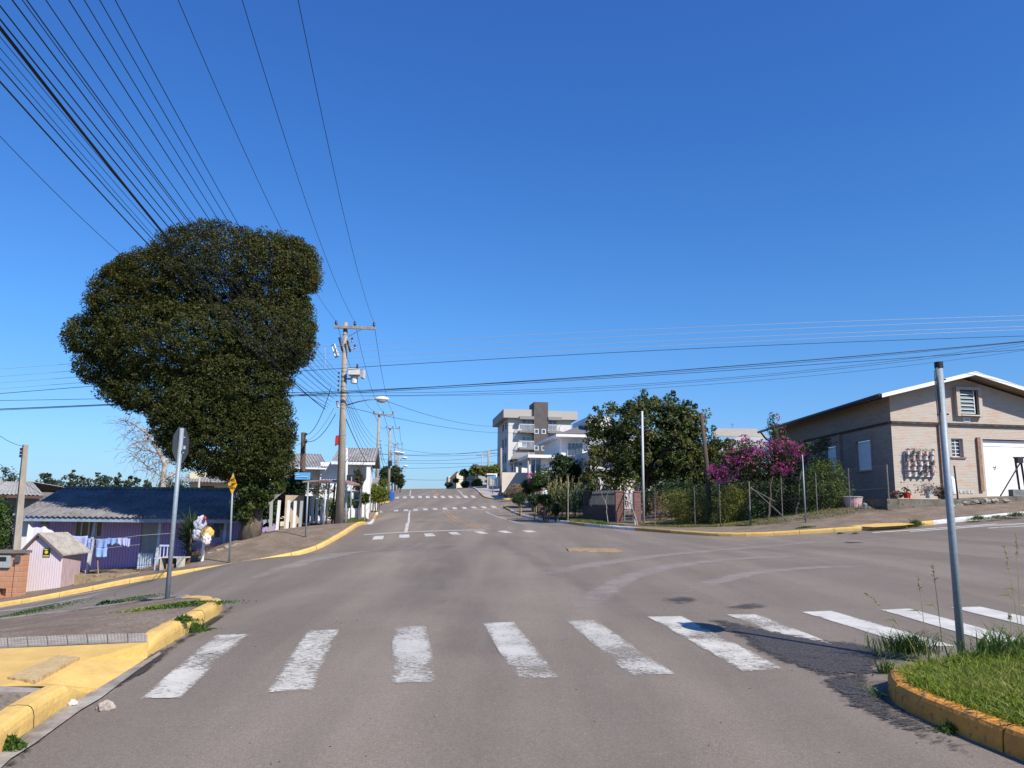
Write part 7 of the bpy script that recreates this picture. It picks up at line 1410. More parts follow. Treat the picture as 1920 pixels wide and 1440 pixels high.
# ================================================================ right: distant houses
ur = Vector((.991, .134, 0)); vr = Vector((-.134, .991, 0)); nr_ = Vector((.134, -.991, 0))
def rbox(mb, px0, px1, py0, py1, Y, D, mi=None, dy=0):
    """box aligned with the road: front face spans picture columns px0..px1 (measured at depth Y)"""
    a, b = P(px0, py1, Y), P(px1, py1, Y); W_ = (b.x - a.x) / .991; zb_ = a.z; h = P((px0 + px1) / 2, py0, Y).z - P((px0 + px1) / 2, py1, Y).z
    return mb.obox(Vector((a.x, Y + dy, zb_)), ur, vr, W_, D, h, mi)
# apartment block
Ya = 125.0; a = P(952, 905, Ya); c0 = Vector((a.x, Ya, 0)); gz = zt(a.x, Ya) - 1; c0.z = gz
def au_(px): return onplane(px, 850, c0, nr_).x / .991 - c0.x / .991
def az_(py, px=960): return onplane(px, py, c0, nr_).z - gz
t = root('apartment_building', c0, 'four-storey apartment block in pale grey with a dark central stair tower', 'building')
wl = mat('apartment_wall', (.60, .57, .52), (.55, .52, .475), .5, .9); wtp = mat('apartment_parapet', (.40, .37, .33), rough=.9); wdk = mat('apartment_tower', (.095, .082, .078), (.12, .105, .10), .8, .9)
H_ = az_(784); Wt = au_(1071); D_ = 15.0
bw = [(au_(978.5), au_(996)), (au_(1028.5), au_(1044))]; fl_ = [(az_(807), az_(786)), (az_(838.5), az_(817.5)), (az_(870), az_(849))]
ops = [(x0, x1, z0, z1) for x0, x1 in bw for z0, z1 in fl_]
mb = MB(); facade(mb, c0, ur, nr_, Wt, H_, ops, .3)
sops_ = []
def sp(px, py): p = onplane(px, py, c0, Vector((-ur.x, -ur.y, 0))); return (p - c0).dot(vr), p.z - gz
for (p0, p1) in ((949.5, 946.5), (944.5, 941.5)):
    for (q0, q1) in ((802, 788), (836, 818), (866, 849)): s0 = sp(p0, 820)[0]; s1 = sp(p1, 820)[0]; sops_.append((s0, s1, az_(q0, 950), az_(q1, 950)))
facade(mb, c0, vr, -ur, D_, H_, sops_, .25); mb.obox(c0 + ur * (Wt - .3) + vr * .31, ur, vr, .3, D_ - .31, H_); mb.obox(c0 + vr * (D_ - .3) + ur * .01, ur, vr, Wt - .32, .3, H_); mb.build('wall', wl, t)
mb = MB(); mb.obox(c0 - ur * .9 - vr * .7 + Zv * H_, ur, vr, au_(999) + .9, D_ + 1.2, az_(768) - H_ ); mb.obox(c0 + ur * (au_(1025)) - vr * .7 + Zv * (H_ - .1), ur, vr, Wt + .9 - au_(1025), D_ + 1.2, az_(768) - H_); mb.build('parapet', wtp, t)
mb = MB(); mb.obox(c0 + ur * au_(998.6) - vr * 1.15, ur, vr, au_(1025) - au_(998.6), 5.0, az_(754)); tw_ = mb.build('stair_tower', wdk, t)
blw = mat('white_window', (.72, .72, .72), rough=.5)
for x in (1003.5, 1016.8):
    for y in (809, 840): 
        mb = MB(); q_ = c0 + ur * (au_(x) - .33) - vr * 1.20 + Zv * (az_(y) - .38); mb.obox(q_, ur, vr, .68, .045, .78); w_ = mb.build('window', blw, tw_); mb = MB(); mb.obox(q_ + ur * .1 + Zv * .1 - vr * .012, ur, vr, .48, .01, .58); mb.build('pane', glassd, w_)
skg = mat('sky_glass', (.10, .16, .24), rough=.06, spec=.9)
for x0, x1, z0, z1 in ops: window(t, c0, ur, nr_, x0, x1, z0, z1, blw, skg, .3, .10, 1, 0, name='window')
for s0, s1, z0, z1 in sops_: window(t, c0, vr, -ur, s0, s1, z0, z1, mat('dark_frame', (.05, .06, .08), rough=.5), skg, .25, .08, 0, 0)
for x0, x1, s in ((au_(971.5), au_(999) - .02, -1), (au_(1025) + .02, au_(1051), 1)):
    for z0, z1 in fl_:
        b_ = root('balcony', c0, None, None) if False else None
        mb = MB(); mb.obox(c0 + ur * x0 - vr * 1.3 + Zv * (z0 - .42), ur, vr, x1 - x0, 1.298, .36); bo = mb.build('balcony', mat('balcony_slab', (.22, .205, .19), rough=.9), t)
        mb = MB(); h = .95
        for k in range(13): q_ = c0 + ur * (x0 + .05 + (x1 - x0 - .1) * k / 12) - vr * 1.27 + Zv * (z0 - .055); mb.obox(q_, ur, vr, .05, .04, h)
        mb.obox(c0 + ur * x0 - vr * 1.28 + Zv * (z0 + h - .05), ur, vr, x1 - x0, .06, .07); mb.obox(c0 + ur * (x0 if s < 0 else x1 - .05) - vr * 1.2 + Zv * (z0 + h - .05), ur, vr, .05, 1.19, .07)
        for k in range(4): mb.obox(c0 + ur * (x0 if s < 0 else x1 - .05) - vr * (.25 + .28 * k) + Zv * (z0 - .055), ur, vr, .04, .04, h)
        mb.build('railing', blw, bo)
    mb = MB(); mb.obox(c0 + ur * x0 - vr * 1.35 + Zv * (az_(783) - .35), ur, vr, x1 - x0, .64, .5); mb.build('balcony_hood', mat('hood_grey', (.25, .235, .22), rough=.9), t)
# cream boundary wall and low house before the flats
gcr = mat('sand_wall', (.60, .52, .42), (.54, .47, .38), .7, .9); Yq = 100.0
t = root('boundary_wall', P(942, 922, Yq), 'tall smooth cream boundary wall at the upper side street corner', 'wall'); mb = MB(); rbox(mb, 941, 992, 885.5, 926, Yq, .3); mb.build('wall', gcr, t)
Yn = 104.0; t = root('small_house', P(953, 900, Yn), 'small white house with a grey tiled roof and dark awning behind the cream wall', 'house'); mb = MB(); rbox(mb, 964, 995, 858, 912, Yn, 8); mb.build('wall', whitew, t)
mb = MB(); a_, b_, c_, d_ = P(958, 861, Yn - .8), P(1003, 859, Yn - .8), P(1003, 851, Yn + 4), P(965, 851, Yn + 4); mb.prism([a_, b_, c_, d_], (0, 0, .2)); q_ = P(961, 855, Yn - .5)
mb.face([a_, d_, d_ - Vector((1.2, -.5, 2.0))]); mb.build('roof', mat('roof_beige_grey', (.27, .25, .22), (.21, .195, .175), 2, .9), t)
mb = MB(); mb.prism([P(953, 872, Yn - 1.6), P(975, 864, Yn - 1.6), P(975, 862, Yn - .1), P(957, 869, Yn - .1)], (0, 0, .15)); mb.build('awning', mat('awning_dark', (.06, .055, .05), rough=.8), t)
for p0, p1 in ((959, 962), (965, 967.5), (974, 978)): mb = MB(); rbox(mb, p0, p1, 868, 886, Yn, .1, dy=-.12); mb.build('window', glassd, t)
# white modern house
Ym = 88.0; t = root('modern_house', P(1030, 935, Ym), 'two-storey white modern house with a low hipped grey roof', 'house')
mb = MB(); rbox(mb, 1052, 1106, 818.5, 935, Ym, 11); rbox(mb, 1014, 1052, 858, 935, Ym - 1, 6); mb.build('wall', whitew, t)
mb = MB(); rbox(mb, 1043, 1112, 813.5, 818.3, Ym - 1.6, 14); rbox(mb, 990, 1046, 852, 857.8, Ym - 2.4, 8); mb.build('eave_slab', whitep, t)
mb = MB(); A0, B0 = P(1046, 813.3, Ym - 1.2), P(1122, 813.3, Ym - 1.2); bk_ = vr * 12.5; R1, R2 = P(1091, 797, Ym + 4.5), P(1104, 797, Ym + 4.5)
A1, B1 = A0 + bk_, B0 + bk_; R1b = R1 + vr * 1.5; R2b = R2 + vr * 1.5
mb.face([A0, B0, R2, R1]); mb.face([A1, A0, R1, R1b]); mb.face([B0, B1, R2b, R2]); mb.face([B1, A1, R1b, R2b]); mb.face([R1, R2, R2b, R1b]); mb.build('roof', mat('hip_roof_grey', (.17, .155, .15), (.13, .12, .115), 4, .9), t)
mb = MB(); rbox(mb, 1105, 1150, 780, 935, Ym + .5, 9); mb.build('side_wing', whitew, t)
mb = MB(); rbox(mb, 1064, 1094, 829, 855, Ym, .12, dy=-.14); fr_ = mb.build('window', blw, t)
for i in range(4): mb = MB(); rbox(mb, 1065.3 + 7.1 * i, 1070.6 + 7.1 * i, 831, 853.5, Ym, .04, dy=-.19); mb.build('pane', glassd, fr_)
for p0, p1 in ((996, 1003), (1004.5, 1013.5)): mb = MB(); rbox(mb, p0, p1, 862, 893, Ym - 1, .2, dy=.3); mb.build('glass_screen', skg, t)
mb = MB(); rbox(mb, 995, 996, 858, 935, Ym - 1, .3); rbox(mb, 1003, 1004.5, 858, 935, Ym - 1, .3); mb.build('column', whitep, t)
mb = MB(); rbox(mb, 1033, 1043, 866, 871, Ym - 1.1, .05, dy=-.08); mb.build('vent', mat('vent_grey', (.3, .3, .3), rough=.6), t)
# pink house part
Yp = 68.0; t = root('pink_house', P(1080, 945, Yp), 'pale pink house wall half hidden by the maize and trees', 'house'); mb = MB(); pkw = mat('pink_wall', (.62, .47, .42), (.56, .43, .39), 1, .9); rbox(mb, 1072, 1112, 868, 945, Yp, 7); mb.build('wall', pkw, t); mb = MB(); rbox(mb, 1066, 1118, 858, 868, Yp - .8, 9); mb.build('roof', mat('roof_slab_white', (.50, .48, .46), rough=.9), t)
for p0, p1 in ((1070, 1073.5), (1088, 1096)): mb = MB(); rbox(mb, p0 + 1, p1 + 1, 878, 900, Yp, .05, dy=-.08); mb.build('window', mat('pale_shutter', (.55, .56, .57), rough=.6), t)
Yz = 60.0; t = root('pale_house', P(1130, 960, Yz), 'pale pinkish white house behind the large garden tree', 'house'); mb = MB(); rbox(mb, 1106, 1262, 846, 960, Yz, 9); mb.build('wall', mat('pale_wall', (.68, .60, .57), (.60, .53, .50), 1, .9), t); mb = MB(); mb.prism([P(1098, 846, Yz - .8), P(1270, 846, Yz - .8), P(1262, 822, Yz + 4.5), P(1110, 822, Yz + 4.5)], (0, 0, .15)); mb.build('roof', fib, t)
for p0, p1 in ((1116, 1122), (1140, 1150), (1206, 1222)): mb = MB(); rbox(mb, p0, p1, 884, 912, Yz, .05, dy=-.08); mb.build('window', glassd, t)
# house behind between tree and brick house
Yo = 60.0; t = root('terraced_house', P(1380, 900, Yo), 'pale house with stacked shallow roofs between the garden tree and the brick house', 'house'); mb = MB(); rbox(mb, 1345, 1440, 830, 935, Yo, 9); mb.build('wall', mat('wall_greyish', (.17, .165, .155), rough=.9), t)
mb = MB(); mb.prism([P(1335, 819, Yo - 1), P(1440, 822, Yo - 1), P(1418, 806, Yo + 4), P(1345, 806, Yo + 4)], (0, 0, .12)); mb.build('upper_roof', mat('roof_buff', (.38, .34, .28), (.30, .27, .22), 3, .9), t)
mb = MB(); mb.prism([P(1340, 838, Yo - 3), P(1440, 838, Yo - 3), P(1430, 822, Yo - 1.1), P(1385, 822, Yo - 1.1)], (0, 0, .1)); mb.prism([P(1345, 850, Yo - 4), P(1390, 845, Yo - 4), P(1375, 832, Yo - 3.1), P(1340, 832, Yo - 3.1)], (0, 0, .1)); mb.build('lower_roof', mat('roof_pale', (.36, .355, .34), rough=.8), t)
q_ = P(1373, 806, Yo + 4); mb = MB(); mb.tube([q_, q_ + Zv * .55], .015, 4); mb.tube([q_ + Vector((-.15, 0, .4)), q_ + Vector((.15, 0, .45))], .01, 4); mb.build('aerial', dark, t)
# row up the hill on the right
t = root('hill_house', P(869, 915, 150), 'small cream house with a brown roof at the road crest', 'house'); mb = MB(); rbox(mb, 855, 870, 886, 930, 152, 8); rbox(mb, 840, 855, 893, 930, 158, 8); mb.build('wall', mat('cream_far', (.66, .60, .46), rough=.9), t); mb = MB(); mb.prism([P(842, 897, 151), P(856, 884, 151), P(858, 884, 151), P(849, 903, 151)], (0, 6, 0)); mb.build('roof', mat('brown_roof', (.12, .08, .06), rough=.9), t)
t = root('long_wall', P(890, 912, 128), 'long cream wall behind the round hedge near the road crest', 'wall'); mb = MB(); rbox(mb, 868, 893, 889, 926, 132, .3); mb.build('wall', mat('cream_far', (0, 0, 0)), t)
t = root('grey_house', P(905, 915, 118), 'grey plastered house end with a dark roof beyond the trees', 'house'); mb = MB(); rbox(mb, 896, 938, 879, 935, 122, 8); mb.build('wall', mat('grey_plaster', (.36, .34, .32), (.28, .265, .25), 2, .9), t); mb = MB(); rbox(mb, 893, 942, 873, 878.5, 121, 10); mb.build('roof', mat('brown_roof', (0, 0, 0)), t)
t = root('carport', P(925, 918, 108), 'white framed gateway beside the blue sign up the road', 'gateway'); mb = MB()
for px in (914, 920, 926, 931): rbox(mb, px, px + .8, 889, 924, 108, .2)
rbox(mb, 913, 932, 887.5, 890, 107.8, 3); rbox(mb, 929, 932, 890, 924, 107.5, .2); mb.build('frame', whitep, t); mb = MB(); rbox(mb, 933, 938, 893, 924, 106, .3); rbox(mb, 905, 913, 900, 924, 112, .3); mb.build('panel', mat('panel_pale', (.46, .45, .43), (.36, .35, .33), 3, .9), t)
b0 = at(923.5, 99, .1); t = signpost('street_sign', 'tiny blue street sign on a pole far up the right pavement', b0, P(924, 892, 99), .05); plate(t, P(924, 895.5, 98.9), (0, -1, 0), [(-.28, -.16), (.28, -.16), (.28, .16), (-.28, .16)], bl_, .03)
for px, py, Y, r, lb, m_ in ((939.5, 840, 102, .22, 'tall grey concrete pole at the left edge of the apartment block', polec), (916, 845, 118, .2, 'tall concrete pole left of the apartment block', polec), (904, 850, 126, .13, 'slim pale pole farthest left among the hill poles', mat('pole_steel', (.3, .32, .34), rough=.6)), (990.5, 848, 86, .14, 'thin grey pole in front of the low house with the slab roof', polec)):
    b0 = at(px, Y, 0); t = root('utility_pole', b0, lb, 'utility pole', 'poles on the right side of the hill'); mb = MB(); mb.tube([b0 - Zv * .2, P(px, py, Y)], [r, r * .6], 8); mb.build('shaft', m_, t, smooth=True)
    if px in (904, 916): mb = MB(); q_ = P(px, py + 4, Y); mb.tube([q_ + Vector((-1, 0, 0)), q_ + Vector((1, 0, 0))], .05, 4); mb.build('crossarm', polec, t)
street_tree(872, 132, 886, 9, 7, L_mid, 'round green street tree nearest the crest on the right', 1500, .3, group='street trees up the right kerb', stk=0, tr=.1); street_tree(890, 122, 882, 10, 11, L_yel, 'yellow-green street tree third from the crest on the right', 1900, .3, group='street trees up the right kerb', stk=0, tr=.1)
shrub(912, 884, 12, 9, 116, L_yel, 'yellow-green tree crown left of the tall hill pole', 1800, .3, name='street_bush', group='street trees up the right kerb'); shrub(928, 884, 12, 12, 112, L_yel, 'yellow-green tree crown touching the grey concrete pole', 2200, .3, name='street_bush', group='street trees up the right kerb')
shrub(895, 908, 10, 10, 118, L_mid, 'rounded clipped green bush before the cream wall up the hill', 2200, .22); shrub(872, 908, 8, 6, 125, L_dark, 'dark bushes at the foot of the long cream wall', 900, .25); shrub(841, 909, 7, 5, 140, L_mid, 'low bush at the far left end of the right-hand pavement', 700, .25)
street_tree(855, 145, 901, 6, 4, L_mid, 'small flat-topped tree in front of the crest house', 700, .3, stk=0, tr=.08, group='street trees up the right kerb')
b0 = at(856, 136, 0); mb = MB(); mb.box(b0 + Vector((-1.8, 0, .2)), b0 + Vector((1.2, 1.2, 1.5))); mb.box(b0 + Vector((-1.4, .1, 1.502)), b0 + Vector((.6, 1.1, 1.9))); tagit(mb.build('parked_van', mat('van_pale', (.6, .6, .58), rough=.4), loc=b0), '', '') if False else None
# side-street planting
shrub(972, 917, 18, 12, 84, L_dry, 'dry reddish-brown brush at the side street corner', 3600, .13, more=((990, 920, 16, 10), (960, 925, 12, 6), (1005, 922, 14, 9)), cl=140)
shrub(950, 927, 18, 4, 90, leafmat('leaf_straw', (.20, .16, .06), (.28, .22, .09), (.34, .28, .13), .3), 'straw-coloured grass clump before the cream boundary wall', 1600, .12, name='grass_clump', cat='grass')
shrub(1062, 880, 24, 24, 63, L_dark, 'dark rounded tree left of the large garden tree', 9000, .2, name='garden_tree', cat='tree', more=((1050, 868, 14, 16), (1075, 890, 14, 16), (1040, 905, 18, 14), (1060, 905, 20, 12)), cl=180, inner=.1)
shrub(1020, 897, 20, 20, 70, L_mid, 'loose green tree between the low slab roof and the dark rounded tree', 4200, .18, name='garden_tree', cat='tree', more=((1008, 905, 14, 14), (1032, 912, 14, 10)), cl=120)
shrub(992, 912, 13, 14, 72, L_dark, 'small dark tree with a few pink blossoms at the side street', 2600, .16, name='garden_tree', cat='tree', cl=90)
pts, v = clump_pts([pblob(992, 890, 7, 3, 71), pblob(994, 902, 4, 4, 71)], 160, 20, .2, 0); leaves('blossoms', pts, .16, L_mag, bpy.data.objects.get('garden_tree.002') or bpy.data.objects['garden_tree'], .8, vals=v)
shrub(1040, 935, 16, 16, 56, leafmat('leaf_rust', (0, 0, 0), (0, 0, 0), (0, 0, 0)), 'reddish-leaved shrub between the saplings and the maize', 2400, .12); shrub(1020, 955, 22, 8, 60, L_weed, 'low green creeper on the bank behind the saplings', 2200, .12)
mb = MB(); q_ = at(1022, 58, .1); mb.box(q_ - Vector((.5, 0, .1)), q_ + Vector((.5, .3, 1.0))); mb.box(q_ + Vector((.502, .1, -.1)), q_ + Vector((.9, .4, .7))); tagit(mb.build('gate_stump', mat('red_brown_block', (.13, .07, .06), (.30, .18, .14), 3, .9), loc=q_), 'reddish broken masonry stump behind the saplings', 'masonry')
# ================================================================ foreground island: grass, post, stalks
def blades(name, pts, hmin, hmax, w, m, label=None, cat=None, lean=.5, kind=None, parent=None, loc=None, vals=None, curl=.5):
    n = len(pts); h = RNG.uniform(hmin, hmax, n); az = RNG.uniform(0, 2 * np.pi, n); ln = RNG.uniform(.15, lean, n) * h * 1.6; d = np.stack([np.cos(az), np.sin(az), 0 * az], 1)
    s = np.stack([-np.sin(az), np.cos(az), 0 * az], 1); a2 = RNG.uniform(-.9, .9, n); s = s * np.cos(a2)[:, None] + d * np.sin(a2)[:, None]; s = s * (w * RNG.uniform(.6, 1.3, n))[:, None]
    z = np.array([0, 0, 1.0]); p1 = pts + d * (ln * .3)[:, None] + z * (h * .55)[:, None]; p2 = pts + d * (ln * (.6 + curl * .6))[:, None] + z * (h * (1 - curl * .35))[:, None]
    V_ = np.empty((n, 8, 3)); V_[:, 0] = pts - s; V_[:, 1] = pts + s; V_[:, 2] = p1 + s * .85; V_[:, 3] = p1 - s * .85; V_[:, 4] = p1 - s * .85; V_[:, 5] = p1 + s * .85; V_[:, 6] = p2 + s * .08; V_[:, 7] = p2 - s * .08
    v = RNG.uniform(0, 1, n) if vals is None else vals; o0 = np.array(loc or (0, 0, 0)) if parent is None else np.array(org(parent))
    me = fast_mesh(name, (V_ - o0).reshape(-1, 3), 4, np.repeat(v, 2)); o = link(name, me, parent, m, loc)
    if label: tagit(o, label, cat, None, kind)
    return o
def inpoly(x, y, poly):
    c = np.zeros(len(x), bool); n = len(poly)
    for i in range(n):
        (x1, y1), (x2, y2) = poly[i], poly[(i + 1) % n]; c ^= ((y1 > y) != (y2 > y)) & (x < (x2 - x1) * (y - y1) / (y2 - y1 + 1e-12) + x1)
    return c
isl = [tuple(p) for p in offs(RA, .10)] + [(22, -12)]
x = RNG.uniform(2.3, 8.6, 190000); y = RNG.uniform(3.2, 8.6, 190000); k = inpoly(x, y, isl) & (x / np.maximum(y, .1) < .98); x, y = x[k], y[k]
den = np.array([noise.noise(Vector((a * 1.6, b * 1.6, 0))) for a, b in zip(x, y)]); k = RNG.uniform(-1.1, -.05, len(x)) < den; x, y, den = x[k], y[k], den[k]
pts = np.stack([x, y, ztv(x, y) + .115], 1); print('grass blades', len(pts)); kk = RNG.uniform(0, 1, len(x)) < .07 + .12 * (den > .15)
blades('tall_grass', pts[kk], .09, .20, .0032, leafmat('leaf_grass_long', (.06, .11, .012), (.16, .20, .03), (.42, .38, .14), .4), 'longer untidy blades and dry straws standing out of the island grass', 'grass', 1.2, 'stuff')
vals = np.clip(.5 + den * .5 + RNG.normal(0, .22, len(x)), 0, 1)
blades('grass', pts, .035, .125, .0056, L_grass, 'thick short green grass filling the kerbed island at the lower right', 'grass', .9, 'stuff', vals=vals)
pb = at(1803, 6.95, .12); pt_ = P(1760, 684, 6.95)
ringp = []
for i in range(2400):
    a_ = random.uniform(0, 6.28); r_ = abs(random.gauss(0, .34)) + .02; ringp.append((pb.x - .15 + r_ * math.cos(a_) * 1.5, pb.y + r_ * math.sin(a_) * .6, 0))
ringp = np.array([p for p in ringp]); k = inpoly(ringp[:, 0], ringp[:, 1], isl); ringp = ringp[k]; ringp[:, 2] = ztv(ringp[:, 0], ringp[:, 1]) + .11
blades('tall_grass', ringp, .12, .34, .006, L_weed, 'taller darker grass tuft round the foot of the foreground post', 'grass', .8, 'stuff')
x = np.array([]); 
bx_ = RNG.uniform(4.3, 8.2, 2600); by_ = 7.25 + (bx_ - 4.3) * .24 + RNG.normal(0, .12, 2600); k = inpoly(bx_, by_, isl); pts = np.stack([bx_[k], by_[k], ztv(bx_[k], by_[k]) + .11], 1); blades('tall_grass', pts, .08, .24, .004, L_weed, 'ragged taller grass along the far edge of the kerbed island', 'grass', .8, 'stuff')
# fringe spilling over the kerb
ln_ = resample(offs(RA, .06), .03); ln_ = [p for p in ln_ if 3.2 < p[1] < 7.6 and p[0] < 6]; fr = np.array([(p[0] + random.gauss(.05, .03), p[1], 0) for p in ln_ for _ in range(3)]); fr[:, 2] = ztv(fr[:, 0], fr[:, 1]) + .13
blades('grass', fr, .04, .10, .0038, L_grass, 'fringe of grass creeping over the inner edge of the orange kerb', 'grass', 1.2, 'stuff')
def weed(px, py, n, h, r, label, m=L_weed, off=0.0, w=.006, lean=1.1, rx=1.0, ls=.038):
    c = G(px, py, off); gx_ = c.x + RNG.normal(0, r * rx, n * 5); gy_ = c.y + RNG.normal(0, r * .6, n * 5); rr = np.exp(-(((gx_ - c.x) / (r * rx)) ** 2 + ((gy_ - c.y) / (r * .6)) ** 2) / 3)
    pts = np.stack([gx_, gy_, ztv(gx_, gy_) + off + RNG.uniform(0, 1, len(gx_)) * h * .55 * rr], 1)
    o = leaves('weed', pts, ls, m, None, .42, up=.5, loc=tuple(c)); tagit(o, label, 'weed')
    k = max(4, n // 4); g = np.stack([c.x + RNG.normal(0, r * .6 * rx, k), c.y + RNG.normal(0, r * .35, k)], 1); g = np.column_stack([g, ztv(g[:, 0], g[:, 1]) + off - .01])
    blades('blades', g, h * .4, h, w * .6, m, None, None, lean, parent=o)
    return o
def tuft(px, py, n, h, r, label, m=L_weed, off=0.0, w=.005, lean=.9):
    c = G(px, py, off); g = np.column_stack([c.x + RNG.normal(0, r, n), c.y + RNG.normal(0, r * .6, n)]); g = np.column_stack([g, ztv(g[:, 0], g[:, 1]) + off - .01]); return blades('weed', g, h * .35, h, w, m, label, 'weed', lean, loc=tuple(c), curl=.8)
tuft(1658, 1262, 46, .24, .035, 'weed tuft growing at the nose of the right kerb'); tuft(1645, 1305, 22, .2, .04, 'sprawling weed runners on the asphalt left of the right kerb', lean=2.0); weed(1790, 1372, 50, .11, .06, 'small weed at the foot of the orange kerb, halfway along'); tuft(1700, 1222, 420, .30, .13, 'grass tuft overhanging the asphalt left of the foreground post', off=.06, w=.004)
weed(360, 1183, 330, .15, .085, 'dense green weed growing over the yellow kerb on the left', w=.011); weed(345, 1165, 60, .12, .06, 'weed sprig on top of the yellow kerb', off=.14, w=.01)
weed(350, 1136, 260, .10, .16, 'long strip of green weeds on the left corner pavement', off=.13, w=.009, rx=1.7); weed(300, 1140, 120, .08, .14, 'sparse paler weeds left of the green strip on the corner pavement', L_grass, .13, .007, rx=1.6)
weed(232, 1129, 110, .12, .2, 'weeds along the back kerb of the corner pavement, right of the sidewalk path', off=.12, w=.009, rx=1.6); weed(65, 1147, 190, .12, .26, 'weeds along the back kerb of the corner pavement, farthest left', off=.12, w=.010, rx=2); weed(195, 1134, 60, .14, .1, 'small weed tuft on the back kerb between the two larger weed patches', off=.12, w=.008)
weed(20, 1402, 90, .12, .035, 'leafy weed at the bottom left end of the yellow kerb', off=.02, w=.011)
for px, lb in ((1398, 'tiny weed at the yellow kerb below the fence corner'), (1575, 'tiny weed at the yellow kerb below the pink tub'), (1603, 'tiny weed at the yellow kerb right of the last one'), ): weed(px, 1001, 40, .1, .06, lb)
weed(1508, 990, 120, .16, .12, 'weed tuft round the foot of the edge-on road sign', off=.13, rx=1.6, w=.01); weed(1716, 985, 260, .34, .16, 'bushy weed spilling over the far kerb where yellow meets white', w=.016, off=.05); weed(1834, 974, 160, .26, .16, 'bushy weed on the white kerb right of the foreground post', w=.014, off=.08); weed(1870, 972, 120, .22, .2, 'weeds on the white kerb at mid distance to the right edge', w=.014, off=.08); weed(1905, 968, 200, .28, .2, 'weed clump on the white kerb at the right edge', w=.014, off=.08)
weed(1140, 985, 220, .22, .35, 'green weeds at the foot of the thin leafless sapling', off=.13, w=.012, rx=2)
# grass in the corner garden, the verges and the left
def turf(poly, n, h0, h1, w, m, label, off, name='grass'):
    P_ = np.array(poly); x = RNG.uniform(P_[:, 0].min(), P_[:, 0].max(), n * 3); y = RNG.uniform(P_[:, 1].min(), P_[:, 1].max(), n * 3); k = inpoly(x, y, poly); x, y = x[k], y[k]
    q = np.array([noise.noise(Vector((a * .8, b * .8, 3))) for a, b in zip(x, y)]); k = RNG.uniform(-.7, .3, len(x)) < q; x, y, q = x[k][:n], y[k][:n], q[k][:n]
    return blades(name, np.stack([x, y, ztv(x, y) + off - .01], 1), h0, h1, w, m, label, 'grass', .8, 'stuff', vals=np.clip(.45 + q * .6 + RNG.normal(0, .2, len(x)), 0, 1))
turf([(6.1, 38.6), (7.7, 34.9), (9.9, 32.0), (12.3, 31.1), (15.2, 30.8), (15.2, 38), (8, 42)], 26000, .04, .14, .010, leafmat('leaf_lawn', (.09, .12, .015), (.16, .19, .028), (.30, .27, .08), .4), 'patchy sunlit lawn of the corner garden', .10)
turf([(-7.2, 39), (-8.8, 39), (-10.2, 50), (-9.2, 50)], 5000, .04, .14, .012, leafmat('leaf_lawn', (0, 0, 0), (0, 0, 0), (0, 0, 0)), 'grass patches on the left verge among the tree stakes', .16)
turf([(4.3, 39), (5.0, 39), (4.4, 46), (3.5, 52), (2.8, 52), (3.6, 46)], 3500, .04, .14, .012, leafmat('leaf_lawn', (0, 0, 0), (0, 0, 0), (0, 0, 0)), 'grass patches on the right verge beneath the saplings', .16)
turf([(-11.6, 28.6), (-13.5, 28.2), (-13.8, 30.5), (-11, 30.5)], 1600, .08, .3, .008, L_dry, 'dry tufts on the slope beside the purple wall', .08)
# foreground post with its round sign turned edge-on
t = root('sign_post', pb, 'tall galvanised steel post with a black cap in the kerbed grass island', 'sign post'); mb = MB(); mb.tube([pb - Zv * .2, pt_], [.032, .032], 24); mb.build('post', galv, t, smooth=True)
ax_ = (pt_ - pb).normalized(); mb = MB(); mb.tube([pt_ - ax_ * .03, pt_ + ax_ * .025], [.037, .037], 24); mb.build('cap', black, t)
rdir = (Vector((pt_.x, pt_.y, 0))).normalized(); nrm = Vector((-rdir.y, rdir.x, 0))      # plate stands in the plane of sight
nrm = (nrm + rdir * .012).normalized(); c_ = pt_ + ax_ * -.30 + nrm * .040; R_ = .255
pl, u_, n_ = plate(t, c_, nrm, [(R_ * math.cos(2 * math.pi * i / 40), R_ * math.sin(2 * math.pi * i / 40)) for i in range(40)], mat('sign_back_dark', (0, 0, 0)), .003)
mb = MB()
for f in (.14, .46): q_ = pt_ - ax_ * f; mb.tube([q_ + nrm * .045, q_ - nrm * .05], .007, 6)
mb.build('bolt', dark, t)
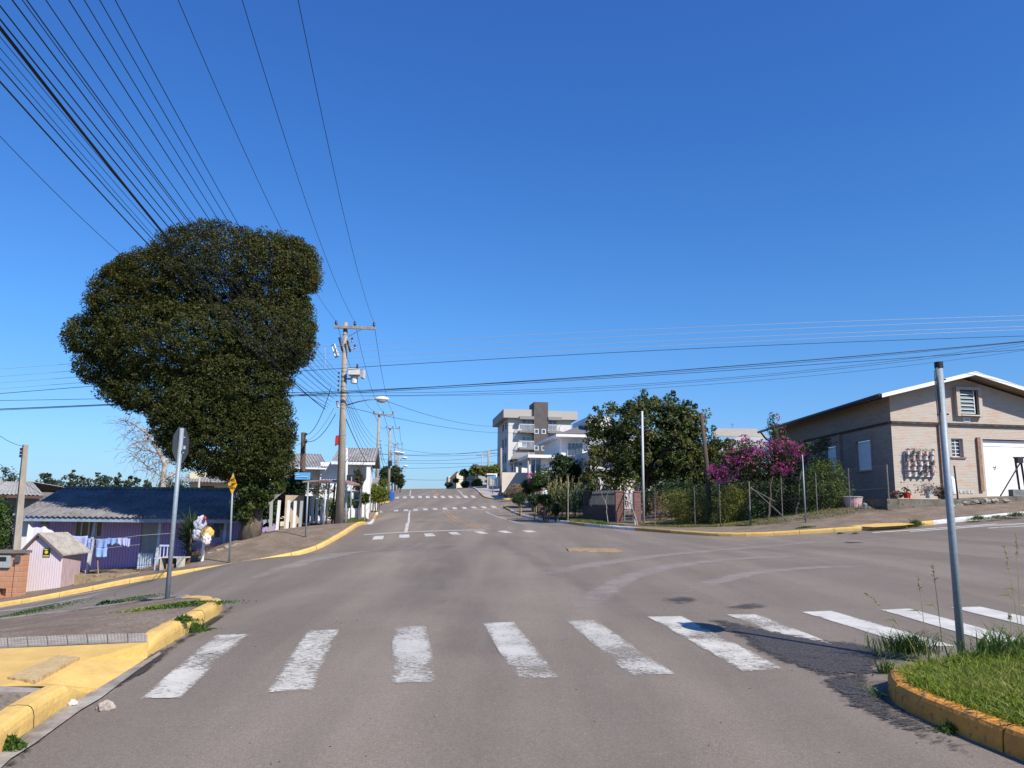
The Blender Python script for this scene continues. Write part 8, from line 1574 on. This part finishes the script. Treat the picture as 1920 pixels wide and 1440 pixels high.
# seed stalks
for (px, py, tx, ty, Y, lb) in [(1720, 1200, 1622, 1112, 6.9, 'seed stalk bending far left over the crosswalk'), (1738, 1195, 1721, 1078, 7.0, 'upright seed stalk left of the tallest one'), (1768, 1190, 1748, 1058, 7.05, 'tallest upright seed stalk just left of the foreground post'), (1915, 1190, 1883, 1024, 7.2, 'seed stalk arching near the right edge'), (1918, 1160, 1905, 1002, 7.3, 'seed stalk touching the right edge of the view'), (1900, 1190, 1893, 1152, 7.0, 'short seed stalk near the right edge')]:
    a_ = at(px, Y, .12); b_ = P(tx, ty, Y); mid = a_.lerp(b_, .55) + Vector(((a_.x - b_.x) * .25, 0, .03)); pts_ = []
    for i in range(13): s = i / 12; pts_.append(a_ * (1 - s) ** 2 + mid * 2 * s * (1 - s) + b_ * s * s)
    t = root('grass_stalk', a_, lb, 'grass stalk', 'tall seed stalks round the foreground post'); mb = MB(); mb.tube(pts_, [.0028] * 8 + [.002] * 5, 5); mb.build('stem', mat('stalk_green', (.30, .32, .10), (.24, .18, .08), 20, .7), t)
    hp = []; d_ = (pts_[-1] - pts_[-4]); 
    for k in range(46): s = random.random(); hp.append(pts_[-4] + d_ * s + Vector((random.gauss(0, .007), random.gauss(0, .007), random.gauss(0, .004))))
    leaves('seed_head', np.array([tuple(p) for p in hp]), .022, leafmat('seed', (.18, .15, .05), (.30, .26, .10), (.42, .36, .18), .3), t, .35)
    l0 = pts_[5]; V_ = [l0, l0 + Vector((-.05, 0, .06)), l0 + Vector((-.15, .02, .05)), l0 + Vector((-.05, 0, .048))]; me = fast_mesh('leaf', np.array([tuple(v - a_) for v in V_]), 4, np.array([.5])); link('leaf', me, t, L_grass)
# grit on the asphalt near the camera
gp = []
for i in range(380):
    Y = random.uniform(3.6, 14); xx = random.uniform(-2.5, 3.9); gp.append((xx, Y))
for i in range(900):
    s = random.random(); q_ = G(120 + 310 * s, 1330 - 200 * s) if i < 250 else None
    if q_: gp.append((q_.x + abs(random.gauss(0, .06)), q_.y + random.gauss(0, .03)))
gx_ = np.array([g[0] for g in gp]); gy_ = np.array([g[1] for g in gp]); gz_ = ztv(gx_, gy_); mb = MB()
for a_, b_, c_ in zip(gx_, gy_, gz_):
    r_ = random.uniform(.003, .008); mb.lathe((a_, b_, c_), [(r_, 0), (r_ * .8, r_ * .6)], 5, mi=random.choice((0, 0, 1)))
tagit(mb.build('grit', [mat('grit_pale', (.27, .245, .215), rough=.9), mat('grit_dark', (.06, .055, .05), rough=.9)]), 'loose grit and pebbles scattered over the near asphalt', 'grit', None, 'stuff')
